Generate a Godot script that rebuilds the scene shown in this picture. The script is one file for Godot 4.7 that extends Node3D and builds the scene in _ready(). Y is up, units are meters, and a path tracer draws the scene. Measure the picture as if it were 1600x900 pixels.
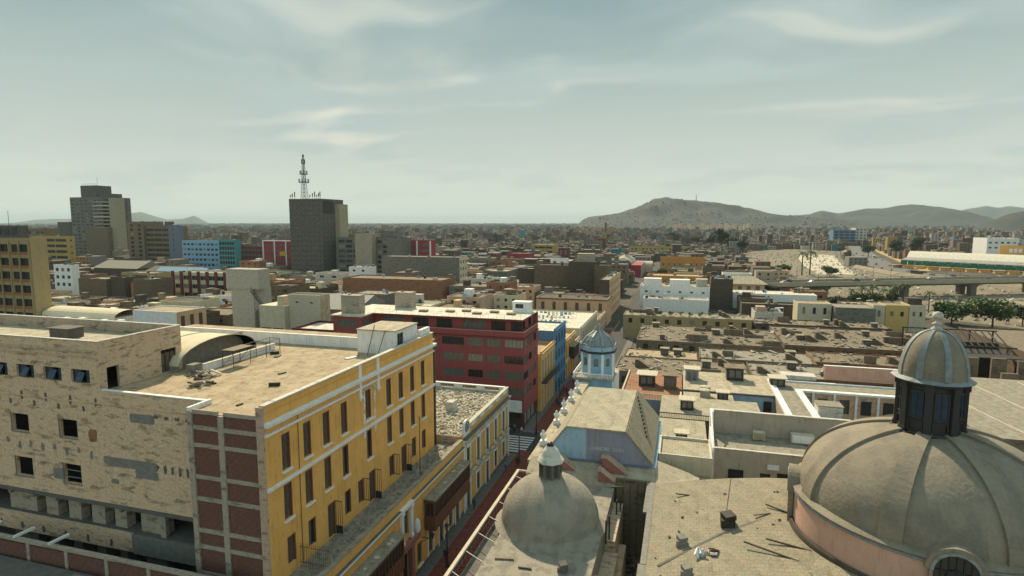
extends Node3D
# A city seen from a church tower. World frame: the street runs along -Z, x to its right, y up, metres.
# Positions are written as (x, y, d) with d = distance along the street (z = -d).

class MB:
	var v := PackedVector3Array()
	var n := PackedVector3Array()
	var c := PackedColorArray()
	var col := Color(1, 1, 1)
	var use_col := false
	var xf := Transform3D.IDENTITY
	func tri(a: Vector3, b: Vector3, e: Vector3) -> void:   # a, b, e counter-clockwise seen from outside
		a = xf * a; b = xf * b; e = xf * e
		var m := (b - a).cross(e - a).normalized()
		v.push_back(a); v.push_back(e); v.push_back(b)
		n.push_back(m); n.push_back(m); n.push_back(m)
		if use_col:
			c.push_back(col); c.push_back(col); c.push_back(col)
	func trin(a: Vector3, b: Vector3, e: Vector3, na: Vector3, nb: Vector3, ne: Vector3) -> void:
		v.push_back(xf * a); v.push_back(xf * e); v.push_back(xf * b)
		n.push_back((xf.basis * na).normalized()); n.push_back((xf.basis * ne).normalized()); n.push_back((xf.basis * nb).normalized())
		if use_col:
			c.push_back(col); c.push_back(col); c.push_back(col)
	func quad(a: Vector3, b: Vector3, e: Vector3, f: Vector3) -> void:
		tri(a, b, e); tri(a, e, f)
	func box(lo: Vector3, hi: Vector3, bottom := true) -> void:
		var p := [Vector3(lo.x, lo.y, hi.z), Vector3(hi.x, lo.y, hi.z), Vector3(hi.x, hi.y, hi.z), Vector3(lo.x, hi.y, hi.z), Vector3(lo.x, lo.y, lo.z), Vector3(hi.x, lo.y, lo.z), Vector3(hi.x, hi.y, lo.z), Vector3(lo.x, hi.y, lo.z)]
		quad(p[0], p[1], p[2], p[3]); quad(p[5], p[4], p[7], p[6]); quad(p[1], p[5], p[6], p[2])
		quad(p[4], p[0], p[3], p[7]); quad(p[3], p[2], p[6], p[7])
		if bottom: quad(p[4], p[5], p[1], p[0])
	func bx(x0: float, x1: float, y0: float, y1: float, d0: float, d1: float, bottom := true) -> void:
		box(Vector3(minf(x0, x1), minf(y0, y1), -maxf(d0, d1)), Vector3(maxf(x0, x1), maxf(y0, y1), -minf(d0, d1)), bottom)
	func prism(pts: Array, dir: Vector3) -> void:   # convex outline pts, counter-clockwise seen from the -dir side... closed along dir
		var k := pts.size()
		for i in range(1, k - 1):
			tri(pts[0], pts[i], pts[i + 1])
			tri(pts[0] + dir, pts[i + 1] + dir, pts[i] + dir)
		for i in k:
			var a: Vector3 = pts[i]; var b: Vector3 = pts[(i + 1) % k]
			quad(b, a, a + dir, b + dir)
	func bar(a: Vector3, b: Vector3, r: float, r2 := -1.0, s := 6) -> void:
		if r2 < 0.0: r2 = r
		var w := (b - a).normalized()
		var p := w.cross(Vector3.UP if absf(w.y) < 0.9 else Vector3.RIGHT).normalized(); var q := w.cross(p)
		for i in s:
			var t0 := TAU * i / s; var t1 := TAU * (i + 1) / s
			var n0 := p * cos(t0) + q * sin(t0); var n1 := p * cos(t1) + q * sin(t1)
			trin(a + n0 * r, a + n1 * r, b + n1 * r2, n0, n1, n1); trin(a + n0 * r, b + n1 * r2, b + n0 * r2, n0, n1, n0)
			tri(b, b + n0 * r2, b + n1 * r2); tri(a, a + n1 * r, a + n0 * r)
	func beam(a: Vector3, b: Vector3, w: float, h: float) -> void:
		var f := (b - a); var l := f.length(); f /= l
		var s := f.cross(Vector3.UP if absf(f.y) < 0.95 else Vector3.RIGHT).normalized(); var u := s.cross(f)
		var o := xf
		xf = o * Transform3D(Basis(s, u, -f), a)
		box(Vector3(-w / 2, -h / 2, -l), Vector3(w / 2, h / 2, 0))
		xf = o
	func lathe(at: Vector3, prof: Array, s := 24, a0 := 0.0, a1 := TAU, smooth := true) -> void:   # prof: Vector2(radius, y) upwards
		for j in range(prof.size() - 1):
			var p: Vector2 = prof[j]; var q: Vector2 = prof[j + 1]
			var np := _pn(prof, j, smooth); var nq := _pn(prof, j + 1, smooth)
			if not smooth:
				np = Vector2(q.y - p.y, p.x - q.x).normalized(); nq = np
			for i in s:
				var t0 := a0 + (a1 - a0) * i / s; var t1 := a0 + (a1 - a0) * (i + 1) / s
				var e0 := Vector3(sin(t0), 0, cos(t0)); var e1 := Vector3(sin(t1), 0, cos(t1))
				var a := at + e0 * p.x + Vector3(0, p.y, 0); var b := at + e1 * p.x + Vector3(0, p.y, 0)
				var cc := at + e1 * q.x + Vector3(0, q.y, 0); var dd := at + e0 * q.x + Vector3(0, q.y, 0)
				if p.x > 0.0001: trin(a, b, cc, e0 * np.x + Vector3(0, np.y, 0), e1 * np.x + Vector3(0, np.y, 0), e1 * nq.x + Vector3(0, nq.y, 0))
				if q.x > 0.0001: trin(a, cc, dd, e0 * np.x + Vector3(0, np.y, 0), e1 * nq.x + Vector3(0, nq.y, 0), e0 * nq.x + Vector3(0, nq.y, 0))
	func _pn(prof: Array, j: int, _s: bool) -> Vector2:
		var a: Vector2 = prof[maxi(j - 1, 0)]; var b: Vector2 = prof[mini(j + 1, prof.size() - 1)]
		return Vector2(b.y - a.y, a.x - b.x).normalized()
	# a wall of width w and height h from o along u, with rectangular holes [x, y, w, h] and reveals rec deep
	func wall(o: Vector3, u: Vector3, w: float, h: float, holes: Array, rec := 0.25) -> void:
		var up := Vector3.UP; var nn := u.cross(up)
		var ys := [0.0, h]
		for r in holes:
			ys.append(clampf(r[1], 0, h)); ys.append(clampf(r[1] + r[3], 0, h))
		ys.sort()
		for j in range(ys.size() - 1):
			var y0: float = ys[j]; var y1: float = ys[j + 1]
			if y1 - y0 < 0.001: continue
			var cuts := []
			for r in holes:
				if r[1] < y1 - 0.0005 and r[1] + r[3] > y0 + 0.0005: cuts.append([r[0], r[0] + r[2]])
			cuts.sort_custom(func(a, b): return a[0] < b[0])
			var x := 0.0
			for k in cuts:
				if k[0] > x: quad(o + u * x + up * y0, o + u * k[0] + up * y0, o + u * k[0] + up * y1, o + u * x + up * y1)
				x = maxf(x, k[1])
			if x < w: quad(o + u * x + up * y0, o + u * w + up * y0, o + u * w + up * y1, o + u * x + up * y1)
		for r in holes:
			var a: Vector3 = o + u * r[0] + up * r[1]; var b: Vector3 = a + u * r[2]; var t: Vector3 = up * r[3]; var i := nn * -rec
			quad(a, b, b + i, a + i); quad(a + t + i, b + t + i, b + t, a + t)
			quad(a + i, a + t + i, a + t, a); quad(b, b + t, b + t + i, b + i)
	func mesh(m: Material = null) -> ArrayMesh:
		var am := ArrayMesh.new()
		if v.is_empty(): return am
		add_to(am, m)
		return am
	func add_to(am: ArrayMesh, m: Material) -> void:
		var a := []; a.resize(Mesh.ARRAY_MAX)
		a[Mesh.ARRAY_VERTEX] = v; a[Mesh.ARRAY_NORMAL] = n
		if use_col: a[Mesh.ARRAY_COLOR] = c
		am.add_surface_from_arrays(Mesh.PRIMITIVE_TRIANGLES, a)
		if m: am.surface_set_material(am.get_surface_count() - 1, m)

var taken := {}
var reserved := []      # [x0, x1, d0, d1] footprints that the house filler keeps clear
var rng := RandomNumberGenerator.new()

func V(x: float, y: float, d: float) -> Vector3: return Vector3(x, y, -d)
func numbered(s: String) -> String:
	var k: int = taken.get(s, 0); taken[s] = k + 1
	return s if k == 0 else "%s_%03d" % [s, k]
func thing(called: String, label: String, category: String, at: Vector3, group := "") -> Node3D:
	var o := Node3D.new(); o.name = numbered(called); o.position = at; add_child(o)
	o.set_meta("label", label); o.set_meta("category", category)
	if group != "": o.set_meta("group", group)
	return o
func copy_of(src: Node3D, label: String, at: Vector3, turn := 0.0, group := "") -> Node3D:
	var o: Node3D = src.duplicate(); o.name = numbered(str(src.name).rstrip("0123456789").rstrip("_")); add_child(o)
	o.position = at; o.rotation.y = turn; o.set_meta("label", label)
	if group != "": o.set_meta("group", group)
	return o
# a part of thing t, its mesh given in world coordinates
func part(t: Node3D, called: String, b: MB, m: Material) -> MeshInstance3D:
	return put(t, called, b.mesh(m), -t.position)
# a part in the thing's own coordinates
func lpart(t: Node3D, called: String, b: MB, m: Material) -> MeshInstance3D:
	return put(t, called, b.mesh(m), Vector3.ZERO)
func put(t: Node3D, called: String, me: Mesh, at: Vector3) -> MeshInstance3D:
	var o := MeshInstance3D.new(); o.name = called; o.mesh = me; o.position = at
	t.add_child(o, true)
	return o
func struct(called: String, b: MB, m: Material) -> MeshInstance3D:
	var o := MeshInstance3D.new(); o.name = numbered(called); o.mesh = b.mesh(m); add_child(o)
	o.set_meta("kind", "structure")
	return o
func stuff(called: String, b: MB, m: Material, label: String, category: String) -> MeshInstance3D:
	var o := MeshInstance3D.new(); o.name = numbered(called); o.mesh = b.mesh(m); add_child(o)
	o.set_meta("kind", "stuff"); o.set_meta("label", label); o.set_meta("category", category)
	return o

# ---------------------------------------------------------------- materials
var TX := {}
var NM := {}
var MT := {}
func noise_img(s: int, freq: float, oct: int, kind := FastNoiseLite.TYPE_SIMPLEX_SMOOTH, sd := 1) -> Image:
	var f := FastNoiseLite.new(); f.noise_type = kind; f.frequency = freq; f.fractal_octaves = oct; f.seed = sd
	f.fractal_type = FastNoiseLite.FRACTAL_FBM
	return f.get_seamless_image(s, s, false, false, 0.25)
# a strip of noise and its mirror image pulled out to a full square: streaks that still tile
func stretched(im: Image, r: Rect2i, sideways: bool) -> Image:
	var a := im.get_region(r); var f: Image = a.duplicate()
	if sideways: f.flip_x()
	else: f.flip_y()
	var o := Image.create_empty(r.size.x * (2 if sideways else 1), r.size.y * (1 if sideways else 2), false, a.get_format())
	o.blit_rect(a, Rect2i(Vector2i.ZERO, r.size), Vector2i.ZERO)
	o.blit_rect(f, Rect2i(Vector2i.ZERO, r.size), Vector2i(r.size.x, 0) if sideways else Vector2i(0, r.size.y))
	o.resize(512, 512, Image.INTERPOLATE_CUBIC)
	return o
# texture from a function of (i, j, noise bytes...) -> Color
func tex(key: String, s: int, fn: Callable, layers: Array) -> void:
	var data := []
	for l in layers: data.append(l.get_data())
	var out := PackedByteArray(); out.resize(s * s * 3)
	var k := 0; var p := 0
	for j in s:
		for i in s:
			var c: Color = fn.call(i, j, p, data).linear_to_srgb()   # the patterns below are linear shares of the base colour
			out[k] = clampi(int(c.r * 255.0), 0, 255); out[k + 1] = clampi(int(c.g * 255.0), 0, 255); out[k + 2] = clampi(int(c.b * 255.0), 0, 255)
			k += 3; p += 1
	var im := Image.create_from_data(s, s, false, Image.FORMAT_RGB8, out)
	im.generate_mipmaps()
	TX[key] = ImageTexture.create_from_image(im)
func normal_of(key: String, im: Image, st: float) -> void:
	var c: Image = im.duplicate(); c.convert(Image.FORMAT_RGBA8); c.bump_map_to_normal_map(st); c.generate_mipmaps()
	NM[key] = ImageTexture.create_from_image(c)
func srgb(r: float, g: float, b: float) -> Color: return Color(r, g, b).linear_to_srgb()
# key, linear colour, texture key, metres per texture repeat, roughness, normal key, normal strength
func mat(key: String, c: Color, t := "", size := 4.0, rough := 0.9, nk := "", ns := 0.6) -> StandardMaterial3D:
	var m := StandardMaterial3D.new(); m.albedo_color = c.linear_to_srgb(); m.roughness = rough
	if t != "": m.albedo_texture = TX[t]
	if nk != "":
		m.normal_enabled = true; m.normal_texture = NM[nk]; m.normal_scale = ns
	if t != "" or nk != "":
		m.uv1_triplanar = true; m.uv1_world_triplanar = true; m.uv1_scale = Vector3.ONE / size
	MT[key] = m
	return m
func L(r: float, g: float, b: float) -> Color: return Color(r, g, b)

func make_textures() -> void:
	var a := noise_img(512, 0.006, 5, FastNoiseLite.TYPE_SIMPLEX_SMOOTH, 3)
	var b := noise_img(512, 0.05, 4, FastNoiseLite.TYPE_SIMPLEX_SMOOTH, 7)
	var g := noise_img(512, 0.3, 2, FastNoiseLite.TYPE_SIMPLEX, 9)
	var cell := noise_img(512, 0.02, 3, FastNoiseLite.TYPE_PERLIN, 12)
	# stretched copies: streaks down a wall, trowel marks along it
	var down := stretched(noise_img(512, 0.022, 4, FastNoiseLite.TYPE_SIMPLEX_SMOOTH, 33), Rect2i(0, 200, 512, 40), false)
	var along := stretched(noise_img(512, 0.03, 5, FastNoiseLite.TYPE_SIMPLEX_SMOOTH, 44), Rect2i(0, 0, 70, 512), true)
	var mott := func(_i, _j, p, d):
		var x: float = 0.82 + (d[0][p] - 128) / 128.0 * 0.2 + (d[1][p] - 128) / 128.0 * 0.14 + (d[2][p] - 128) / 128.0 * 0.08
		return Color(x, x * 0.99, x * 0.97)
	tex("mottle", 512, mott, [a, b, g])
	var paint := func(_i, _j, p, d):
		var s: float = clampf((d[3][p] - 145) / 80.0, 0, 1)
		var x: float = 0.93 + (d[0][p] - 128) / 128.0 * 0.09 + (d[1][p] - 128) / 128.0 * 0.06 - s * 0.24 + (d[2][p] - 128) / 128.0 * 0.05
		return Color(x, x * (1.0 - s * 0.02), x * (1.0 - s * 0.06))
	tex("paint", 512, paint, [a, b, g, down])
	var dirt := func(_i, _j, p, d):
		var s: float = clampf((d[0][p] - 110) / 70.0, 0, 1); var e: float = clampf((d[3][p] - 140) / 50.0, 0, 1)
		var x: float = 0.78 + s * 0.17 - e * 0.22 + (d[1][p] - 128) / 128.0 * 0.17 + (d[2][p] - 128) / 128.0 * 0.12
		return Color(x, x * (0.965 + s * 0.03), x * (0.9 + s * 0.06))
	tex("dirt", 512, dirt, [a, b, g, cell])
	var plas := func(_i, _j, p, d):
		# old plaster: sparse long smudges, hairline cracks, a few drips
		var sm: float = clampf((d[3][p] - 138) / 40.0, 0, 1) * clampf((d[0][p] - 92) / 60.0, 0, 1)
		var ln: float = clampf(1.0 - absf(d[5][p] - 128) / 3.0, 0, 1) * clampf((d[0][p] - 110) / 40.0, 0, 1)
		var s: float = clampf((d[4][p] - 168) / 40.0, 0, 1); var e: float = clampf((d[5][p] - 150) / 40.0, 0, 1)
		var x: float = 0.93 - sm * 0.40 - ln * 0.25 - s * 0.16 - e * 0.14 + (d[1][p] - 128) / 128.0 * 0.13 + (d[2][p] - 128) / 128.0 * 0.12
		return Color(x, x * (0.97 + e * 0.03), x * (0.91 + e * 0.08 - sm * 0.06))
	tex("plaster", 512, plas, [a, b, g, along, down, cell])
	var worn := func(_i, _j, p, d):
		# weathered cement skin: patches, hairline cracks, pale specks, faint drips
		var ln: float = clampf(1.0 - absf(d[3][p] - 128) / 2.6, 0, 1); var e: float = clampf((d[0][p] - 120) / 50.0, 0, 1); var s: float = clampf((d[4][p] - 150) / 60.0, 0, 1); var sp: float = 0.22 if d[2][p] > 212 else 0.0
		var x: float = 0.92 - ln * 0.3 - e * 0.24 - s * 0.14 + sp + (d[1][p] - 128) / 128.0 * 0.12 + (d[2][p] - 128) / 128.0 * 0.06
		return Color(x, x * 0.985, x * (0.95 + e * 0.03))
	tex("worn", 512, worn, [a, b, g, cell, down])
	var brick := func(i, j, p, d):
		var row: int = j / 16; var ii: int = (i + (row % 2) * 16) % 512; var inb: bool = (j % 16) >= 2 and (ii % 32) >= 2
		var idx: int = (row * 37 + (ii / 32) * 91) % 17
		var x: float = 0.8 + idx / 17.0 * 0.25 - 0.12 + (d[1][p] - 128) / 128.0 * 0.18 + (d[2][p] - 128) / 128.0 * 0.12
		var e: float = clampf((d[3][p] - 160) / 40.0, 0, 1) * 0.5
		var k: Color = Color(0.80 * x, 0.42 * x, 0.31 * x) if inb else Color(0.62, 0.53, 0.44) * (0.85 + (d[1][p] - 128) / 200.0)
		return k.lerp(Color(0.8, 0.75, 0.68), e * 0.6)
	tex("brick", 512, brick, [a, b, g, cell])
	var tile := func(i, j, p, d):
		var row: int = j / 32; var ii: int = (i + (row % 2) * 13) % 512; var ti: int = ii / 32
		var idx: int = ((row * 53 + ti * 29) * 7) % 23
		var edge: bool = (j % 32) < 2 or (ii % 32) < 2
		var x: float = 0.78 + idx / 23.0 * 0.17 + (d[0][p] - 128) / 128.0 * 0.12 + (d[1][p] - 128) / 128.0 * 0.12 + (d[2][p] - 128) / 128.0 * 0.1
		var e: float = clampf((d[3][p] - 150) / 60.0, 0, 1)
		if edge and d[1][p] > 84: x *= 0.5
		x *= 1.0 - e * 0.22
		var warm: float = 0.06 if idx > 19 else 0.0
		return Color(x * (1.0 + warm), x * (0.97 - warm * 0.6), x * (0.88 - warm))
	tex("tile", 512, tile, [a, b, g, cell])
	var wood := func(i, j, p, d):
		var x: float = 0.75 + (d[3][p] - 128) / 128.0 * 0.3 + (d[2][p] - 128) / 128.0 * 0.1
		if (i % 64) < 2: x *= 0.55
		return Color(x, x * 0.95, x * 0.9)
	tex("wood", 512, wood, [a, b, g, down])
	var city := func(_i, _j, p, d):
		var s: float = clampf((d[2][p] - 150) / 30.0, 0, 1); var e: float = clampf((110 - d[1][p]) / 40.0, 0, 1)
		var x: float = 0.5 + (d[0][p] - 128) / 128.0 * 0.2 + s * 0.4 - e * 0.3
		return Color(x, x * 0.96, x * 0.88)
	tex("city", 512, city, [a, b, g])
	var rock := func(_i, _j, p, d):
		var x: float = 0.7 + (d[0][p] - 128) / 128.0 * 0.25 + (d[1][p] - 128) / 128.0 * 0.3 + (d[2][p] - 128) / 128.0 * 0.2
		return Color(x, x * 0.97, x * 0.92)
	tex("rock", 512, rock, [a, b, g])
	var cor := Image.create_empty(64, 64, false, Image.FORMAT_RGB8)
	for i in 64:
		var h := 0.5 + 0.5 * sin(TAU * i / 16.0)
		for j in 64: cor.set_pixel(i, j, Color(h, h, h))
	normal_of("corr", cor, 6.0)
	normal_of("rough", b, 7.0); normal_of("fine", g, 4.0)

func make_materials() -> void:
	# ---- masonry
	mat("ruin", L(0.78, 0.55, 0.375), "plaster", 10.0, 0.95, "rough", 0.6)
	mat("ruin_grey", L(0.62, 0.48, 0.35), "plaster", 6.0, 0.95, "rough", 0.6)
	mat("cement", L(0.27, 0.255, 0.22), "mottle", 2.6, 0.95, "rough", 0.4)
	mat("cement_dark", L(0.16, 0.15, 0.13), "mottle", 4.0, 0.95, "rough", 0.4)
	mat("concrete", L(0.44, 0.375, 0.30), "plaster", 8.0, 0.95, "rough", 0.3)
	mat("pale_cement", L(0.46, 0.43, 0.365), "mottle", 3.0, 0.95, "rough", 0.2)
	mat("brick", L(0.27, 0.205, 0.19), "brick", 4.0, 0.95, "rough", 0.5)
	mat("yellow", L(0.80, 0.43, 0.115), "paint", 7.0, 0.9, "rough", 0.12)
	mat("yellow2", L(0.74, 0.40, 0.10), "paint", 5.0, 0.9, "rough", 0.12)
	mat("white", L(0.84, 0.83, 0.80), "paint", 5.0, 0.85, "rough", 0.12)
	mat("white_old", L(0.62, 0.60, 0.55), "plaster", 6.0, 0.9)
	mat("pinkish", L(0.56, 0.40, 0.30), "plaster", 6.0, 0.9)
	mat("pink", L(0.60, 0.37, 0.28), "paint", 6.0, 0.9)
	mat("pink_deep", L(0.34, 0.14, 0.11), "paint", 6.0, 0.9)
	mat("straw", L(0.66, 0.44, 0.15), "paint", 6.0, 0.9)
	mat("peach", L(0.66, 0.43, 0.26), "paint", 6.0, 0.9)
	mat("cream", L(0.62, 0.55, 0.38), "paint", 6.0, 0.9)
	mat("beige", L(0.46, 0.395, 0.31), "paint", 8.0, 0.9)
	mat("red", L(0.31, 0.074, 0.07), "paint", 8.0, 0.85)
	mat("crimson", L(0.33, 0.04, 0.055), "paint", 8.0, 0.85)
	mat("maroon", L(0.15, 0.035, 0.035), "paint", 8.0, 0.9)
	mat("sky_blue", L(0.26, 0.45, 0.62), "paint", 6.0, 0.85)
	mat("pale_blue", L(0.34, 0.50, 0.62), "paint", 8.0, 0.9)
	mat("blue", L(0.10, 0.22, 0.36), "paint", 6.0, 0.85)
	mat("lilac", L(0.28, 0.29, 0.36), "paint", 8.0, 0.9)
	mat("teal", L(0.07, 0.30, 0.33), "paint", 6.0, 0.85)
	mat("tan", L(0.40, 0.30, 0.15), "paint", 8.0, 0.9)
	mat("mustard", L(0.47, 0.33, 0.10), "paint", 8.0, 0.9)
	mat("orange", L(0.55, 0.25, 0.06), "paint", 8.0, 0.9)
	mat("rust", L(0.35, 0.15, 0.05), "paint", 8.0, 0.9)
	mat("grey", L(0.20, 0.19, 0.17), "plaster", 12.0, 0.95)
	mat("grey_dark", L(0.14, 0.132, 0.12), "plaster", 12.0, 0.95)
	mat("slate_blue", L(0.17, 0.20, 0.26), "paint", 9.0, 0.95)
	mat("brown", L(0.17, 0.125, 0.085), "plaster", 10.0, 0.95)
	mat("brown2", L(0.22, 0.17, 0.115), "plaster", 10.0, 0.95)
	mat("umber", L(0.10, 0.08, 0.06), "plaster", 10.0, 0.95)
	mat("khaki", L(0.37, 0.33, 0.23), "paint", 12.0, 0.95)
	mat("terracotta", L(0.33, 0.16, 0.09), "plaster", 10.0, 0.95)
	# ---- roofs and ground
	mat("roof_pale", L(0.50, 0.435, 0.325), "dirt", 7.0, 0.95, "rough", 0.4)
	mat("roof_tan", L(0.46, 0.36, 0.235), "dirt", 9.0, 0.95, "rough", 0.4)
	mat("roof_grey", L(0.33, 0.30, 0.24), "dirt", 6.0, 0.95, "rough", 0.5)
	mat("roof_mud", L(0.245, 0.20, 0.14), "dirt", 8.0, 0.97, "rough", 0.7)
	mat("roof_dark", L(0.11, 0.10, 0.085), "dirt", 6.0, 0.97, "rough", 0.6)
	mat("roof_white", L(0.72, 0.68, 0.58), "dirt", 10.0, 0.9)
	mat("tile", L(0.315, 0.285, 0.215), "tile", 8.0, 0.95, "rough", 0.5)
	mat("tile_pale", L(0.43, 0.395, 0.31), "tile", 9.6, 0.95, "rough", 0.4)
	mat("dome", L(0.285, 0.245, 0.185), "worn", 9.0, 0.9, "rough", 0.25)
	mat("dome2", L(0.33, 0.295, 0.235), "worn", 5.0, 0.92, "rough", 0.6)
	mat("asphalt", L(0.06, 0.06, 0.06), "mottle", 6.0, 0.95, "fine", 0.3)
	mat("pavement", L(0.17, 0.165, 0.155), "mottle", 3.0, 0.95)
	mat("red_paving", L(0.22, 0.055, 0.04), "dirt", 3.0, 0.9)
	mat("paint_white", L(0.75, 0.75, 0.72), "mottle", 3.0, 0.85)
	mat("paint_yellow", L(0.6, 0.42, 0.05), "mottle", 3.0, 0.85)
	mat("sand", L(0.34, 0.28, 0.195), "dirt", 40.0, 0.97, "rough", 0.5)
	mat("gravel", L(0.27, 0.23, 0.165), "dirt", 14.0, 0.97, "rough", 0.9)
	mat("ground", L(0.13, 0.115, 0.09), "city", 160.0, 0.97)
	mat("rock", L(0.038, 0.043, 0.042), "rock", 220.0, 0.97, "rough", 0.5)
	mat("bone", L(0.62, 0.55, 0.42), "mottle", 2.0, 0.9)
	# ---- timber, metal, glass, small stuff
	mat("timber", L(0.21, 0.088, 0.045), "wood", 1.6, 0.75)
	mat("timber_dark", L(0.045, 0.035, 0.028), "wood", 1.6, 0.7)
	mat("timber_red", L(0.26, 0.10, 0.055), "wood", 1.6, 0.7)
	mat("shutter", L(0.17, 0.13, 0.098), "wood", 1.4, 0.7)
	mat("plank", L(0.30, 0.24, 0.16), "wood", 1.2, 0.9)
	mat("iron", L(0.025, 0.025, 0.026), "", 1.0, 0.55)
	mat("steel", L(0.42, 0.42, 0.40), "mottle", 2.0, 0.5).metallic = 0.3
	mat("zinc", L(0.38, 0.40, 0.41), "mottle", 3.0, 0.5).metallic = 0.35
	mat("lead", L(0.27, 0.31, 0.33), "dirt", 3.0, 0.6)
	mat("black_wood", L(0.035, 0.035, 0.037), "mottle", 1.5, 0.5)
	mat("glass", L(0.025, 0.03, 0.034), "", 1.0, 0.12)
	mat("glass_pale", L(0.16, 0.17, 0.16), "mottle", 3.0, 0.15)
	mat("glass_blue", L(0.04, 0.07, 0.12), "mottle", 3.0, 0.12)
	mat("curtain", L(0.40, 0.38, 0.31), "wood", 2.0, 0.6)
	mat("frame", L(0.20, 0.18, 0.15), "mottle", 2.0, 0.8)
	mat("frame_dark", L(0.05, 0.045, 0.04), "mottle", 2.0, 0.8)
	mat("tin", L(0.30, 0.30, 0.28), "dirt", 4.0, 0.6, "corr", 0.8)
	mat("canvas", L(0.66, 0.58, 0.40), "paint", 6.0, 0.9)
	mat("green_cloth", L(0.02, 0.20, 0.12), "paint", 4.0, 0.9)
	mat("bark", L(0.12, 0.09, 0.06), "wood", 1.0, 0.95)
	for k in [["leaf", L(0.07, 0.12, 0.03)], ["leaf_dark", L(0.035, 0.06, 0.022)], ["leaf_bright", L(0.095, 0.145, 0.03)], ["palm_leaf", L(0.09, 0.13, 0.03)]]:
		var m := mat(k[0], k[1], "mottle", 1.5, 0.7); m.cull_mode = BaseMaterial3D.CULL_DISABLED; m.backlight_enabled = true; m.backlight = Color(0.30, 0.36, 0.10)
	var vc := mat("vcol", L(1, 1, 1), "mottle", 9.0, 0.95); vc.vertex_color_use_as_albedo = true
	var vp := mat("vcol_plain", L(1, 1, 1), "", 1.0, 0.9); vp.vertex_color_use_as_albedo = true

# ---------------------------------------------------------------- windows, one shared unit mesh per style
var WM := {}
func unit_window(style: String) -> Mesh:
	if WM.has(style): return WM[style]
	var g := MB.new(); var f := MB.new()
	var gm: Material = MT.glass; var fm: Material = MT.frame
	var nx := 2; var ny := 1; var t := 0.045
	match style:
		"plain": pass
		"one": nx = 1
		"grid": nx = 4; ny = 2; t = 0.025; fm = MT.frame_dark
		"steel": nx = 3; ny = 3; t = 0.03; gm = MT.glass_pale; fm = MT.frame
		"band": nx = 6; ny = 1; t = 0.02; fm = MT.frame_dark
		"pale": nx = 4; ny = 2; t = 0.03; gm = MT.glass_pale; fm = MT.frame
		"curtain": nx = 5; t = 0.02; gm = MT.curtain; fm = MT.frame
		"white": fm = MT.white; t = 0.07
		"open": nx = 1; t = 0.06; fm = MT.frame_dark
		"shutter": nx = 0; gm = MT.shutter; fm = MT.shutter
		"blue": nx = 1; gm = MT.glass_blue; fm = MT.white
	g.box(Vector3(-0.5, -0.5, -0.05), Vector3(0.5, 0.5, 0))
	if style == "shutter":
		for s in [-0.26, 0.26]:
			for r in [[-0.44, -0.04], [0.03, 0.44]]:
				f.box(Vector3(s - 0.2, r[0], 0), Vector3(s + 0.2, r[0] + 0.05, 0.05)); f.box(Vector3(s - 0.2, r[1] - 0.05, 0), Vector3(s + 0.2, r[1], 0.05))
				f.box(Vector3(s - 0.23, r[0] - 0.05, 0), Vector3(s - 0.15, r[1] + 0.05, 0.06)); f.box(Vector3(s + 0.15, r[0] - 0.05, 0), Vector3(s + 0.23, r[1] + 0.05, 0.06))
	if nx > 0:
		for i in nx + 1:
			var x := lerpf(-0.5 + t / 2, 0.5 - t / 2, float(i) / nx); f.box(Vector3(x - t / 2, -0.5, 0), Vector3(x + t / 2, 0.5, 0.07))
		for i in ny + 1:
			var y := lerpf(-0.5 + t / 2, 0.5 - t / 2, float(i) / ny); f.box(Vector3(-0.5, y - t / 2, 0.002), Vector3(0.5, y + t / 2, 0.065))
	var am := ArrayMesh.new(); g.add_to(am, gm)
	if not f.v.is_empty(): f.add_to(am, fm)
	WM[style] = am
	return am
# the window that fills hole r of a wall standing at o along u, set back by rec
func window(t: Node3D, o: Vector3, u: Vector3, r: Array, style: String, rec := 0.2, called := "window") -> MeshInstance3D:
	var w := put(t, called, unit_window(style), Vector3.ZERO)
	var nn := u.cross(Vector3.UP)
	w.transform = Transform3D(Basis(u * float(r[2]), Vector3.UP * float(r[3]), nn), o + u * (r[0] + r[2] / 2.0) + Vector3.UP * (r[1] + r[3] / 2.0) - nn * rec - t.position)
	return w
# a grid of holes over a wall w wide: rows x cols, openings fw x fh of their cell, between y0 and y1
func grid(w: float, y0: float, y1: float, rows: int, cols: int, fw: float, fh: float, m0 := 0.0, m1 := 0.0) -> Array:
	var out := []
	var cw := (w - m0 - m1) / cols; var ch := (y1 - y0) / rows
	for j in rows:
		for i in cols: out.append([m0 + cw * (i + 0.5 - fw / 2), y0 + ch * (j + 0.5 - fh / 2), cw * fw, ch * fh])
	return out
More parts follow.
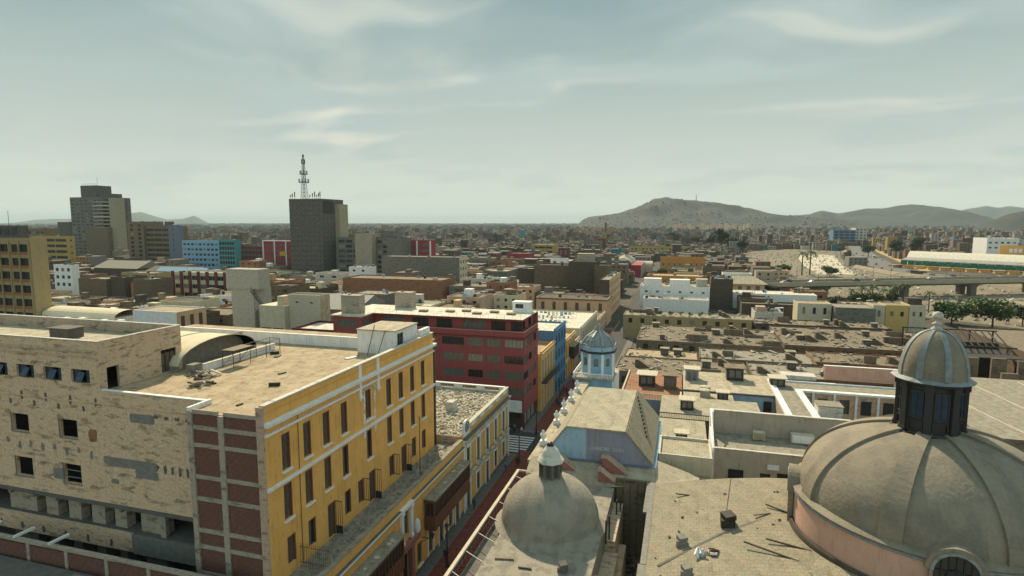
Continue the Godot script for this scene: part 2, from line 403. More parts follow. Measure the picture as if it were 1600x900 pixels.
# a flat-roofed block. opt: wall, roof, side (material keys), cap, par, f / s = [rows, cols, fw, fh, style, y0, y1, m0, m1] for the front and the visible side
func block(called: String, label: String, cat: String, x0: float, x1: float, d: float, dp: float, y0: float, y1: float, opt := {}) -> Node3D:
	var t := thing(called, label, cat, V((x0 + x1) / 2, y0, d + dp / 2), opt.get("group", ""))
	if not opt.has("free"): reserved.append([x0 - 1.5, x1 + 1.5, d - 3.0, d + dp + 1.5])
	var wm: Material = MT[opt.get("wall", "grey")]; var sm: Material = MT[opt.get("side", opt.get("wall", "grey"))]; var par: float = opt.get("par", 0.6)
	var right := x0 + x1 < 0.0
	var w := MB.new(); var sd := MB.new()
	var w2 := w if sm == wm else sd
	var fo := V(x0, y0, d); var fu := Vector3.RIGHT
	var so := V(x1, y0, d) if right else V(x0, y0, d + dp); var su := Vector3(0, 0, -1) if right else Vector3(0, 0, 1)
	var fh := []; var sh := []; var h := y1 - y0
	if opt.has("f"): fh = _cells(x1 - x0, h, par, opt.f)
	if opt.has("s"): sh = _cells(dp, h, par, opt.s)
	var rec: float = opt.get("rec", 0.25)
	w.wall(fo, fu, x1 - x0, h, fh, rec); w2.wall(so, su, dp, h, sh, rec)
	if right: w.wall(V(x0, y0, d + dp), Vector3(0, 0, 1), dp, h, [])
	else: w.wall(V(x1, y0, d), Vector3(0, 0, -1), dp, h, [])
	w.wall(V(x1, y0, d + dp), Vector3.LEFT, x1 - x0, h, [])
	if par > 0.0:
		var c := MB.new(); var k := 0.18
		for q in [[x0, x1, d, d + k], [x0, x1, d + dp - k, d + dp], [x0, x0 + k, d + k, d + dp - k], [x1 - k, x1, d + k, d + dp - k]]:
			w.bx(q[0] + (0.003 if q[0] == x0 else 0.0), q[1] - (0.003 if q[1] == x1 else 0.0), y1 - par, y1, q[2] + (0.003 if q[2] == d else 0.0), q[3] - (0.003 if q[3] == d + dp else 0.0))
			if opt.has("cap"): c.bx(q[0] - (0.05 if q[0] == x0 else 0.0), q[1] + (0.05 if q[1] == x1 else 0.0), y1 + 0.002, y1 + 0.09, q[2] - (0.05 if q[2] == d else 0.0), q[3] + (0.05 if q[3] == d + dp else 0.0))
		if opt.has("cap"): part(t, "parapet_cap", c, MT[opt.cap])
	part(t, "wall", w, wm)
	if sm != wm: part(t, "side_wall", sd, sm)
	var r := MB.new(); r.bx(x0 + 0.01, x1 - 0.01, y1 - par - 0.15, y1 - par, d + 0.01, d + dp - 0.01)
	part(t, "roof", r, MT[opt.get("roof", "roof_grey")])
	for i in fh.size(): window(t, fo, fu, fh[i], mixed(opt.f[4], i * 7 + int(d)), rec - 0.06)
	for i in sh.size(): window(t, so, su, sh[i], mixed(opt.s[4], i * 7 + int(d)), rec - 0.06)
	if opt.has("ledge"):
		var b: Array = opt.ledge    # [material, [heights], thickness, depth]
		for y in b[1]:
			var m := MB.new(); m.bx(x0 - 0.02, x1 + 0.02, y0 + y, y0 + y + b[2], d - b[3], d - 0.004)
			if right: m.bx(x1 + 0.004, x1 + b[3], y0 + y, y0 + y + b[2], d - b[3] + 0.003, d + dp)
			else: m.bx(x0 - b[3], x0 - 0.004, y0 + y, y0 + y + b[2], d - b[3] + 0.003, d + dp)
			part(t, "ledge", m, MT[b[0]])
	for q in opt.get("huts", []):   # [x, d, w, dp, h, material]
		var m := MB.new(); m.bx(q[0], q[0] + q[2], y1 - par + 0.002, y1 - par + q[4], q[1], q[1] + q[3], false); m.bx(q[0] - 0.12, q[0] + q[2] + 0.12, y1 - par + q[4] + 0.002, y1 - par + q[4] + 0.14, q[1] - 0.12, q[1] + q[3] + 0.12)
		part(t, "roof_hut", m, MT[q[5]])
	return t
# most windows of a front are alike, a few have curtains drawn or another sash
func mixed(st: String, i: int) -> String:
	var k := (i * 29 + i / 5) % 11
	if st in ["plain", "grid"]: return "curtain" if k < 2 else ("pale" if k == 3 else ("open" if k == 5 else st))
	if st == "open": return "curtain" if k == 4 else ("plain" if k == 7 else st)
	return st
# tanks, boxes, aerials and lean-tos standing on a flat roof
func clutter(t: Node3D, x0: float, x1: float, d0: float, d1: float, y: float, n: int) -> void:
	for k in n:
		var b := MB.new(); var x := rng.randf_range(x0 + 0.6, maxf(x0 + 0.7, x1 - 1.6)); var d := rng.randf_range(d0 + 0.6, maxf(d0 + 0.7, d1 - 1.6)); var z := rng.randf()
		if z < 0.28:
			b.lathe(V(x, y, d), [Vector2(0.55, 0), Vector2(0.6, 1.1), Vector2(0.2, 1.35), Vector2(0, 1.36)], 10); part(t, "water_tank", b, [MT.iron, MT.cement, MT.pale_blue][k % 3])
		elif z < 0.58:
			b.bx(x, x + rng.randf_range(0.6, 2.2), y, y + rng.randf_range(0.3, 1.1), d, d + rng.randf_range(0.5, 1.6), false); part(t, "roof_box", b, [MT.cement, MT.bone, MT.terracotta, MT.tin][k % 4])
		elif z < 0.8:
			b.bar(V(x, y, d), V(x, y + rng.randf_range(2, 4), d), 0.05, 0.05, 4); b.bar(V(x - 0.6, y + 2, d), V(x + 0.6, y + 2, d), 0.03, 0.03, 4); part(t, "roof_aerial", b, MT.iron)
		else:
			var w := rng.randf_range(1.5, 3.5); b.beam(V(x, y + 1.7, d), V(x + w, y + 2.0, d), 2.0, 0.06); b.bx(x, x + 0.1, y, y + 1.7, d - 0.9, d - 0.8); b.bx(x + w - 0.1, x + w, y, y + 1.95, d - 0.9, d - 0.8); part(t, "lean_to", b, [MT.tin, MT.plank, MT.green_cloth, MT.pale_blue][k % 4])
func _cells(w: float, h: float, par: float, f: Array) -> Array:
	return grid(w, f[5] if f.size() > 5 else 0.3, f[6] if f.size() > 6 else h - par - 0.2, f[0], f[1], f[2], f[3], f[7] if f.size() > 7 else 0.4, f[8] if f.size() > 8 else 0.4)

# ---------------------------------------------------------------- the scene
const SUN := Vector3(-0.36, 0.64, -0.68)   # towards the sun: just above the view, a little left
func _ready() -> void:
	rng.seed = 20
	var cam := Camera3D.new(); cam.name = "camera"; cam.position = Vector3(0, 40, 0)
	cam.rotation = Vector3(deg_to_rad(-6.4), deg_to_rad(16.3), 0)
	cam.fov = 52.2; cam.near = 0.5; cam.far = 60000.0; add_child(cam); cam.current = true
	var env := Environment.new(); env.background_mode = Environment.BG_SKY
	var sky := Sky.new(); sky.sky_material = make_sky(); env.sky = sky
	env.background_energy_multiplier = 1.0
	env.tonemap_mode = Environment.TONE_MAPPER_LINEAR; env.tonemap_exposure = 1.8
	env.sdfgi_enabled = true; env.ssao_enabled = true; env.ssil_enabled = true
	env.fog_enabled = true; env.fog_density = 0.000062; env.fog_light_color = Color(0.80, 0.88, 0.90)
	var we := WorldEnvironment.new(); we.name = "world_environment"; we.environment = env; add_child(we)
	var sun := DirectionalLight3D.new(); sun.name = "sun"; sun.light_energy = 1.05; sun.light_color = Color(1.0, 0.93, 0.80); sun.light_angular_distance = 1.6; sun.shadow_enabled = true
	add_child(sun)
	sun.look_at_from_position(Vector3.ZERO, -SUN, Vector3.UP)
	make_textures()
	make_materials()
	terrain()
	street()
	ruin()
	yellow_building()
	terrace_house()
	balustrade_house()
	red_building()
	street_row()
	churches()
	right_block()
	middle_left()
	middle_right()
	river()
	small_things()
	filler()
	hills()

func make_sky() -> Material:
	var W := 1536; var H := 768
	var n1 := FastNoiseLite.new(); n1.seed = 5; n1.frequency = 1.0; n1.fractal_octaves = 6
	var n2 := FastNoiseLite.new(); n2.seed = 12; n2.frequency = 2.4; n2.fractal_octaves = 6
	var n3 := FastNoiseLite.new(); n3.seed = 40; n3.frequency = 0.5; n3.fractal_octaves = 3
	var out := PackedByteArray(); out.resize(W * H * 3)
	var hor := Vector3(0.455, 0.475, 0.40); var top := Vector3(0.06, 0.14, 0.175); var veil_c := Vector3(0.275, 0.325, 0.31); var wisp_c := Vector3(0.44, 0.44, 0.37); var to_sun := SUN.normalized()
	var k := 0
	for j in H:
		var el := (0.5 - (j + 0.5) / H) * PI
		var se := sin(el)
		for i in W:
			var c := hor
			if se > 0.0:
				var az := ((i + 0.5) / W - 0.5) * TAU
				# pale at the horizon, a dull blue-green above
				c = hor.lerp(top, pow(clampf(se / 0.5, 0, 1), 0.75))
				# a flat layer of thin cloud above the city, seen in perspective
				var r := 1.0 / (se + 0.09)
				var p := Vector2(sin(az), cos(az)) * r
				p += Vector2(n3.get_noise_2d(p.x, p.y), n3.get_noise_2d(p.y + 9.0, p.x)) * 0.45
				var a := n1.get_noise_2d(p.x * 0.38 + 3.0, p.y * 0.5 + p.x * 0.12)
				var b := n2.get_noise_2d(p.x * 0.22 - 7.0, p.y * 0.6 + 2.0)
				var veil := clampf((a + 0.07) * 2.4, 0, 1)
				var wisp := clampf((b - 0.10) * 2.2, 0, 1) * clampf((a + 0.10) * 2.2, 0, 1)
				veil = clampf(veil + n2.get_noise_2d(p.x * 0.12 + 20.0, p.y * 0.5 - p.x * 0.1) * 0.55, 0, 1)
				var up := clampf(se * 7.0, 0.0, 1.0)
				c = c.lerp(veil_c, veil * 0.95 * up)
				c = c.lerp(wisp_c, wisp * 0.85 * up)
				# haze scatters a broad glow round the sun
				var ang := acos(clampf(Vector3(sin(az) * cos(el), se, -cos(az) * cos(el)).dot(to_sun), -1, 1))
				c *= 1.0 + 0.95 * exp(-ang * ang / 0.42) + 0.12 * exp(-ang * 0.9)
			var q := Color(c.x, c.y, c.z).linear_to_srgb()
			out[k] = clampi(int(q.r * 255), 0, 255); out[k + 1] = clampi(int(q.g * 255), 0, 255); out[k + 2] = clampi(int(q.b * 255), 0, 255)
			k += 3
	var m := PanoramaSkyMaterial.new(); m.panorama = ImageTexture.create_from_image(Image.create_from_data(W, H, false, Image.FORMAT_RGB8, out))
	m.energy_multiplier = 1.0
	return m

# ---------------------------------------------------------------- ground and street
func terrain() -> void:
	var g := MB.new(); var R := 26000.0
	g.quad(Vector3(-R, 0, 6000), Vector3(R, 0, 6000), Vector3(R, 0, -R), Vector3(-R, 0, -R))
	struct("ground", g, MT.ground)
func sheet(x0: float, x1: float, d0: float, d1: float, y: float) -> MB:
	var b := MB.new(); b.quad(V(x0, y, d0), V(x1, y, d0), V(x1, y, d1), V(x0, y, d1)); return b
func slab(x0: float, x1: float, d0: float, d1: float, y: float) -> MB:
	var b := MB.new(); b.bx(x0, x1, 0.0, y, d0, d1, false); return b
func street() -> void:
	struct("road", sheet(-25, -15.5, 20, 560, 0.012), MT.asphalt)
	struct("road", sheet(-120, -25.002, 94.6, 104.6, 0.016), MT.asphalt)
	struct("pavement", slab(-29, -24.6, 30, 94.2, 0.12), MT.pavement)
	struct("pavement", slab(-29, -24.6, 105.0, 222, 0.12), MT.pavement)
	struct("pavement", slab(-17.5, -15.4, 30, 500, 0.12), MT.pavement)
	# red footway laid in bays with pale joints
	var d := 40.0
	var sp: Node3D = get_node("pavement")
	while d < 93.0:
		var b := MB.new(); b.bx(-26.75, -22.2, 0.0, 0.128, d + 0.06, d + 3.94, false)
		put(sp, "paving_bay", b.mesh(MT.red_paving), Vector3.ZERO); d += 4.0
	d = 106.0
	while d < 216.0:
		var b := MB.new(); b.bx(-27.0, -24.0, 0.0, 0.128, d + 0.06, d + 4.94, false)
		put(get_node("pavement_001"), "paving_bay", b.mesh(MT.red_paving), Vector3.ZERO); d += 5.0
	var cw: Node3D = get_node("road_001")
	for i in 7:
		var m := sheet(-31.2, -25.6, 95.3 + i * 1.15, 95.9 + i * 1.15, 0.022)
		put(cw, "crosswalk_stripe", m.mesh(MT.paint_white), Vector3.ZERO)
	put(get_node("road"), "yellow_line", sheet(-24.3, -24.1, 105, 240, 0.018).mesh(MT.paint_yellow), Vector3.ZERO)
	put(get_node("road"), "yellow_line", sheet(-21.3, -21.1, 84, 94, 0.018).mesh(MT.paint_yellow), Vector3.ZERO)

# an uneven flat patch standing a little proud of a wall at o along u
func patch(o: Vector3, u: Vector3, x: float, y: float, w: float, h: float, rough := 0.12) -> MB:
	var b := MB.new(); var nn := u.cross(Vector3.UP); var pts := []
	var k := 14 if rough > 0.1 else 30
	for i in k:
		var a := TAU * i / k; var c := Vector2(cos(a), sin(a)); var s := 1.0 / maxf(absf(c.x), absf(c.y)); s = lerpf(1.0, s, 0.7 if rough > 0.1 else 1.0) * rng.randf_range(1.0 - rough, 1.0 + rough)
		pts.append(o + u * (x + w / 2 + c.x * s * w / 2) + Vector3.UP * (y + h / 2 + c.y * s * h / 2) + nn * 0.022)
	for i in range(1, k - 1): b.tri(pts[0], pts[i], pts[i + 1])
	for i in k: b.quad(pts[i], pts[i] - nn * 0.03, pts[(i + 1) % k] - nn * 0.03, pts[(i + 1) % k])
	return b

func ruin() -> void:
	var t := thing("derelict_building", "derelict building with stained ochre plaster, open galleries and empty window holes", "building", V(-58, 0, 46))
	reserved.append([-90, -28, 0, 72])
	var X := -39.05; var D := 40.0; var LX := -84.0
	var o := V(LX, 0, D); var u := Vector3.RIGHT
	var w := MB.new()
	# the plastered front above the gallery, y 13.7 .. 24.6, and the tall part on the left up to 29.1
	var cells := []   # [x0, x1, y0, y1, style]
	for i in 7: cells.append([-61.7 - 3.52 * 4 + 3.52 * i, 2.3, 25.1, 1.3, "open"])
	cells = cells.filter(func(c): return c[0] + c[1] < -51.4)
	for x in [-82.0, -75.6, -69.3, -63.0, -56.7]:
		cells.append([x, 2.25, 19.6, 1.8, "open"]); cells.append([x + 0.03, 2.25, 15.05, 1.95, "open"])
	var hi := []; var lo := []
	for c in cells:
		if c[2] > 24.6: hi.append([c[0] - LX, c[2] - 24.4, c[1], c[3]])
		else: lo.append([c[0] - LX, c[2] - 13.7, c[1], c[3]])
	w.wall(V(LX, 13.7, D), u, X - LX, 10.7, lo, 0.35)
	w.wall(V(LX, 24.4, D), u, -51.2 - LX, 4.7, hi, 0.3)
	part(t, "wall", w, MT.ruin)
	var sd := MB.new()
	sd.wall(V(-51.2, 24.4, D), Vector3(0, 0, -1), 9.3, 4.7, [[0.75, 0.0, 1.25, 2.15], [6.7, 0.1, 1.9, 2.4]], 0.3)
	sd.wall(V(-51.2, 24.4, D + 9.3), Vector3.LEFT, 32.8, 4.7, [])
	part(t, "side_wall", sd, MT.ruin_grey)
	# band and cornice lines of the tall part, parapet and caps
	var b := MB.new(); b.bx(LX, -51.2, 28.05, 28.3, D - 0.14, D - 0.004); b.bx(LX, -51.2, 27.55, 27.68, D - 0.07, D - 0.004); part(t, "cornice", b, MT.ruin_grey)
	b = MB.new(); b.bx(LX, -51.45, 27.9, 29.1, D + 0.02, D + 0.25); b.bx(-51.45, -51.21, 27.9, 29.1, D + 0.02, D + 9.28); b.bx(LX, -51.45, 27.9, 29.1, D + 9.03, D + 9.28); part(t, "parapet", b, MT.concrete)
	b = MB.new(); b.bx(LX, -51.15, 29.103, 29.17, D - 0.05, D + 0.3); b.bx(-51.5, -51.15, 29.103, 29.17, D + 0.3, D + 9.0); b.bx(LX, -51.15, 29.103, 29.17, D + 9.0, D + 9.33); part(t, "parapet_cap", b, MT.white_old)
	b = MB.new(); b.bx(LX, -51.22, 27.75, 27.95, D + 0.03, D + 9.27); part(t, "roof", b, MT.roof_pale)
	b = MB.new(); b.bx(-51.2, X, 24.0, 24.6, D + 0.004, D + 0.26); part(t, "parapet", b, MT.ruin)
	b = MB.new(); b.bx(-51.19, X - 0.02, 24.603, 24.68, D - 0.05, D + 0.3); part(t, "parapet_cap", b, MT.white)
	b = MB.new(); b.bx(LX, X, 23.25, 23.37, D - 0.09, D - 0.004); part(t, "cornice", b, MT.ruin)
	# shutters and casements hanging in the holes
	for c in cells:
		if c[2] > 24.6:
			var f := MB.new(); var x0: float = c[0]; var x1: float = c[0] + c[1]
			for x in [x0, (x0 + x1) / 2 - 0.03, x1 - 0.06]: f.bx(x, x + 0.06, c[2], c[2] + c[3], D + 0.2, D + 0.27)
			f.bx(x0, x1, c[2], c[2] + 0.06, D + 0.2, D + 0.268); f.bx(x0, x1, c[2] + c[3] - 0.06, c[2] + c[3], D + 0.2, D + 0.268); f.bx(x0, x1, c[2] + c[3] * 0.5, c[2] + c[3] * 0.5 + 0.04, D + 0.205, D + 0.265)
			var fr := part(t, "window", f, MT.frame_dark)
			var p := MB.new()
			p.bx(x0 + 0.06, x0 + c[1] * 0.42, c[2] + 0.06, c[2] + c[3] - 0.06, D + 0.235, D + 0.245); p.bx(x1 - c[1] * 0.3, x1 - 0.06, c[2] + 0.06, c[2] + c[3] - 0.06, D + 0.235, D + 0.245)
			p.xf = Transform3D(Basis(Vector3(1, 0, 0), -0.5), V(x0 + c[1] * 0.3, c[2] + c[3] * 0.75, D + 0.19)); p.box(Vector3(0, -c[3] * 0.68, -0.015), Vector3(c[1] * 0.36, 0, 0.015)); p.xf = Transform3D.IDENTITY
			put(fr, "pane", p.mesh(MT.glass_blue), Vector3.ZERO)
		else:
			var f := MB.new(); var x0: float = c[0]
			f.bx(x0 - 0.1, x0 - 0.002, c[2] - 0.1, c[2] + c[3] + 0.1, D - 0.05, D + 0.3); f.bx(x0 - 0.1, x0 + c[1] + 0.1, c[2] - 0.1, c[2] - 0.002, D - 0.06, D + 0.31)
			if c[2] < 17.0 and absf(x0 + 56.67) < 1.0:
				for y in [0.55, 1.25]: f.bx(x0, x0 + c[1], c[2] + y, c[2] + y + 0.07, D + 0.1, D + 0.16)
			part(t, "window_surround", f, MT.cement)
	# the side doors on the roof
	b = MB.new(); b.bx(-51.5, -51.44, 24.4, 26.5, 46.7, 48.6); part(t, "side_door", b, MT.shutter)
	b = MB.new()
	for k in 4: b.bx(-51.43, -51.36, 24.5, 26.8, 46.7 + k * 0.61, 46.78 + k * 0.61)
	part(t, "door_frame", b, MT.frame_dark)
	# galleries: floors, parapet band, piers set back
	for g in [[13.35, 13.7, 6.5], [10.75, 11.0, 6.5], [6.4, 6.7, 6.5]]:
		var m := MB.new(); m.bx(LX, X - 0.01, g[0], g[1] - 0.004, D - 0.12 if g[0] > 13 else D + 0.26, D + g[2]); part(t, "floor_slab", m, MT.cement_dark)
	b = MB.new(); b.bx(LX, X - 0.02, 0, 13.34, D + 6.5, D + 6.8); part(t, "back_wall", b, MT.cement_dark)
	b = MB.new(); b.bx(LX, -48.8, 9.2, 11.0, D, D + 0.25); part(t, "gallery_parapet", b, MT.ruin)
	b = MB.new(); b.bx(-48.795, X - 0.02, 9.05, 10.85, D + 0.03, D + 0.25); part(t, "gallery_parapet", b, MT.cement)
	for q in [[-82, 2.2], [-77, 2.0], [-72.4, 2], [-65.4, 3.7], [-60.4, 1.55], [-57.4, 1.6], [-54.4, 1.65], [-51.5, 1.45], [-48.3, 2.9]]:
		var m := MB.new(); m.bx(q[0], q[0] + q[1], 11.0, 13.35, D + 0.7, D + 1.6); part(t, "pier", m, MT.concrete)
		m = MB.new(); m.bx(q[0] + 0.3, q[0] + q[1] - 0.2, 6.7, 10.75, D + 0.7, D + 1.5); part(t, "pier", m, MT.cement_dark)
	b = MB.new(); b.bx(-45.6, -45.0, 11.0, 13.35, D + 0.3, D + 0.69); part(t, "pier", b, MT.concrete)
	for x in [-76.0, -68.0, -64.3, -61.2, -58.2, -55.0, -50.0]:
		var m := MB.new(); m.bx(x, x + 0.3, 13.0, 13.34, D - 0.1, D + 0.3); part(t, "bracket", m, MT.cement)
	# mortar repairs and lost plaster on the front
	var ou := V(0, 0, D)
	for q in [[-51.4, 17.45, 6.3, 0.85, 0.06], [-47.7, 16.65, 2.6, 0.77, 0.05], [-58.0, 15.3, 1.35, 1.15, 0.1], [-50.7, 15.75, 0.9, 0.45, 0.1], [-47.9, 21.9, 2.75, 0.85, 0.03]]:
		part(t, "mortar_patch", patch(ou, u, q[0], q[1], q[2], q[3], q[4]), MT.cement)
	part(t, "bare_brick", patch(ou, u, -53.1, 19.5, 1.1, 1.3, 0.15), MT.terracotta)
	for i in 9:
		part(t, "mortar_patch", patch(ou, u, -65.5 + i * 1.55, 17.9 + 0.45 * (i % 2) + rng.randf_range(-0.1, 0.1), 0.36, 0.75 - 0.2 * (i % 2), 0.25), MT.cement)
		part(t, "mortar_patch", patch(ou, u, -64.6 + i * 1.57, 22.35 + 0.62 * ((i + 1) % 2), 0.32, 0.85 - 0.3 * (i % 2), 0.2), MT.cement_dark)
	for i in 5:
		part(t, "mortar_patch", patch(ou, u, -44.4 + i * 0.85, 17.4, 0.3, 0.8, 0.25), MT.cement_dark)
		part(t, "mortar_patch", patch(ou, u, -45.2 + i * 1.2, 22.5, 0.5, 0.3, 0.3), MT.cement_dark)
	for i in 6: part(t, "mortar_patch", patch(ou, u, -66 + i * 2.9, 9.4, 0.34, 0.7, 0.25), MT.cement_dark)
	# loose things on its upper roof
	b = MB.new(); b.bx(-63.5, -60.8, 27.953, 28.95, 44.6, 46.2); b.bx(-63.7, -60.6, 28.953, 29.05, 44.4, 46.4); part(t, "roof_hut", b, MT.cement_dark)
	# interior partitions
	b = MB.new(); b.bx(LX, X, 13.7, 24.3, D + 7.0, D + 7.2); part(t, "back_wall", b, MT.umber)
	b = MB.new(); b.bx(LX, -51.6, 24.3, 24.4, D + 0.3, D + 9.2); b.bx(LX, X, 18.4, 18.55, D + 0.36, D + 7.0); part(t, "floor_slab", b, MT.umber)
	# unfinished brick wall in front, with concrete posts and a coping
	var bw := thing("brick_wall", "low red brick wall with concrete posts in front of the derelict building", "wall", V(-50, 0, 35.5))
	for i in 7:
		var x := -64.5 + i * 4.55
		b = MB.new(); b.bx(x + 0.34, x + 4.54, 0.0, 11.35 + i * 0.03, 35.4, 35.6, false); part(bw, "brick_panel", b, MT.brick)
		b = MB.new(); b.bx(x, x + 0.33, 0.0, 11.6 + i * 0.03, 35.3, 35.66, false); part(bw, "post", b, MT.concrete)
	b = MB.new(); b.bx(-64.5, -33.2, 11.62, 11.85, 35.28, 35.68); part(bw, "coping", b, MT.concrete)
	for i in 3:
		var s := thing("steel_beam", ["left", "middle", "right"][i] + "most pale steel beam spanning from the brick wall to the derelict gallery", "beam", V(-61.0 + i * 4.2, 11.9, 36))
		b = MB.new(); b.beam(V(-61.0 + i * 4.2, 11.98, 35.3), V(-60.9 + i * 4.2, 11.98, 37.0), 0.24, 0.2); part(s, "bar", b, MT.white)
	var lr := thing("low_roof", "dusty grey flat roof slab below the red brick wall", "roof", V(-50, 0, 28))
	b = MB.new(); b.bx(-66, -34, 0, 10.2, 22, 35.0, false); part(lr, "slab", b, MT.cement_dark)
	b = MB.new(); b.bx(-48.5, -46.6, 10.203, 10.5, 32.2, 34.4); part(lr, "hatch", b, MT.cement)

func yellow_building() -> void:
	var t := thing("yellow_building", "tall yellow building with white cornices and rows of shuttered windows above the terrace", "building", V(-38, 0, 54))
	var X := -31.5; var D0 := 37.8; var D1 := 70.4
	var w := MB.new(); var o := V(X, 9.6, D0); var u := Vector3(0, 0, -1)
	var ds := [39.7, 42.6, 45.5, 48.5, 53.1, 57.6, 60.55, 63.55, 66.6]
	var holes := []; var kind := []
	for i in 9:
		holes.append([ds[i] - D0, 19.35 - 9.6, 1.08, 3.15]); kind.append("a")
		holes.append([ds[i] - D0 + 0.02, 15.0 - 9.6, 1.08, 3.1]); kind.append("b")
	for q in [[39.9, 1], [42.8, 1], [45.8, 0], [48.7, 1], [51.2, 1], [53.4, 0], [57.9, 1], [60.9, 0], [63.7, 1], [66.6, 1]]:
		if q[1] == 1: holes.append([q[0] - D0, 10.9 - 9.6, 1.1, 2.5])
		else: holes.append([q[0] - D0, 0.42, 1.25, 3.4])
		kind.append("c" if q[1] == 1 else "d")
	w.wall(o, u, D1 - D0, 15.85, holes, 0.3)
	w.wall(V(X, 9.6, D1), Vector3.LEFT, 7.5, 15.85, [])
	w.bx(X - 0.35, X - 0.003, 24.4, 25.45, D0 + 0.03, D1 - 0.003)
	part(t, "wall", w, MT.yellow)
	var e := MB.new(); e.bx(X - 0.62, X + 0.004, 0, 25.45, D0 - 0.25, D0 - 0.002); part(t, "wall_end", e, MT.pinkish)
	for i in holes.size():
		var r: Array = holes[i]; var st := "shutter"
		if i in [7, 9, 19, 21]: st = "open"
		var wn := window(t, o, u, r, st, 0.22, "door" if kind[i] == "d" else "window")
		var sc := MB.new()   # brown jamb
		sc.bx(X - 0.2, X - 0.012, 9.6 + r[1], 9.6 + r[1] + r[3], D0 + r[0] + r[2] - 0.1, D0 + r[0] + r[2] - 0.002); sc.bx(X - 0.2, X - 0.012, 9.6 + r[1] + r[3] - 0.12, 9.6 + r[1] + r[3] - 0.002, D0 + r[0], D0 + r[0] + r[2] - 0.1)
		part(t, "jamb", sc, MT.timber_red)
		if kind[i] == "a" or kind[i] == "b":
			var s := MB.new(); s.bx(X + 0.003, X + 0.17, 9.6 + r[1] - 0.17, 9.6 + r[1] - 0.003, D0 + r[0] - 0.12, D0 + r[0] + r[2] + 0.12); part(t, "sill", s, MT.white)
		if st == "open":
			var s := MB.new(); s.bx(X - 0.2, X - 0.15, 9.6 + r[1], 9.6 + r[1] + r[3] - 0.13, D0 + r[0] + 0.02, D0 + r[0] + 0.5); part(t, "shutter_leaf", s, MT.shutter)
		if kind[i] == "d" or i in [22, 24]:
			var s := MB.new(); var dd: float = D0 + r[0] + r[2]; var y0: float = 9.6 + r[1]
			for y in [y0 + 0.05, y0 + r[3] - 0.1]: s.bx(X + 0.01, X + 0.75, y, y + 0.05, dd - 0.03, dd + 0.02)
			for k in 4: s.bx(X + 0.05 + k * 0.22, X + 0.08 + k * 0.22, y0 + 0.1, y0 + r[3] - 0.1, dd - 0.02, dd + 0.01)
			if kind[i] == "d": s.bx(X + 0.02, X + 0.74, y0 + 0.1, y0 + 0.85, dd - 0.015, dd + 0.005)
			part(t, "iron_grille", s, MT.iron)
	# cornices: main, frieze line, string course
	for q in [[23.75, 0.22, 0.42], [23.97, 0.16, 0.55], [22.95, 0.22, 0.16], [18.35, 0.2, 0.2], [18.55, 0.1, 0.28]]:
		var c := MB.new(); c.bx(X + 0.003, X + q[2], q[0], q[0] + q[1] - 0.003, D0 - 0.1, D1 + 0.15); part(t, "cornice", c, MT.white)
	var c2 := MB.new(); c2.bx(X - 0.45, X + 0.08, 25.452, 25.57, D0 - 0.05, D1 + 0.1); part(t, "parapet_cap", c2, MT.white_old)
	c2 = MB.new(); c2.bx(X + 0.003, X + 0.05, 24.9, 24.95, D0, D1); part(t, "moulding", c2, MT.yellow2)
	# the ornamented middle bay: pilaster strips, broken stucco frame
	for d in [51.85, 55.5]:
		var m := MB.new(); m.bx(X + 0.003, X + 0.13, 24.14, 25.45, d, d + 0.45); m.bx(X + 0.003, X + 0.13, 22.2, 23.74, d + 0.03, d + 0.42)
		m.bx(X + 0.003, X + 0.2, 21.95, 22.2, d - 0.05, d + 0.5); m.bx(X + 0.003, X + 0.1, 21.7, 21.949, d + 0.1, d + 0.35); part(t, "pilaster", m, MT.white)
	for d in [52.6, 54.75]:
		for q in [[20.6, 22.0, 0.16, 0.07], [18.75, 20.1, 0.14, 0.06], [17.5, 18.34, 0.18, 0.08]]:
			var m := MB.new()
			for k in 5:
				var f := k / 5.0; m.bx(X + 0.003, X + 0.08 + 0.05 * (k % 2), lerpf(q[0], q[1], f), lerpf(q[0], q[1], f + 0.2) - 0.004, d + q[3] * rng.randf() * 2.0, d + q[2] + q[3] * k * 0.5)
			part(t, "stucco_strip", m, MT.white)
	for k in 9:
		var m := MB.new(); var a := PI * k / 8.0
		m.lathe(V(X + 0.03, 22.2 + sin(a) * 0.75, 53.75 - cos(a) * 1.15), [Vector2(0.02, -0.16), Vector2(0.15, -0.06), Vector2(0.17, 0.05), Vector2(0.02, 0.16)], 7); part(t, "stucco_scroll", m, MT.white_old)
	var m2 := MB.new(); m2.bx(X + 0.003, X + 0.1, 19.05, 19.2, 52.7, 54.8); part(t, "sill", m2, MT.white)
	# drain pipes and cables
	m2 = MB.new(); m2.bar(V(X + 0.05, 10, 41.85), V(X + 0.05, 23.7, 41.85), 0.025); part(t, "cable", m2, MT.iron)
	# the brick end wall: concrete frame with brick infill panels
	var ys := [-0.4, 3.3, 5.4, 8.2, 10.2, 12.6, 14.05, 16.85, 18.75, 21.5, 23.0, 24.35]
	var f2 := MB.new(); f2.bx(-39.0, -38.5, 0, 24.5, D0 - 0.18, D0 + 0.2, false); part(t, "concrete_column", f2, MT.concrete)
	f2 = MB.new(); f2.bx(-35.95, -35.4, 0, 24.33, D0 - 0.14, D0 + 0.2, false); part(t, "concrete_column", f2, MT.concrete)
	f2 = MB.new(); f2.bx(-39.0, X - 0.63, 0, 24.3, D0 + 0.06, D0 + 0.3, false); part(t, "end_wall", f2, MT.cement_dark)
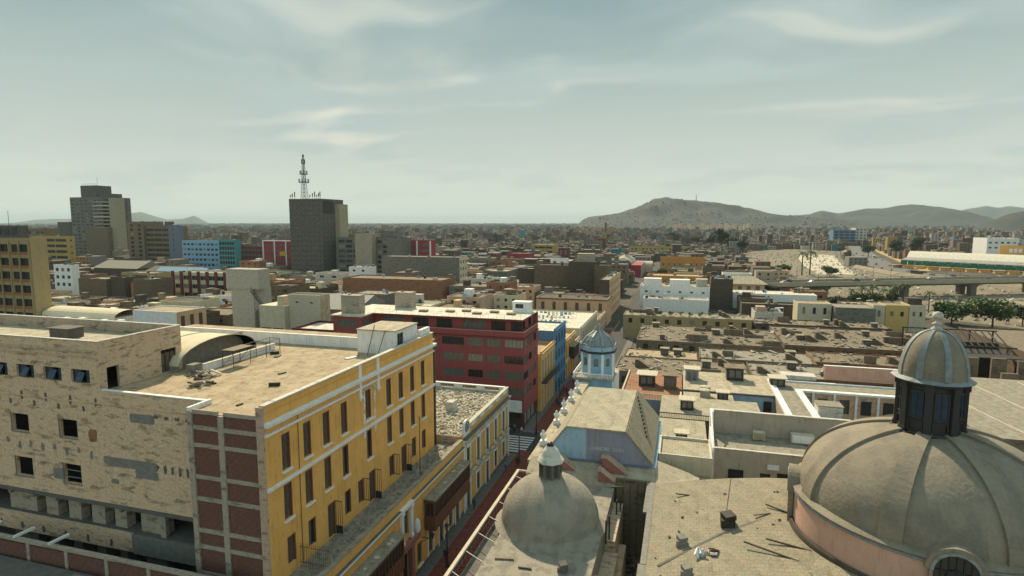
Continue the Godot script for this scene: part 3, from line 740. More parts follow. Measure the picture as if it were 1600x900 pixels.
	for i in range(ys.size() - 1):
		var y0: float = ys[i]; var y1: float = ys[i + 1]
		for q in [[-38.49, -35.96], [-35.39, X - 0.63]]:
			var m := MB.new(); m.bx(q[0], q[1], maxf(y0 + 0.35, 0), y1, D0 - 0.05 + rng.randf() * 0.03, D0 + 0.05); part(t, "brick_panel", m, MT.brick)
			m = MB.new(); m.bx(q[0], q[1], y1 + 0.002, y1 + 0.345, D0 - 0.1 - rng.randf() * 0.03, D0 + 0.055); part(t, "concrete_beam", m, MT.concrete)
	# roof and what stands on it
	var r := MB.new(); r.bx(-72, -51.21, 24.0, 24.38, 49.4, 72, false); r.bx(-51.2, X - 0.35, 24.0, 24.38, 40.27, 72, false); r.bx(-39.0, X - 0.6, 24.3, 24.38, 37.9, 40.269, false); part(t, "roof", r, MT.roof_tan)
	r = MB.new(); r.bx(-39.05, -38.8, 24.385, 24.8, 37.7, 40.2); part(t, "parapet", r, MT.white)
	r = MB.new(); r.bx(-70.0, -37.45, 24.385, 25.65, 63.6, 63.85); part(t, "parapet", r, MT.white)
	r = MB.new(); r.bx(-70.0, -37.45, 25.652, 25.73, 63.55, 63.9); part(t, "parapet_cap", r, MT.white)
	r = MB.new(); r.bx(-70, -60, 0, 24.0, 49.5, 72, false); r.bx(-60, X - 0.36, 0, 24.0, 71.8, 72, false); part(t, "back_wall", r, MT.cement_dark)
	var ph := thing("penthouse", "white box penthouse on the tan roof of the yellow building", "roof room", V(-35, 24.38, 64))
	w = MB.new(); w.wall(V(-37.4, 24.38, 61.6), Vector3.RIGHT, 5.0, 2.75, []); w.wall(V(-32.4, 24.38, 61.6), Vector3(0, 0, -1), 6.0, 2.75, [[0.6, 0.9, 1.6, 1.5]], 0.2); w.wall(V(-37.4, 24.38, 67.6), Vector3(0, 0, 1), 6.0, 2.75, []); w.wall(V(-32.4, 24.38, 67.6), Vector3.LEFT, 5.0, 2.75, [])
	part(ph, "wall", w, MT.white)
	window(ph, V(-32.4, 24.38, 61.6), Vector3(0, 0, -1), [0.6, 0.9, 1.6, 1.5], "plain", 0.15)
	r = MB.new(); r.bx(-37.5, -32.3, 27.132, 27.26, 61.5, 67.7); part(ph, "roof", r, MT.roof_pale)
	r = MB.new(); r.bx(-32.35, X - 0.36, 24.385, 26.3, 67.6, 70.3); part(ph, "stair_wall", r, MT.white)
	for i in 2:
		var s := thing("pole", ["long", "shorter"][i] + " rusty pole leaning on the white penthouse", "pole", V(-35.3 + i * 1.3, 24.4, 60.4))
		r = MB.new(); r.bar(V(-35.3 + i * 1.3, 24.4, 60.2), V(-35.0 + i * 1.4, 27.9 - i * 0.6, 61.55), 0.045); part(s, "shaft", r, MT.timber)
	# canvas vault and low white walls
	var va := thing("vaulted_canopy", "cream canvas vault canopy on the roof behind the derelict block", "canopy", V(-58, 24.4, 53.5))
	r = MB.new()
	for i in 16:
		var a0 := PI * i / 16.0; var a1 := PI * (i + 1) / 16.0
		var p0 := V(0, 25.0 + 2.1 * sin(a0), 53.6 - cos(a0) * 5.8); var p1 := V(0, 25.0 + 2.1 * sin(a1), 53.6 - cos(a1) * 5.8)
		var n0 := Vector3(0, sin(a0) / 2.1, cos(a0) / 5.8).normalized(); var n1 := Vector3(0, sin(a1) / 2.1, cos(a1) / 5.8).normalized()
		for k in 2:
			var s := 1.0 if k == 0 else -1.0; var dn := Vector3(0, -0.05 * k, 0); var L0 := Vector3(-72, 0, 0) + dn; var R0 := Vector3(-50.2, 0, 0) + dn
			r.trin(p0 + L0, p0 + R0, p1 + R0, n0 * s, n0 * s, n1 * s); r.trin(p0 + L0, p1 + R0, p1 + L0, n0 * s, n1 * s, n1 * s)
	part(va, "canvas", r, MT.canvas)
	for x in [-50.15, -54.5, -59.0, -63.5]:
		r = MB.new()
		for i in 12:
			var a0 := PI * i / 12.0; var a1 := PI * (i + 1) / 12.0
			r.bar(V(x, 25.03 + 2.12 * sin(a0), 53.6 - cos(a0) * 5.83), V(x, 25.03 + 2.12 * sin(a1), 53.6 - cos(a1) * 5.83), 0.045)
		part(va, "hoop", r, MT.bone)
	r = MB.new(); r.bx(-72, -50.3, 24.385, 25.0, 47.75, 47.95); r.bx(-72, -50.3, 24.385, 25.0, 59.3, 59.5); r.bx(-52.2, -52.0, 24.385, 26.6, 49, 59.3); part(va, "base_wall", r, MT.cement)
	r = MB.new(); r.bx(-49.2, -48.3, 24.385, 25.3, 47.8, 48.9); part(va, "plinth", r, MT.cement)
	var pw := thing("parapet_wall", "low white wall running beside the canvas vault on the tan roof", "wall", V(-48, 24.4, 54))
	r = MB.new(); r.bx(-48.2, -47.9, 24.385, 25.15, 48.92, 60); part(pw, "wall", r, MT.white)
	r = MB.new(); r.bx(-48.28, -47.82, 25.153, 25.22, 48.9, 60.05); part(pw, "coping", r, MT.white_old)
	var fr := thing("scaffold_frame", "thin steel trestle frame standing by the low white roof wall", "trestle", V(-46.5, 24.4, 54))
	for d in [51.0, 53.6, 56.2, 58.6]:
		r = MB.new()
		for x in [-47.5, -46.1]: r.bar(V(x, 24.385, d), V(x, 26.2, d), 0.035)
		r.bar(V(-47.5, 26.2, d), V(-46.1, 26.2, d), 0.035); part(fr, "leg_frame", r, MT.iron)
	r = MB.new()
	for x in [-47.5, -46.1]:
		r.bar(V(x, 26.2, 51), V(x, 26.2, 58.6), 0.035); r.bar(V(x, 24.9, 51), V(x, 24.9, 58.6), 0.025); r.bar(V(x, 24.5, 51), V(x, 26.1, 53.6), 0.02)
	part(fr, "rail", r, MT.iron)
	r = MB.new(); r.bx(-47.6, -46.0, 26.24, 26.28, 51, 54.0); part(fr, "board", r, MT.plank)

func terrace_house() -> void:
	var t := thing("balcony_house", "low yellow street house with dusty terrace roof and two carved timber balconies", "house", V(-29, 0, 52))
	var X := -28.0; var o := V(X, 0, 24); var u := Vector3(0, 0, -1)
	var w := MB.new(); var holes := []
	for d in [30.0, 34.5, 39.0, 43.5, 48.0, 60.4, 63.6, 66.6]: holes.append([d - 24, 0.6 if d != 63.6 else 0.15, 1.3, 3.0])
	holes.append([53.0 - 24, 0.15, 2.2, 4.6]); holes.append([57.5 - 24, 0.9, 1.2, 2.7]); holes.append([69.0 - 24, 0.15, 1.3, 3.3])
	holes.append([54.2 - 24, 6.2, 1.2, 2.9])
	w.wall(o, u, 48.0, 10.65, holes, 0.3); w.bx(X - 0.4, X - 0.003, 9.9, 10.65, 24, 71.99)
	part(t, "wall", w, MT.yellow)
	for i in holes.size(): window(t, o, u, holes[i], "open" if i in [4, 8] else "shutter", 0.22, "door" if holes[i][1] < 0.3 else "window")
	for i in holes.size():
		if i in [5, 6, 7, 10]:
			var m := MB.new(); var r: Array = holes[i]
			m.bx(X + 0.003, X + 0.1, r[1], r[1] + r[3] + 0.2, 24 + r[0] - 0.25, 24 + r[0]); m.bx(X + 0.003, X + 0.1, r[1], r[1] + r[3] + 0.2, 24 + r[0] + r[2], 24 + r[0] + r[2] + 0.25); part(t, "door_surround", m, MT.white)
		elif i != 8 and i != 11:
			var m := MB.new(); var r: Array = holes[i]; m.bx(X + 0.003, X + 0.18, r[1] - 0.15, r[1] - 0.003, 24 + r[0] - 0.1, 24 + r[0] + r[2] + 0.1); part(t, "sill", m, MT.white)
	var b := MB.new(); b.bx(X - 0.5, X + 0.1, 10.653, 10.75, 24, 72); part(t, "parapet_cap", b, MT.roof_grey)
	b = MB.new(); b.bx(X + 0.003, X + 0.35, 9.45, 9.6, 24, 72); part(t, "cornice", b, MT.white)
	b = MB.new(); b.bx(X + 0.003, X + 0.3, 9.6, 9.68, 24, 72); part(t, "cornice", b, MT.cement_dark)
	b = MB.new(); b.bx(X + 0.002, X + 0.06, 0.0, 0.55, 24, 72, false); part(t, "plinth", b, MT.cement_dark)
	b = MB.new(); b.bx(-31.49, X - 0.41, 9.4, 10.0, 24, 71.9, false); part(t, "terrace", b, MT.roof_grey)
	# the stone portal with twin white pilasters above
	for d in [53.35, 55.55]:
		var m := MB.new(); m.bx(X + 0.003, X + 0.3, 5.9, 9.2, d, d + 0.5); m.bx(X + 0.003, X + 0.4, 9.0, 9.35, d - 0.08, d + 0.58); m.bx(X + 0.003, X + 0.38, 5.6, 5.9, d - 0.06, d + 0.56); part(t, "pilaster", m, MT.white)
	b = MB.new(); b.bx(X + 0.003, X + 0.42, 9.36, 9.7, 53.3, 56.1); part(t, "pediment", b, MT.white)
	b = MB.new(); b.bx(X + 0.003, X + 0.5, 0.0, 5.0, 52.3, 53.0, false); b.bx(X + 0.003, X + 0.5, 0.0, 5.0, 55.2, 55.9, false); b.bx(X + 0.003, X + 0.6, 4.9, 5.5, 52.1, 57.3); part(t, "stone_portal", b, MT.pink_deep)
	b = MB.new(); b.lathe(V(X + 0.25, 5.5, 57.0), [Vector2(0.3, 0), Vector2(0.42, 0.5), Vector2(0.32, 1.2), Vector2(0.1, 1.6)], 10); part(t, "stone_scroll", b, MT.white)
	# timber balconies
	balcony(t, 43.2, 51.6, 8.1, 4.7)
	balcony(t, 59.4, 70.9, 8.1, 4.6)
	# fence across the near end of the terrace
	var fe := thing("iron_fence", "thin iron railing across the near end of the terrace", "fence", V(-30, 10, 41.5))
	for k in 16:
		b = MB.new(); b.bar(V(-31.3 + k * 0.19, 10.0, 41.3), V(-31.3 + k * 0.19, 12.2, 41.3), 0.016, 0.016, 4); part(fe, "bar", b, MT.iron)
	b = MB.new(); b.bar(V(-31.4, 10.5, 41.3), V(-28.4, 10.5, 41.3), 0.02); b.bar(V(-31.4, 11.9, 41.3), V(-28.4, 11.9, 41.3), 0.02); part(fe, "rail", b, MT.iron)
	var po := thing("flagpole", "thin dark mast standing on the terrace against the yellow facade", "mast", V(-29.4, 10, 61.5))
	b = MB.new(); b.bar(V(-29.4, 10, 61.5), V(-29.4, 17.2, 61.5), 0.04); part(po, "shaft", b, MT.iron)

func balcony(t: Node3D, d0: float, d1: float, yt: float, yb: float) -> void:
	var X := -28.0; var F := -26.6
	var r := MB.new(); r.bx(X + 0.003, F + 0.14, yt, yt + 0.14, d0 - 0.14, d1 + 0.14)
	var bal := part(t, "balcony_roof", r, MT.roof_grey)
	var b := MB.new()
	b.bx(X + 0.003, F, yb, yb + 0.2, d0, d1); b.bx(X + 0.003, F - 0.06, yb - 0.25, yb - 0.003, d0 + 0.1, d1 - 0.1)
	b.bx(X + 0.003, F, yt - 0.35, yt - 0.003, d0, d1); b.bx(F - 0.05, F - 0.02, yb + 0.2, yb + 1.5, d0 + 0.02, d1 - 0.02); b.bx(X + 0.003, F - 0.05, yb + 0.2, yb + 1.5, d0 + 0.02, d0 + 0.06)
	b.bx(X + 0.003, F - 0.05, yb + 0.2, yt - 0.35, d1 - 0.06, d1 - 0.02)
	part(t, "balcony_box", b, MT.timber)
	var n := int((d1 - d0) / 0.62); var s := (d1 - d0 - 0.12) / n
	for i in n + 1:
		var p := MB.new(); p.bx(F - 0.09, F - 0.003, yb + 1.5, yt - 0.35, d0 + i * s, d0 + 0.12 + i * s); part(t, "balcony_post", p, MT.timber)
		if i < n:
			p = MB.new(); p.bx(F - 0.04, F + 0.02, yb + 0.3, yb + 0.8, d0 + i * s + 0.1, d0 + i * s + s - 0.04); p.bx(F - 0.04, F + 0.02, yb + 0.88, yb + 1.4, d0 + i * s + 0.1, d0 + i * s + s - 0.04); part(t, "balcony_panel", p, MT.timber_red)
	for k in 3:
		var p := MB.new(); p.bx(X + 0.25 + k * 0.45, X + 0.36 + k * 0.45, yb + 1.5, yt - 0.35, d0 + 0.01, d0 + 0.09); part(t, "balcony_post", p, MT.timber)
	var g := MB.new(); g.bx(F - 0.3, F - 0.28, yb + 1.4, yt - 0.35, d0 + 0.2, d1 - 0.2); g.bx(X + 0.1, F - 0.3, yb + 1.4, yt - 0.35, d0 + 0.2, d0 + 0.22); part(t, "balcony_lattice", g, MT.timber_dark)
	for k in 5:
		var p := patch(Vector3.ZERO, Vector3.RIGHT, 0, 0, rng.randf_range(0.3, 0.8), rng.randf_range(0.2, 0.5), 0.3)
		p.use_col = false
		var q := put(bal, "paper_scrap", p.mesh(MT.bone), Vector3.ZERO)
		q.transform = Transform3D(Basis(Vector3.RIGHT, -PI / 2), V(-27.9 + rng.randf() * 0.6, yt + 0.15, rng.randf_range(d0 + 0.6, d1 - 0.6)))

func balusters(t: Node3D, a: Vector3, b: Vector3, h: float, n: int, m: Material) -> void:
	var me := MB.new(); me.lathe(Vector3.ZERO, [Vector2(0.05, 0), Vector2(0.09, h * 0.3), Vector2(0.04, h * 0.6), Vector2(0.07, h)], 6)
	var am := me.mesh(m)
	for i in n: put(t, "baluster", am, a.lerp(b, (i + 0.5) / n) - t.position)

func balustrade_house() -> void:
	var t := thing("balustrade_house", "yellow and white corner house with roof balustrade and flat roof full of rubble", "house", V(-38, 0, 83))
	var X := -28.0; var D0 := 72.02; var D1 := 93.4; var o := V(X, 0, D0); var u := Vector3(0, 0, -1)
	reserved.append([-60, -26, 70, 105])
	var holes := []; var st := []
	for i in 5:
		holes.append([1.2 + i * 4.15, 5.3, 1.35, 3.7]); st.append("open" if i % 2 == 0 else "shutter")
		holes.append([1.1 + i * 4.15, 0.2 if i in [0, 2] else 0.9, 1.45, 3.6 if i in [0, 2] else 2.9]); st.append("shutter" if i % 2 == 0 else "open")
	var w := MB.new(); w.wall(o, u, D1 - D0, 11.4, holes, 0.3); w.wall(V(X, 0, D1), Vector3.LEFT, 22.0, 11.4, []); w.wall(V(-50, 0, D0), Vector3.RIGHT, 22.0, 11.0, []); part(t, "wall", w, MT.yellow2)
	w = MB.new(); w.bx(-31.45, X - 0.5, 10.02, 11.02, D0 - 0.06, D0 - 0.005); part(t, "end_wall", w, MT.pinkish)
	for i in holes.size():
		var r: Array = holes[i]; window(t, o, u, r, st[i], 0.22, "french_window" if i % 2 == 0 else "door")
		var m := MB.new(); var d: float = D0 + r[0]
		m.bx(X + 0.003, X + 0.12, r[1], r[1] + r[3] + 0.3, d - 0.3, d); m.bx(X + 0.003, X + 0.12, r[1], r[1] + r[3] + 0.3, d + r[2], d + r[2] + 0.3); m.bx(X + 0.003, X + 0.2, r[1] + r[3], r[1] + r[3] + 0.3, d, d + r[2]); part(t, "window_surround", m, MT.white)
		if i % 2 == 0:
			m = MB.new(); m.bx(X + 0.003, X + 0.75, 5.0, 5.14, d - 0.5, d + r[2] + 0.5); part(t, "balcony_slab", m, MT.white_old)
			m = MB.new()
			for k in 8: m.bar(V(X + 0.7, 5.14, d - 0.45 + k * 0.32), V(X + 0.7, 6.1, d - 0.45 + k * 0.32), 0.015, 0.015, 4)
			m.bx(X + 0.68, X + 0.72, 6.08, 6.12, d - 0.5, d + r[2] + 0.5); m.bx(X + 0.02, X + 0.68, 6.08, 6.12, d - 0.5, d - 0.46); part(t, "balcony_rail", m, MT.iron)
			m = MB.new(); m.bx(X + 0.003, X + 0.06, 9.35, 10.1, d - 0.3, d + r[2] + 0.3); part(t, "plaque", m, MT.white_old)
	for d in [72.05, 93.0]:
		var m := MB.new(); m.bx(X + 0.003, X + 0.16, 0, 10.3, d, d + 0.38, false); part(t, "pilaster", m, MT.white)
	for q in [[10.32, 0.2, 0.5, "white"], [10.52, 0.14, 0.62, "cement_dark"], [9.1, 0.16, 0.12, "white"], [4.75, 0.2, 0.25, "white"]]:
		var m := MB.new(); m.bx(X + 0.003, X + q[2], q[0], q[0] + q[1] - 0.003, D0, D1 + 0.1); part(t, "cornice", m, MT[q[3]])
	var b := MB.new(); b.bx(X + 0.002, X + 0.08, 0, 0.6, D0 + 0.4, D1, false); part(t, "plinth", b, MT.cement_dark)
	# parapet with panels, balustrade along the far side, round crest at the near end
	b = MB.new(); b.bx(X - 0.4, X, 11.403, 12.0, D0 + 2.2, D1); part(t, "parapet", b, MT.white_old)
	b = MB.new(); b.bx(X - 0.5, X + 0.1, 12.003, 12.13, D0 + 2.2, D1 + 0.1); part(t, "parapet_cap", b, MT.bone)
	for i in 5:
		b = MB.new(); b.bx(X + 0.003, X + 0.07, 11.45, 11.95, D0 + 3.2 + i * 3.8, D0 + 5.0 + i * 3.8); part(t, "parapet_panel", b, MT.white)
	b = MB.new(); b.bx(-50, X - 0.42, 11.0, 11.35, D1 - 0.4, D1 - 0.004); part(t, "parapet", b, MT.white_old)
	b = MB.new(); b.bx(-50, X - 0.52, 12.003, 12.15, D1 - 0.45, D1 + 0.1); part(t, "parapet_cap", b, MT.white)
	for i in 6:
		b = MB.new(); b.bx(-50 + i * 4.1, -48.6 + i * 4.1 if i < 5 else X - 0.42, 11.35, 12.0, D1 - 0.38, D1 - 0.02); part(t, "pier", b, MT.white)
		if i < 5: balusters(t, V(-48.6 + i * 4.1, 11.35, D1 - 0.2), V(-45.9 + i * 4.1, 11.35, D1 - 0.2), 0.65, 9, MT.bone)
	b = MB.new(); var c := V(X + 0.12, 12.0, D0 + 1.25); var pts := []
	for i in 15: pts.append(c + Vector3(0, sin(PI * i / 14.0) * 1.05, cos(PI * i / 14.0) * 1.15))
	pts.reverse(); b.prism(pts, Vector3(-0.3, 0, 0)); b.bx(X - 0.18, X + 0.12, 10.9, 12.0, D0 + 0.1, D0 + 2.4); part(t, "crest", b, MT.white)
	b = MB.new(); b.xf = Transform3D(Basis(Vector3(0, 0, 1), -PI / 2), V(X + 0.14, 12.1, D0 + 1.25)); b.lathe(Vector3.ZERO, [Vector2(0.75, -0.02), Vector2(0.7, 0.09), Vector2(0.55, 0.1), Vector2(0.5, 0.01)], 18); b.lathe(Vector3.ZERO, [Vector2(0.35, 0), Vector2(0.25, 0.12), Vector2(0.02, 0.15)], 12); part(t, "medallion", b, MT.cement)
	b = MB.new(); b.bx(-50, X - 0.41, 10.8, 11.0, D0 + 0.02, D1 - 0.42); part(t, "roof", b, MT.roof_grey)
	# light-well huts on the roof
	for q in [[-45.5, 79, 1.4, 1.2], [-41.2, 78.5, 1.7, 1.4], [-34.5, 81.5, 1.5, 1.5], [-44, 86, 1.2, 1.0]]:
		b = MB.new(); b.prism([V(q[0], 11.0, q[1]), V(q[0] + q[2], 11.0, q[1]), V(q[0] + q[2] * 0.8, 11.0 + q[3], q[1]), V(q[0] + 0.1, 11.0 + q[3], q[1])], V(0, 0, 1.5)); part(t, "dormer", b, MT.white_old)
	# rubble over the roof
	b = MB.new(); rng.seed = 71
	for i in 2600:
		var s := rng.randf_range(0.05, 0.24); var h := rng.randf_range(0.02, 0.13)
		b.xf = Transform3D(Basis.from_euler(Vector3(rng.randf_range(-0.4, 0.4), rng.randf() * TAU, rng.randf_range(-0.4, 0.4))), V(rng.randf_range(-49.6, -28.9), 11.0 + h * 0.4 + rng.randf() * 0.1, rng.randf_range(72.4, 92.6)))
		b.box(Vector3(-s * 2.0, -h / 2, -s * 0.5), Vector3(s * 2.0, h / 2, s * 0.5), false)
	b.xf = Transform3D.IDENTITY
	var rb := part(t, "rubble", b, MT.bone); rb.set_meta("kind", "stuff")

func red_building() -> void:
	var t := thing("red_office_building", "dark red seven storey office building with steel windows on the street corner", "building", V(-46, 0, 112))
	reserved.append([-70, -26, 99, 119])
	var X0 := -67.0; var X := -28.6; var D := 106.0; var DP := 11.0
	var fr := MB.new(); var cols := [[-59.5, 4.6], [-54.0, 3.1], [-50.2, 3.2], [-45.4, 4.6], [-40.0, 3.1], [-36.2, 2.9], [-32.5, 3.86]]
	var holes := []; var sty := []
	for r in 4:
		for i in cols.size():
			var y := 16.1 - r * 3.15
			holes.append([cols[i][0] - X0, y - 3.4, cols[i][1], 1.5]); sty.append(["pale", "grid", "curtain", "steel", "pale"][(i * 7 + r * 4) % 5])
	fr.wall(V(X0, 3.4, D), Vector3.RIGHT, X - X0, 15.1, holes, 0.2)
	var sh := []
	for r in 4:
		for i in 3: sh.append([0.06 + i * 3.55, 16.1 - r * 3.15 - 3.4, 2.9 if i == 0 else 2.3, 1.5])
	fr.wall(V(X, 3.4, D), Vector3(0, 0, -1), DP, 15.1, sh, 0.2)
	fr.wall(V(X, 0, D + DP), Vector3.LEFT, X - X0, 21.4, [])
	# top storey set back behind a parapet
	var th := []
	for q in [[-58.6, 4.6], [-52.3, 3.6], [-47.0, 3.4], [-41.2, 4.6], [-35.5, 2.9], [-31.5, 2.2]]: th.append([q[0] + 60.7, 0.7, q[1], 1.75])
	var tr := MB.new(); tr.wall(V(-60.7, 18.5, D + 1.0), Vector3.RIGHT, 31.2, 2.9, th, 0.2); tr.wall(V(-29.5, 18.5, D + 1.0), Vector3(0, 0, -1), DP - 1.0, 2.9, [[1.0, 0.7, 2.2, 1.6], [5.5, 0.7, 2.2, 1.6]], 0.2)
	part(t, "wall", fr, MT.red); part(t, "top_storey", tr, MT.red)
	for i in holes.size(): window(t, V(X0, 3.4, D), Vector3.RIGHT, holes[i], sty[i], 0.14)
	for i in sh.size(): window(t, V(X, 3.4, D), Vector3(0, 0, -1), sh[i], ["curtain", "pale", "grid"][(i + i / 3) % 3], 0.14)
	for i in th.size(): window(t, V(-60.7, 18.5, D + 1.0), Vector3.RIGHT, th[i], "grid" if i % 3 != 0 else "steel", 0.14)
	window(t, V(-29.5, 18.5, D + 1.0), Vector3(0, 0, -1), [1.0, 0.7, 2.2, 1.6], "grid", 0.14); window(t, V(-29.5, 18.5, D + 1.0), Vector3(0, 0, -1), [5.5, 0.7, 2.2, 1.6], "grid", 0.14)
	var b := MB.new(); b.bx(-60.7, X - 0.003, 18.3, 18.45, D + 0.003, D + DP); part(t, "balcony_floor", b, MT.pavement)
	b = MB.new(); b.bx(-60.7, X - 0.25, 18.5, 19.15, D, D + 0.22); b.bx(X - 0.25, X, 18.5, 19.15, D, D + DP); part(t, "parapet", b, MT.red)
	b = MB.new(); b.bx(-60.7, X + 0.04, 19.153, 19.22, D - 0.04, D + 0.26); b.bx(X - 0.29, X + 0.04, 19.153, 19.22, D + 0.261, D + DP); part(t, "parapet_cap", b, MT.pink)
	b = MB.new(); b.bx(-60.7, X + 0.25, 17.95, 18.12, D - 0.25, D - 0.004); b.bx(X + 0.004, X + 0.25, 17.95, 18.12, D, D + DP); part(t, "ledge", b, MT.maroon)
	# flat cream roof with skylights, rails and a white hut
	b = MB.new(); b.bx(X0, X - 0.05, 21.4, 21.62, D - 0.5, D + DP); part(t, "roof_edge", b, MT.maroon)
	b = MB.new(); b.bx(X0 + 0.1, X - 0.15, 21.6, 21.66, D - 0.4, D + DP - 0.1); part(t, "roof", b, MT.roof_white)
	for q in [[-52, 109.5], [-46.5, 110.5], [-43.5, 112], [-40.3, 109.5], [-37.5, 112.2], [-33.5, 110.6]]:
		b = MB.new(); b.bx(q[0], q[0] + 1.6, 21.663, 21.95, q[1], q[1] + 1.2); b.bx(q[0] - 0.1, q[0] + 1.7, 21.953, 22.02, q[1] - 0.1, q[1] + 1.3); part(t, "skylight", b, MT.plank)
	var p := MB.new()
	for k in 20: p.bar(V(-60 + k * 1.62, 21.66, D - 0.2), V(-60 + k * 1.62, 22.6, D - 0.2), 0.02, 0.02, 4)
	p.bar(V(-60, 22.6, D - 0.2), V(X - 0.3, 22.6, D - 0.2), 0.02, 0.02, 4); part(t, "roof_rail", p, MT.iron)
	var hb := MB.new(); hb.wall(V(-33.4, 21.66, 114.6), Vector3.RIGHT, 3.6, 2.0, [[0.6, 0.8, 1.7, 0.9]], 0.15); hb.wall(V(-29.8, 21.66, 114.6), Vector3(0, 0, -1), 2.3, 2.0, []); hb.wall(V(-33.4, 21.66, 116.9), Vector3(0, 0, 1), 2.3, 2.0, []); hb.bx(-33.5, -29.7, 23.66, 23.8, 114.5, 117); part(t, "roof_hut", hb, MT.white)
	window(t, V(-33.4, 21.66, 114.6), Vector3.RIGHT, [0.6, 0.8, 1.7, 0.9], "plain", 0.1)
	# projecting left wing
	b = MB.new(); b.wall(V(X0, 0, 101.5), Vector3.RIGHT, 6.3, 21.4, [[1.0, 19.3, 4.2, 1.4]], 0.2); b.wall(V(-60.7, 0, 101.5), Vector3(0, 0, -1), 5.4, 21.4, [[0.6, 19.2, 3.6, 1.5]], 0.2); b.wall(V(X0, 0, 106.9), Vector3(0, 0, 1), 5.4, 21.4, []); part(t, "wing_wall", b, MT.red)
	window(t, V(X0, 0, 101.5), Vector3.RIGHT, [1.0, 19.3, 4.2, 1.4], "steel", 0.14); window(t, V(-60.7, 0, 101.5), Vector3(0, 0, -1), [0.6, 19.2, 3.6, 1.5], "steel", 0.14)
	b = MB.new(); b.bx(X0 - 0.3, -60.4, 21.403, 21.67, 101.2, 105.49); part(t, "wing_roof", b, MT.roof_white)
	for q in [[-66.0, 103, 4.0, 3.6], [-59.5, 113.5, 3.8, 3.2]]:
		var k := thing("roof_tank", ("larger" if q[3] > 3.5 else "smaller") + " grey concrete water tank house on the red building roof", "water tank", V(q[0], 21.66, q[1]))
		b = MB.new(); b.bx(q[0], q[0] + q[2], 21.673, 21.67 + q[3], q[1], q[1] + 2.4); b.bx(q[0] - 0.1, q[0] + q[2] + 0.1, 21.674 + q[3], 21.8 + q[3], q[1] - 0.1, q[1] + 2.5); part(k, "shell", b, MT.concrete)
		b = MB.new(); b.bx(q[0] + 1, q[0] + 1.5, 21.803 + q[3], 22.0 + q[3], q[1] + 1, q[1] + 1.5); part(k, "lid", b, MT.cement)
	# shop floor: recessed front, blank white sign
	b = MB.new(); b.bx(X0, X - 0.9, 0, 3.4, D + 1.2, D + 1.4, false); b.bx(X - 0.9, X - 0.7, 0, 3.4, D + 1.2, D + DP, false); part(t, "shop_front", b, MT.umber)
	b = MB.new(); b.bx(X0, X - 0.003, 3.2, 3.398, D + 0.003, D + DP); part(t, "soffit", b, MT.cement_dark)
	for k in 5:
		b = MB.new(); b.bx(-66 + k * 9.2, -65.4 + k * 9.2, 0, 3.2, D + 0.05, D + 0.6, false); part(t, "column", b, MT.maroon)
	for k in 3:
		b = MB.new(); b.bx(X - 0.65, X - 0.62, 0.2, 2.7, D + 2.0 + k * 3, D + 4.2 + k * 3, false); part(t, "shop_shutter", b, MT.zinc)
	var sg := thing("sign_board", "blank white sign board under the red building's corner windows", "sign", V(-31, 3.5, 105.8))
	b = MB.new(); b.bx(-33.0, -29.0, 3.5, 5.9, D - 0.14, D - 0.01); part(sg, "panel", b, MT.white)
	b = MB.new(); b.bx(-33.1, -28.9, 3.4, 3.5, D - 0.18, D - 0.01); b.bx(-33.1, -28.9, 5.9, 6.0, D - 0.18, D - 0.01); part(sg, "frame", b, MT.frame_dark)

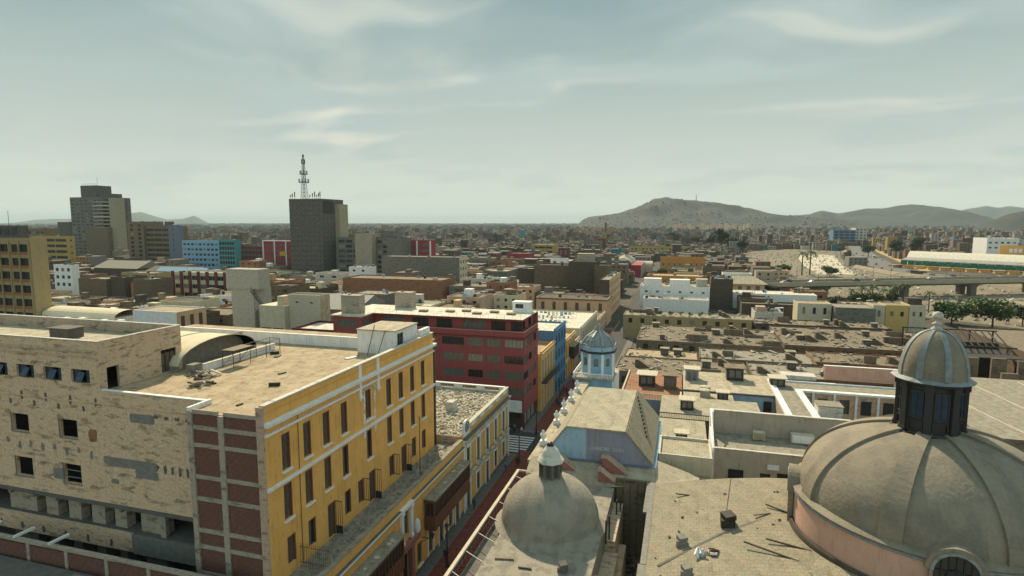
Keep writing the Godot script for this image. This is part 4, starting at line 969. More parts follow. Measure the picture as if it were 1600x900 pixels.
# the row of old street fronts beyond the crossing, all facing right onto the street
func front(called: String, label: String, d0: float, d1: float, h: float, wall: String, roof: String, floors: int, bays: int, opt := {}) -> Node3D:
	var X: float = opt.get("x", -28.0); var dep: float = opt.get("dep", 16.0)
	var t := thing(called, label, "house", V(X - dep / 2, 0, (d0 + d1) / 2), "old fronts along the street")
	reserved.append([X - dep - 1, X + 2, d0 - 1, d1 + 1])
	var w := MB.new(); var holes := []; var fh := (h - 1.2) / floors; var bw := (d1 - d0) / bays
	for f in floors:
		for i in bays: holes.append([bw * (i + 0.5) - 0.65, f * fh + (0.2 if f == 0 else 0.6), 1.3, fh - (1.0 if f == 0 else 1.3)])
	w.wall(V(X, 0, d0), Vector3(0, 0, -1), d1 - d0, h, holes, 0.25); w.wall(V(X - dep, 0, d0), Vector3.RIGHT, dep, h - 0.5, []); w.wall(V(X, 0, d1), Vector3.LEFT, dep, h - 0.5, []); w.wall(V(X - dep, 0, d1), Vector3(0, 0, 1), d1 - d0, h - 0.5, [])
	w.bx(X - 0.3, X - 0.003, h - 0.9, h - 0.003, d0 + 0.003, d1 - 0.003); part(t, "wall", w, MT[wall])
	for r in holes:
		window(t, V(X, 0, d0), Vector3(0, 0, -1), r, opt.get("style", "shutter"), 0.2, "door" if r[1] < 0.4 else "window")
		if opt.has("trim"):
			var m := MB.new(); var d: float = d0 + r[0]; m.bx(X + 0.003, X + 0.1, r[1], r[1] + r[3] + 0.2, d - 0.22, d - 0.003); m.bx(X + 0.003, X + 0.1, r[1], r[1] + r[3] + 0.2, d + r[2] + 0.003, d + r[2] + 0.22); m.bx(X + 0.003, X + 0.14, r[1] + r[3], r[1] + r[3] + 0.22, d, d + r[2]); part(t, "surround", m, MT[opt.trim])
	var b := MB.new(); b.bx(X - dep + 0.01, X - 0.31, h - 1.1, h - 0.9, d0 + 0.01, d1 - 0.01); part(t, "roof", b, MT[roof])
	for y in [h - 0.55, fh]:
		b = MB.new(); b.bx(X + 0.003, X + 0.3, y, y + 0.18, d0, d1); part(t, "cornice", b, MT[opt.get("trim", "white_old")])
	if opt.has("gallery"):
		b = MB.new(); b.bx(X + 0.003, X + 1.1, fh + 0.2, fh + 0.4, d0 + 0.3, d1 - 0.3); b.bx(X + 1.02, X + 1.06, fh + 0.4, fh + 1.35, d0 + 0.3, d1 - 0.3); part(t, "gallery", b, MT[opt.gallery])
	if opt.has("box"):
		b = MB.new(); b.bx(X + 0.003, X + 1.3, fh - 0.2, fh + 3.0, opt.box[0], opt.box[1]); part(t, "box_balcony", b, MT.timber_dark)
		b = MB.new(); b.bx(X + 0.003, X + 1.45, fh + 3.003, fh + 3.12, opt.box[0] - 0.1, opt.box[1] + 0.1); part(t, "box_balcony_roof", b, MT.roof_grey)
		for k in int((opt.box[1] - opt.box[0]) / 0.8):
			b = MB.new(); b.bx(X + 1.3, X + 1.34, fh + 1.2, fh + 2.6, opt.box[0] + 0.2 + k * 0.8, opt.box[0] + 0.75 + k * 0.8); part(t, "lattice", b, MT.frame_dark)
	return t
func street_row() -> void:
	front("street_house", "yellow house with iron gallery and white trim right after the red building", 117.6, 131.0, 13.0, "yellow", "roof_tan", 2, 5, {"trim": "cream", "gallery": "iron"})
	front("street_house", "narrow dark blue house front between two yellow houses", 131.1, 144.0, 15.5, "blue", "roof_white", 4, 4, {"style": "grid", "trim": "blue"})
	front("street_house", "yellow house with a black box balcony beside the blue house", 144.1, 157.5, 10.5, "yellow2", "roof_tan", 2, 4, {"box": [149.0, 156.5]})
	front("street_house", "low salmon house front past the black box balcony", 157.6, 167.0, 7.5, "pink", "roof_mud", 1, 3, {"trim": "white_old"})
	front("street_house", "long cream house with laundry on its pale roof behind the blue dome", 167.1, 200.0, 9.8, "cream", "roof_white", 2, 11, {"style": "plain", "dep": 26.0})
	front("street_house", "narrow ochre house near the salmon corner house", 200.1, 222.0, 6.5, "peach", "roof_mud", 2, 5, {})
	# laundry lines on the pale roof
	var k := 0
	for r in 3:
		var t := thing("laundry_line", ["nearest", "middle", "farthest"][r] + " line of washing on the long cream house roof", "laundry", V(-42, 8.7, 172 + r * 8), "washing on the roofs")
		var b := MB.new(); b.bar(V(-50, 8.7, 172 + r * 8), V(-50, 10.7, 172 + r * 8), 0.03); b.bar(V(-33, 8.7, 172 + r * 8), V(-33, 10.7, 172 + r * 8), 0.03); b.bar(V(-50, 10.6, 172 + r * 8), V(-33, 10.6, 172 + r * 8), 0.01); part(t, "line", b, MT.iron)
		for i in 12:
			b = MB.new(); var x := -49.4 + i * 1.36; b.bx(x, x + rng.randf_range(0.5, 1.1), 10.6 - rng.randf_range(0.6, 1.4), 10.59, 172 + r * 8 - 0.02, 172 + r * 8 + 0.02); part(t, "cloth", b, [MT.white, MT.white, MT.pale_blue, MT.blue, MT.bone][k % 5]); k += 1

# ---------------------------------------------------------------- the churches in the foreground
func dormer(t: Node3D, x: float, y: float, d: float, w: float, h: float, dep: float, wall: String, roof: String, called := "dormer") -> void:
	# a teatina: box-like skylight, upright face towards the viewer side, its back sloping down to the right
	var b := MB.new()
	b.prism([V(x, y, d), V(x + w + h * 1.0, y, d), V(x + w * 0.55, y + h, d), V(x, y + h, d)], V(0, 0, dep))
	var o := part(t, called, b, MT[wall])
	b = MB.new(); b.beam(V(x + w * 0.5, y + h + 0.05, d + dep / 2), V(x + w + h * 1.0 + 0.1, y + 0.06, d + dep / 2), dep + 0.16, 0.08); b.bx(x - 0.1, x + w * 0.55, y + h + 0.003, y + h + 0.1, d - 0.08, d + dep + 0.08); put(o, "cover", b.mesh(MT[roof]), Vector3.ZERO)
func skylight(t: Node3D, x: float, y: float, d: float, w: float, h: float, wall := "timber_dark", roof := "bone") -> void:
	var b := MB.new(); b.bx(x, x + w, y, y + h, d, d + w, false); var o := part(t, "skylight", b, MT[wall])
	b = MB.new(); b.bx(x - w * 0.15, x + w * 1.15, y + h + 0.003, y + h + 0.16, d - w * 0.15, d + w * 1.15); put(o, "cover", b.mesh(MT[roof]), Vector3.ZERO)
	b = MB.new(); b.bx(x + w * 0.15, x + w * 0.45, y + h * 0.25, y + h * 0.85, d - 0.03, d - 0.003); b.bx(x + w * 0.55, x + w * 0.85, y + h * 0.25, y + h * 0.85, d - 0.03, d - 0.003); put(o, "pane", b.mesh(MT.glass_pale), Vector3.ZERO)

func churches() -> void:
	reserved.append([-20, 60, 0, 92])
	# ---- small domed chapel on the street side
	var t := thing("domed_chapel", "flat chapel roof of grey cement carrying the smaller bare dome beside the street", "church", V(-12, 0, 48))
	var b := MB.new(); b.bx(-15.2, -6.3, 0, 12.0, 24, 60.2, false); part(t, "roof_block", b, MT.dome2)
	b = MB.new(); b.bx(-16.9, -15.21, 0, 11.0, 24, 62.0, false); part(t, "gutter_block", b, MT.cement_dark)
	b = MB.new()
	var prof := [Vector2(5.2, 0.0), Vector2(4.95, 0.12), Vector2(4.62, 0.3)]
	for i in 15: prof.append(Vector2(4.55 * cos(PI / 2 * i / 14.4), 0.5 + 4.1 * sin(PI / 2 * i / 14.4)))
	b.lathe(V(-11.3, 12.0, 51.4), prof, 48); part(t, "dome", b, MT.dome2)
	var c := V(-11.3, 16.3, 51.4)
	for i in 8:
		var a := TAU * i / 8.0 + PI / 8; var a2 := a + TAU / 8; var p0 := c + Vector3(sin(a), 0, cos(a)) * 0.98; var p1 := c + Vector3(sin(a2), 0, cos(a2)) * 0.98
		b = MB.new(); b.bar(p0, p0 + Vector3(0, 1.75, 0), 0.11); part(t, "lantern_post", b, MT.cement_dark)
		b = MB.new(); b.beam(p0 + Vector3(0, 0.85, 0), p1 + Vector3(0, 0.85, 0), 0.1, 1.7); part(t, "lantern_panel", b, MT.cement_dark)
		b = MB.new(); var mid := (p0 + p1) / 2; var ou := (mid - c) * Vector3(1, 0, 1); b.beam(mid.lerp(p0, 0.5) + ou * 0.08 + Vector3(0, 0.95, 0), mid.lerp(p1, 0.5) + ou * 0.08 + Vector3(0, 0.95, 0), 0.06, 1.1); part(t, "lantern_pane", b, MT.glass)
	b = MB.new(); b.lathe(c + Vector3(0, 1.7, 0), [Vector2(1.3, -0.02), Vector2(1.28, 0.08), Vector2(0.95, 0.5), Vector2(0.72, 1.0), Vector2(0.42, 1.35), Vector2(0.36, 1.42)], 8, PI / 8, TAU + PI / 8, false); b.lathe(c + Vector3(0, 1.7, 0), [Vector2(0.3, 1.42), Vector2(0.28, 1.2), Vector2(0.0, 1.1)], 8); part(t, "lantern_roof", b, MT.white_old)
	for k in 3:
		b = MB.new(); var q := c + Vector3([-0.2, 0.15, 0.02][k], 3.2, [0.1, 0.12, -0.2][k]); b.lathe(q, [Vector2(0.02, -0.2), Vector2(0.17, -0.02), Vector2(0.13, 0.14), Vector2(0.02, 0.24)], 7); part(t, "broken_cap", b, MT.iron)
	# gutter rail along the street edge
	var r := thing("steel_roof_frame", "pale steel rail with brackets along the chapel's street edge", "rail", V(-17.2, 11, 50))
	b = MB.new(); b.beam(V(-17.35, 12.1, 28), V(-17.2, 12.1, 61.5), 0.3, 0.22); part(r, "rail", b, MT.bone)
	b = MB.new(); b.beam(V(-17.2, 12.1, 61.4), V(-14.6, 12.1, 61.4), 0.2, 0.2); part(r, "end_rail", b, MT.bone)
	for k in 11:
		b = MB.new(); b.bar(V(-17.25, 12.05, 29 + k * 3.1), V(-15.1, 12.15, 27.6 + k * 3.1), 0.045); part(r, "bracket", b, MT.steel)
	for k in 40:
		b = MB.new(); b.bar(V(-17.2, 11.0, 29 + k * 0.8), V(-17.25, 12.0, 29 + k * 0.8), 0.03, 0.03, 4); part(r, "baluster", b, MT.frame_dark)
	b = MB.new(); b.bar(V(-17.2, 11.4, 28), V(-17.2, 11.4, 61), 0.025); b.bar(V(-17.2, 11.75, 28), V(-17.2, 11.75, 61), 0.025); part(r, "wire", b, MT.frame_dark)
	# alley walls between the chapel and the tiled roof
	var al := thing("alley_wall", "crumbling grey walls and dark boarded end of the deep alley beside the tiled roof", "wall", V(-4, 0, 50))
	b = MB.new(); b.bx(-6.2, -2.3, 4.0, 12.9, 60.5, 60.9); part(al, "boarded_end", b, MT.brown)
	for k in 5:
		b = MB.new(); b.bx(-6.1 + k * 0.76, -5.5 + k * 0.76, 4.0, 12.6, 60.4, 60.49); part(al, "board", b, MT.brown2)
	b = MB.new(); b.bx(-6.29, -2.3, 0, 4.5, 24, 60.4, false); part(al, "floor", b, MT.roof_dark)
	for q in [[-6.28, -5.3, 10.6, 52, 59.8], [-6.28, -5.0, 9.6, 46, 51.9], [-6.28, -5.45, 10.9, 40, 45.9], [-5.29, -4.6, 8.2, 50.5, 56]]:
		b = MB.new(); b.bx(q[0], q[1], 4.5, q[2], q[3], q[4], false); part(al, "buttress", b, MT.ruin_grey)
	for q in [[-6.1, 12.0, 51.0], [-5.9, 12.0, 51.9], [-5.8, 11.0, 57.2], [-5.5, 11.0, 58.0]]:
		b = MB.new(); b.bx(q[0], q[0] + 0.14, q[1] - 1.2, q[1] + 1.1, q[2], q[2] + 0.14); part(al, "stub_post", b, MT.timber_dark)
	b = MB.new(); rng.seed = 5
	for i in 260:
		var s := rng.randf_range(0.08, 0.4)
		b.xf = Transform3D(Basis.from_euler(Vector3(rng.randf_range(-0.5, 0.5), rng.randf() * TAU, rng.randf_range(-0.5, 0.5))), V(rng.randf_range(-4.9, -2.6), 4.6 + rng.randf() * 0.2, rng.randf_range(40, 60)))
		b.box(Vector3(-s, -0.04, -s * 0.4), Vector3(s, 0.04, s * 0.4))
	b.xf = Transform3D.IDENTITY; var jn := part(al, "junk", b, MT.plank); jn.set_meta("kind", "stuff")
	# ---- the church with the great dome
	t = thing("domed_church", "church with great ribbed brown dome, pink drum and dark lantern beside a tiled roof", "church", V(14, 0, 50))
	b = MB.new()   # vaulted nave roof, low at its left edge
	var xs := [-2.2, 1.5, 5.0, 8.5, 12.0, 18.0, 28.0]; var ys := [12.9, 13.75, 14.4, 14.9, 15.2, 15.35, 15.4]
	for i in 6: b.quad(V(xs[i], ys[i], 20), V(xs[i + 1], ys[i + 1], 20), V(xs[i + 1], ys[i + 1], 60.4), V(xs[i], ys[i], 60.4))
	part(t, "tiled_roof", b, MT.tile)
	b = MB.new(); b.bx(-2.25, -2.21, 0, 12.85, 20, 60.4, false); b.bx(-2.2, 28, 0, 12.85, 60.2, 60.4, false); b.bx(-2.2, 28, 0, 12.8, 20, 20.2, false)
	for i in 6: b.prism([V(xs[i], 12.85, 60.41), V(xs[i], ys[i] - 0.01, 60.41), V(xs[i + 1], ys[i + 1] - 0.01, 60.41), V(xs[i + 1], 12.85, 60.41)], V(0, 0, 0.05)) if i > 0 else null
	part(t, "wall", b, MT.cement)
	b = MB.new(); b.bx(-2.75, -2.1, 12.75, 12.93, 20, 45.2); b.bx(-2.6, -2.1, 12.78, 12.96, 45.21, 53.9); b.bx(-2.95, -2.1, 12.75, 12.95, 53.91, 60.5); part(t, "eaves", b, MT.cement)
	b = MB.new(); b.beam(V(-1.2, 13.17, 44.9), V(4.2, 14.28, 49.9), 0.2, 0.08); b.beam(V(4.2, 14.28, 49.9), V(10.1, 15.05, 53.9), 0.2, 0.08); part(t, "mortar_ridge", b, MT.cement_dark)
	b = MB.new(); b.beam(V(4.0, 14.24, 50.5), V(5.2, 14.47, 60.2), 0.05, 0.04); part(t, "cable", b, MT.iron)
	# great dome
	var DX := Transform3D(Basis.from_scale(Vector3.ONE * 0.956), V(19.0, 15.13, 51.6)); var cc := Vector3.ZERO
	b = MB.new(); b.xf = DX; b.lathe(cc, [Vector2(10.3, -1.8), Vector2(10.3, 0.2), Vector2(10.1, 0.35)], 72); part(t, "plinth", b, MT.umber)
	b = MB.new(); b.xf = DX; b.lathe(cc, [Vector2(9.95, 0.2), Vector2(9.95, 2.95)], 72); part(t, "drum", b, MT.pink)
	b = MB.new(); b.xf = DX; b.lathe(cc, [Vector2(9.96, 2.75), Vector2(10.1, 2.82), Vector2(10.1, 2.98), Vector2(9.96, 3.02)], 72); part(t, "drum_moulding", b, MT.lead)
	b = MB.new(); b.xf = DX; b.lathe(cc, [Vector2(9.96, 3.02), Vector2(10.15, 3.1), Vector2(10.15, 3.22), Vector2(9.3, 3.5)], 72); part(t, "dome_ledge", b, MT.dome)
	var dp := []
	for i in 22:
		var a := PI / 2 * i / 22.0 * 0.955; dp.append(Vector2(9.55 * cos(a), 3.25 + 6.3 * sin(a)))
	b = MB.new(); b.xf = DX; b.lathe(cc, dp, 96); part(t, "dome", b, MT.dome)
	for k in 8:
		b = MB.new(); b.xf = DX; var a := deg_to_rad(13.0 + 45.0 * k); var hw := 0.8; var last: Array = []
		for i in 22:
			var q: Vector2 = dp[i]; var e := Vector3(sin(a), 0, cos(a)); var s := Vector3(cos(a), 0, -sin(a)); var w := hw * (0.45 + 0.55 * q.x / 9.55)
			var up := Vector2(q.x / (9.55 * 9.55), (q.y - 3.25) / (6.3 * 6.3)).normalized() * 0.2
			var o := cc + e * (q.x + up.x) + Vector3(0, q.y + up.y, 0); var inn := cc + e * (q.x - 0.12) + Vector3(0, q.y - 0.12, 0)
			var now := [o - s * w, o + s * w, inn - s * w, inn + s * w]
			if not last.is_empty():
				b.quad(last[0], last[1], now[1], now[0]); b.quad(last[2], last[0], now[0], now[2]); b.quad(last[1], last[3], now[3], now[1])
			else: b.quad(now[2], now[3], now[1], now[0])
			last = now
		part(t, "rib", b, MT.dome)
	# arched dormer windows round the drum
	for k in 4:
		var a := deg_to_rad(-9.5 + 90.0 * k); b = MB.new(); var g := MB.new(); var ir := MB.new(); var mo := MB.new()
		var xf := DX * Transform3D(Basis(Vector3.UP, a), Vector3.ZERO)
		b.xf = xf; g.xf = xf; ir.xf = xf; mo.xf = xf
		var R := 1.5
		for i in 16:
			var t0 := PI * i / 16.0; var t1 := PI * (i + 1) / 16.0
			var p0 := Vector2(cos(t0), sin(t0)); var p1 := Vector2(cos(t1), sin(t1))
			for q in [[b, R, R + 0.28, 10.35, 8.2], [mo, R - 0.22, R, 10.42, 10.0]]:
				var m: MB = q[0]; var ri: float = q[1]; var ro: float = q[2]; var zo: float = q[3]; var zi: float = q[4]; var yc := 2.6
				m.quad(Vector3(p0.x * ri, yc + p0.y * ri, zo), Vector3(p0.x * ro, yc + p0.y * ro, zo), Vector3(p1.x * ro, yc + p1.y * ro, zo), Vector3(p1.x * ri, yc + p1.y * ri, zo))
				m.quad(Vector3(p0.x * ro, yc + p0.y * ro, zo), Vector3(p0.x * ro, yc + p0.y * ro, zi), Vector3(p1.x * ro, yc + p1.y * ro, zi), Vector3(p1.x * ro, yc + p1.y * ro, zo))
				m.quad(Vector3(p1.x * ri, yc + p1.y * ri, zo), Vector3(p1.x * ri, yc + p1.y * ri, zi), Vector3(p0.x * ri, yc + p0.y * ri, zi), Vector3(p0.x * ri, yc + p0.y * ri, zo))
			g.tri(Vector3(0, 2.6, 10.18), Vector3(p0.x * 1.28, 2.6 + p0.y * 1.28, 10.18), Vector3(p1.x * 1.28, 2.6 + p1.y * 1.28, 10.18))
		g.quad(Vector3(-1.28, -1.5, 10.18), Vector3(1.28, -1.5, 10.18), Vector3(1.28, 2.6, 10.18), Vector3(-1.28, 2.6, 10.18))
		for x in [-1.5, 1.5]: b.box(Vector3(minf(x, x * 0.86), -1.5, 9.9), Vector3(maxf(x, x * 0.86), 2.6, 10.3))
		for x in [-0.85, -0.42, 0.0, 0.42, 0.85]: ir.bar(Vector3(x, -1.5, 10.24), Vector3(x, 2.6 + sqrt(1.6 - x * x), 10.24), 0.045)
		for y in [-0.4, 0.7, 1.8, 2.6]: ir.bar(Vector3(-1.28, y, 10.25), Vector3(1.28, y, 10.25), 0.045)
		for i in 12:
			var t0 := TAU * i / 12.0; var t1 := TAU * (i + 1) / 12.0
			ir.bar(Vector3(cos(t0) * 0.55, 2.2 + sin(t0) * 0.55, 10.27), Vector3(cos(t1) * 0.55, 2.2 + sin(t1) * 0.55, 10.27), 0.06)
		var h := part(t, "dormer_hood", b, MT.dome); put(h, "moulding", mo.mesh(MT.lead), Vector3.ZERO)
		var wd := part(t, "arched_window", g, MT.glass); put(wd, "iron_grille", ir.mesh(MT.iron), Vector3.ZERO)
	# lantern: an octagon of dark timber with narrow lights, a little ribbed dome and a ball
	var LX := DX * Transform3D(Basis.IDENTITY, Vector3(-0.3, 9.0, 0)); var lc := Vector3.ZERO
	b = MB.new(); b.xf = LX; b.lathe(lc, [Vector2(2.75, 0.0), Vector2(2.75, 0.3), Vector2(2.5, 0.38)], 8, PI / 8, TAU + PI / 8, false); part(t, "lantern_base", b, MT.black_wood)
	b = MB.new(); b.xf = LX; b.lathe(lc, [Vector2(2.25, 0.3), Vector2(2.25, 4.6)], 8, PI / 8, TAU + PI / 8, false); part(t, "lantern_body", b, MT.black_wood)
	for k in 8:
		var a := TAU * k / 8.0; var s := Vector3(cos(a), 0, -sin(a)); var e := Vector3(sin(a), 0, cos(a)); var fz := 2.25 * cos(PI / 8)
		var xf := LX * Transform3D(Basis(s, Vector3.UP, e), Vector3.ZERO)
		b = MB.new(); b.xf = xf; b.box(Vector3(-0.42, 1.75, fz + 0.003), Vector3(0.42, 3.65, fz + 0.04)); part(t, "lantern_pane", b, MT.glass_blue)
		b = MB.new(); b.xf = xf
		for q in [[-0.52, -0.42, 1.6, 3.8], [0.42, 0.52, 1.6, 3.8], [-0.03, 0.03, 1.75, 3.65], [-0.42, 0.42, 1.6, 1.75], [-0.42, 0.42, 3.65, 3.8], [-0.42, 0.42, 2.7, 2.76], [-0.55, 0.55, 0.5, 0.62], [-0.55, 0.55, 1.3, 1.42], [-0.55, -0.45, 0.62, 1.3], [0.45, 0.55, 0.62, 1.3]]: b.box(Vector3(q[0], q[2], fz + 0.002), Vector3(q[1], q[3], fz + 0.1))
		part(t, "lantern_frame", b, MT.black_wood)
		var a2 := a + PI / 8; b = MB.new(); b.xf = LX * Transform3D(Basis(Vector3.UP, a2), Vector3.ZERO)
		b.box(Vector3(-0.26, 0.38, 2.1), Vector3(0.26, 4.0, 2.42)); b.box(Vector3(-0.33, 3.85, 2.05), Vector3(0.33, 4.3, 2.52)); b.box(Vector3(-0.33, 0.3, 2.05), Vector3(0.33, 0.7, 2.5)); part(t, "lantern_pilaster", b, MT.black_wood)
	b = MB.new(); b.xf = LX; b.lathe(lc, [Vector2(2.45, 4.2), Vector2(2.65, 4.32), Vector2(2.65, 4.55), Vector2(2.5, 4.6)], 8, PI / 8, TAU + PI / 8, false); part(t, "lantern_cornice", b, MT.black_wood)
	b = MB.new(); b.xf = LX; var rr := []
	for i in 49:
		rr.append(2.78 + rng.randf_range(-0.1, 0.14))
	rr[48] = rr[0]
	for i in 48:
		var t0 := TAU * i / 48.0; var t1 := TAU * (i + 1) / 48.0
		var e0 := Vector3(sin(t0), 0, cos(t0)); var e1 := Vector3(sin(t1), 0, cos(t1))
		b.quad(lc + e0 * rr[i] + Vector3(0, 4.52 + (rr[i] - 2.7) * 0.3, 0), lc + e1 * rr[i + 1] + Vector3(0, 4.52 + (rr[i + 1] - 2.7) * 0.3, 0), lc + e1 * 2.2 + Vector3(0, 4.85, 0), lc + e0 * 2.2 + Vector3(0, 4.85, 0))
	part(t, "lead_flashing", b, MT.lead)
	var lp := []
	for i in 15:
		var a := PI / 2 * i / 14.0; lp.append(Vector2(2.36 * pow(cos(a), 0.85) + 0.02, 4.72 + 3.75 * sin(a)))
	b = MB.new(); b.xf = LX; b.lathe(lc, lp, 48); part(t, "lantern_dome", b, MT.dome)
	for k in 8:
		var a := TAU * k / 8.0 + deg_to_rad(4); b = MB.new(); b.xf = LX
		for i in 13:
			var p: Vector2 = lp[i]; var q: Vector2 = lp[i + 1]; var e := Vector3(sin(a), 0, cos(a)); var s := Vector3(cos(a), 0, -sin(a))
			var w0 := 0.1 + 0.13 * p.x / 2.3; var w1 := 0.1 + 0.13 * q.x / 2.3
			var p0 := lc + e * (p.x + 0.05) + Vector3(0, p.y + 0.04, 0); var p1 := lc + e * (q.x + 0.05) + Vector3(0, q.y + 0.04, 0)
			b.quad(p0 - s * w0, p0 + s * w0, p1 + s * w1, p1 - s * w1); b.quad(p0 - s * w0 - e * 0.1, p0 - s * w0, p1 - s * w1, p1 - s * w1 - e * 0.1); b.quad(p0 + s * w0, p0 + s * w0 - e * 0.1, p1 + s * w1 - e * 0.1, p1 + s * w1)
		part(t, "lead_strip", b, MT.lead)
	b = MB.new(); b.xf = LX; b.lathe(lc, [Vector2(0.35, 8.4), Vector2(0.42, 8.55), Vector2(0.2, 8.7), Vector2(0.2, 8.85), Vector2(0.38, 8.95), Vector2(0.14, 9.1), Vector2(0.14, 9.2), Vector2(0.36, 9.4), Vector2(0.4, 9.6), Vector2(0.3, 9.85), Vector2(0.0, 9.95)], 14); part(t, "finial", b, MT.white_old)
	# ---- blue gabled church further along the street
	t = thing("gabled_church", "church with pale tiled mansard roof and blue and lilac gable wall above the street", "church", V(-9, 0, 72))
	var gp := [Vector2(-14.6, 13.6), Vector2(-12.1, 17.0), Vector2(-5.55, 17.0), Vector2(-2.6, 13.6)]
	b = MB.new(); b.prism([V(-14.6, 13.3, 63.5), V(-9.9, 13.3, 63.5), V(-9.9, 17.0, 63.5), V(-12.1, 17.0, 63.5), V(-14.6, 13.6, 63.5)], V(0, 0, 0.3)); part(t, "gable_wall", b, MT.pale_blue)
	b = MB.new(); b.prism([V(-9.899, 13.3, 63.5), V(-2.6, 13.3, 63.5), V(-2.6, 13.6, 63.5), V(-5.55, 17.0, 63.5), V(-9.899, 17.0, 63.5)], V(0, 0, 0.3)); part(t, "gable_wall", b, MT.lilac)
	for i in 3:
		var p: Vector2 = gp[i]; var q: Vector2 = gp[i + 1]; b = MB.new()
		var nn := Vector3(p.y - q.y, q.x - p.x, 0).normalized() * 0.16
		var A := V(p.x, p.y, 63.3); var B := V(q.x, q.y, 63.3); var dd := V(0, 0, 16.6)
		b.quad(A + nn, B + nn, B + nn + dd, A + nn + dd); b.quad(A, B, B + nn, A + nn); b.quad(B + nn + dd, B + dd, A + dd, A + nn + dd); b.quad(B, B + dd, B + dd + nn, B + nn); b.quad(A + dd, A, A + nn, A + nn + dd)
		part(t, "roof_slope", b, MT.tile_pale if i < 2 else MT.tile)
	b = MB.new(); b.bx(-14.9, -2.2, 0, 13.3, 63.55, 79.9, false); part(t, "wall", b, MT.pale_blue)
	b = MB.new(); b.bx(-13.6, -2.9, 13.25, 13.4, 63.3, 63.49); part(t, "ledge", b, MT.slate_blue)
	var tm := TextMesh.new(); tm.text = "JUANCHO 2005"; tm.font_size = 40; tm.pixel_size = 0.0135; tm.depth = 0.02; var sf := SystemFont.new(); sf.font_names = PackedStringArray(["Droid Sans Mono"]); tm.font = sf
	var tx := put(t, "graffiti", tm, V(-7.6, 14.85, 63.47) - t.position); tm.material = MT.paint_white; tx.rotation.z = 0.02
	b = MB.new()
	for k in 11: b.bx(-3.6 - k * 0.17, -3.45 - k * 0.17, 14.95 + k * 0.19, 15.25 + k * 0.19, 68.0 + k * 0.9, 68.6 + k * 0.9)
	part(t, "roof_steps", b, MT.timber_dark)
	# lower roof in front of the gable with its light boxes
	var lr := thing("chapel_annex", "low pale pink cement roof with dark fronted light boxes below the blue gable", "roof", V(-8, 0, 62))
	b = MB.new(); b.quad(V(-16.2, 12.2, 60.9), V(-2.2, 12.6, 60.9), V(-2.2, 13.2, 63.45), V(-16.2, 13.2, 63.45)); b.quad(V(-14.6, 11.4, 60.21), V(-6.3, 12.1, 60.21), V(-2.2, 12.6, 60.9), V(-16.2, 12.2, 60.9)); b.quad(V(-2.19, 12.6, 60.9), V(2.4, 11.8, 60.9), V(2.4, 11.8, 66.0), V(-2.19, 13.2, 66.0)); part(lr, "roof", b, MT.roof_pale)
	b = MB.new(); b.bx(-16.2, -2.2, 0, 12.0, 60.95, 63.4, false); b.bx(-2.1, 2.4, 0, 11.7, 60.95, 66, false); part(lr, "wall", b, MT.pinkish)
	dormer(lr, -7.9, 12.75, 62.0, 1.0, 1.65, 1.3, "pink_deep", "pinkish", "light_box"); dormer(lr, -8.1, 12.3, 60.6, 0.6, 1.15, 1.0, "pink_deep", "pinkish", "light_box"); dormer(lr, -12.9, 12.7, 61.8, 0.7, 1.3, 1.0, "pink_deep", "pinkish", "light_box")
	# statues on the street parapet
	var pa := thing("church_parapet", "white street parapet of the gabled church below its row of urns", "parapet", V(-15.6, 0, 80))
	b = MB.new(); b.bx(-16.3, -15.0, 0, 12.2, 63.5, 99, false); part(pa, "wall", b, MT.pale_blue)
	b = MB.new(); b.bx(-16.7, -14.95, 12.203, 12.6, 63.5, 99); part(pa, "cornice", b, MT.roof_pale)
	var urn: Node3D = null
	var nm := ["nearest", "second nearest", "middle", "second farthest", "farthest"]
	for i in 5:
		var at := V(-16.0, 12.6, [68.5, 76.4, 81.5, 87.2, 92.5][i])
		if urn == null:
			urn = thing("stone_urn", "nearest white stone urn on the church street parapet", "urn", at, "urns along the church parapet")
			b = MB.new(); b.box(Vector3(-0.4, 0, -0.4), Vector3(0.4, 0.55, 0.4)); lpart(urn, "pedestal", b, MT.white)
			b = MB.new(); b.lathe(Vector3.ZERO, [Vector2(0.2, 0.55), Vector2(0.15, 0.75), Vector2(0.42, 1.15), Vector2(0.36, 1.4), Vector2(0.12, 1.6), Vector2(0.2, 1.75), Vector2(0.0, 1.95)], 12); lpart(urn, "vase", b, MT.white)
		else: copy_of(urn, nm[i] + " white stone urn on the church street parapet", at)
	# ---- blue mirador with its lead dome
	t = thing("mirador_tower", "sky blue octagonal lookout with white corner strips and grey lead dome over the street", "tower", V(-14.3, 0, 103))
	reserved.append([-20, -8, 96, 112])
	b = MB.new(); b.bx(-17.6, -11.2, 0, 13.0, 99.2, 106.5, false); part(t, "base", b, MT.sky_blue)
	b = MB.new(); b.bx(-11.18, -10.7, 0, 13.2, 99.1, 106.5, false); part(t, "side_wall", b, MT.white)
	b = MB.new(); b.bx(-18.0, -10.8, 13.003, 13.3, 98.8, 107); part(t, "cornice", b, MT.roof_pale)
	b = MB.new(); b.bx(-17.9, -10.9, 13.9, 14.05, 98.9, 99.05); b.bx(-17.9, -17.75, 13.9, 14.05, 99.06, 106.9); part(t, "handrail", b, MT.white)
	for k in 26:
		b = MB.new(); b.bx(-17.85 + k * 0.268, -17.73 + k * 0.268, 13.3, 13.9, 98.92, 99.02); part(t, "baluster", b, MT.white)
	for k in 20:
		b = MB.new(); b.bx(-17.87, -17.77, 13.3, 13.9, 99.4 + k * 0.37, 99.5 + k * 0.37); part(t, "baluster", b, MT.white)
	var MX := Transform3D(Basis.from_scale(Vector3(1, 0.83, 1)), V(-14.1, 13.3, 103.0)); var mc := Vector3.ZERO
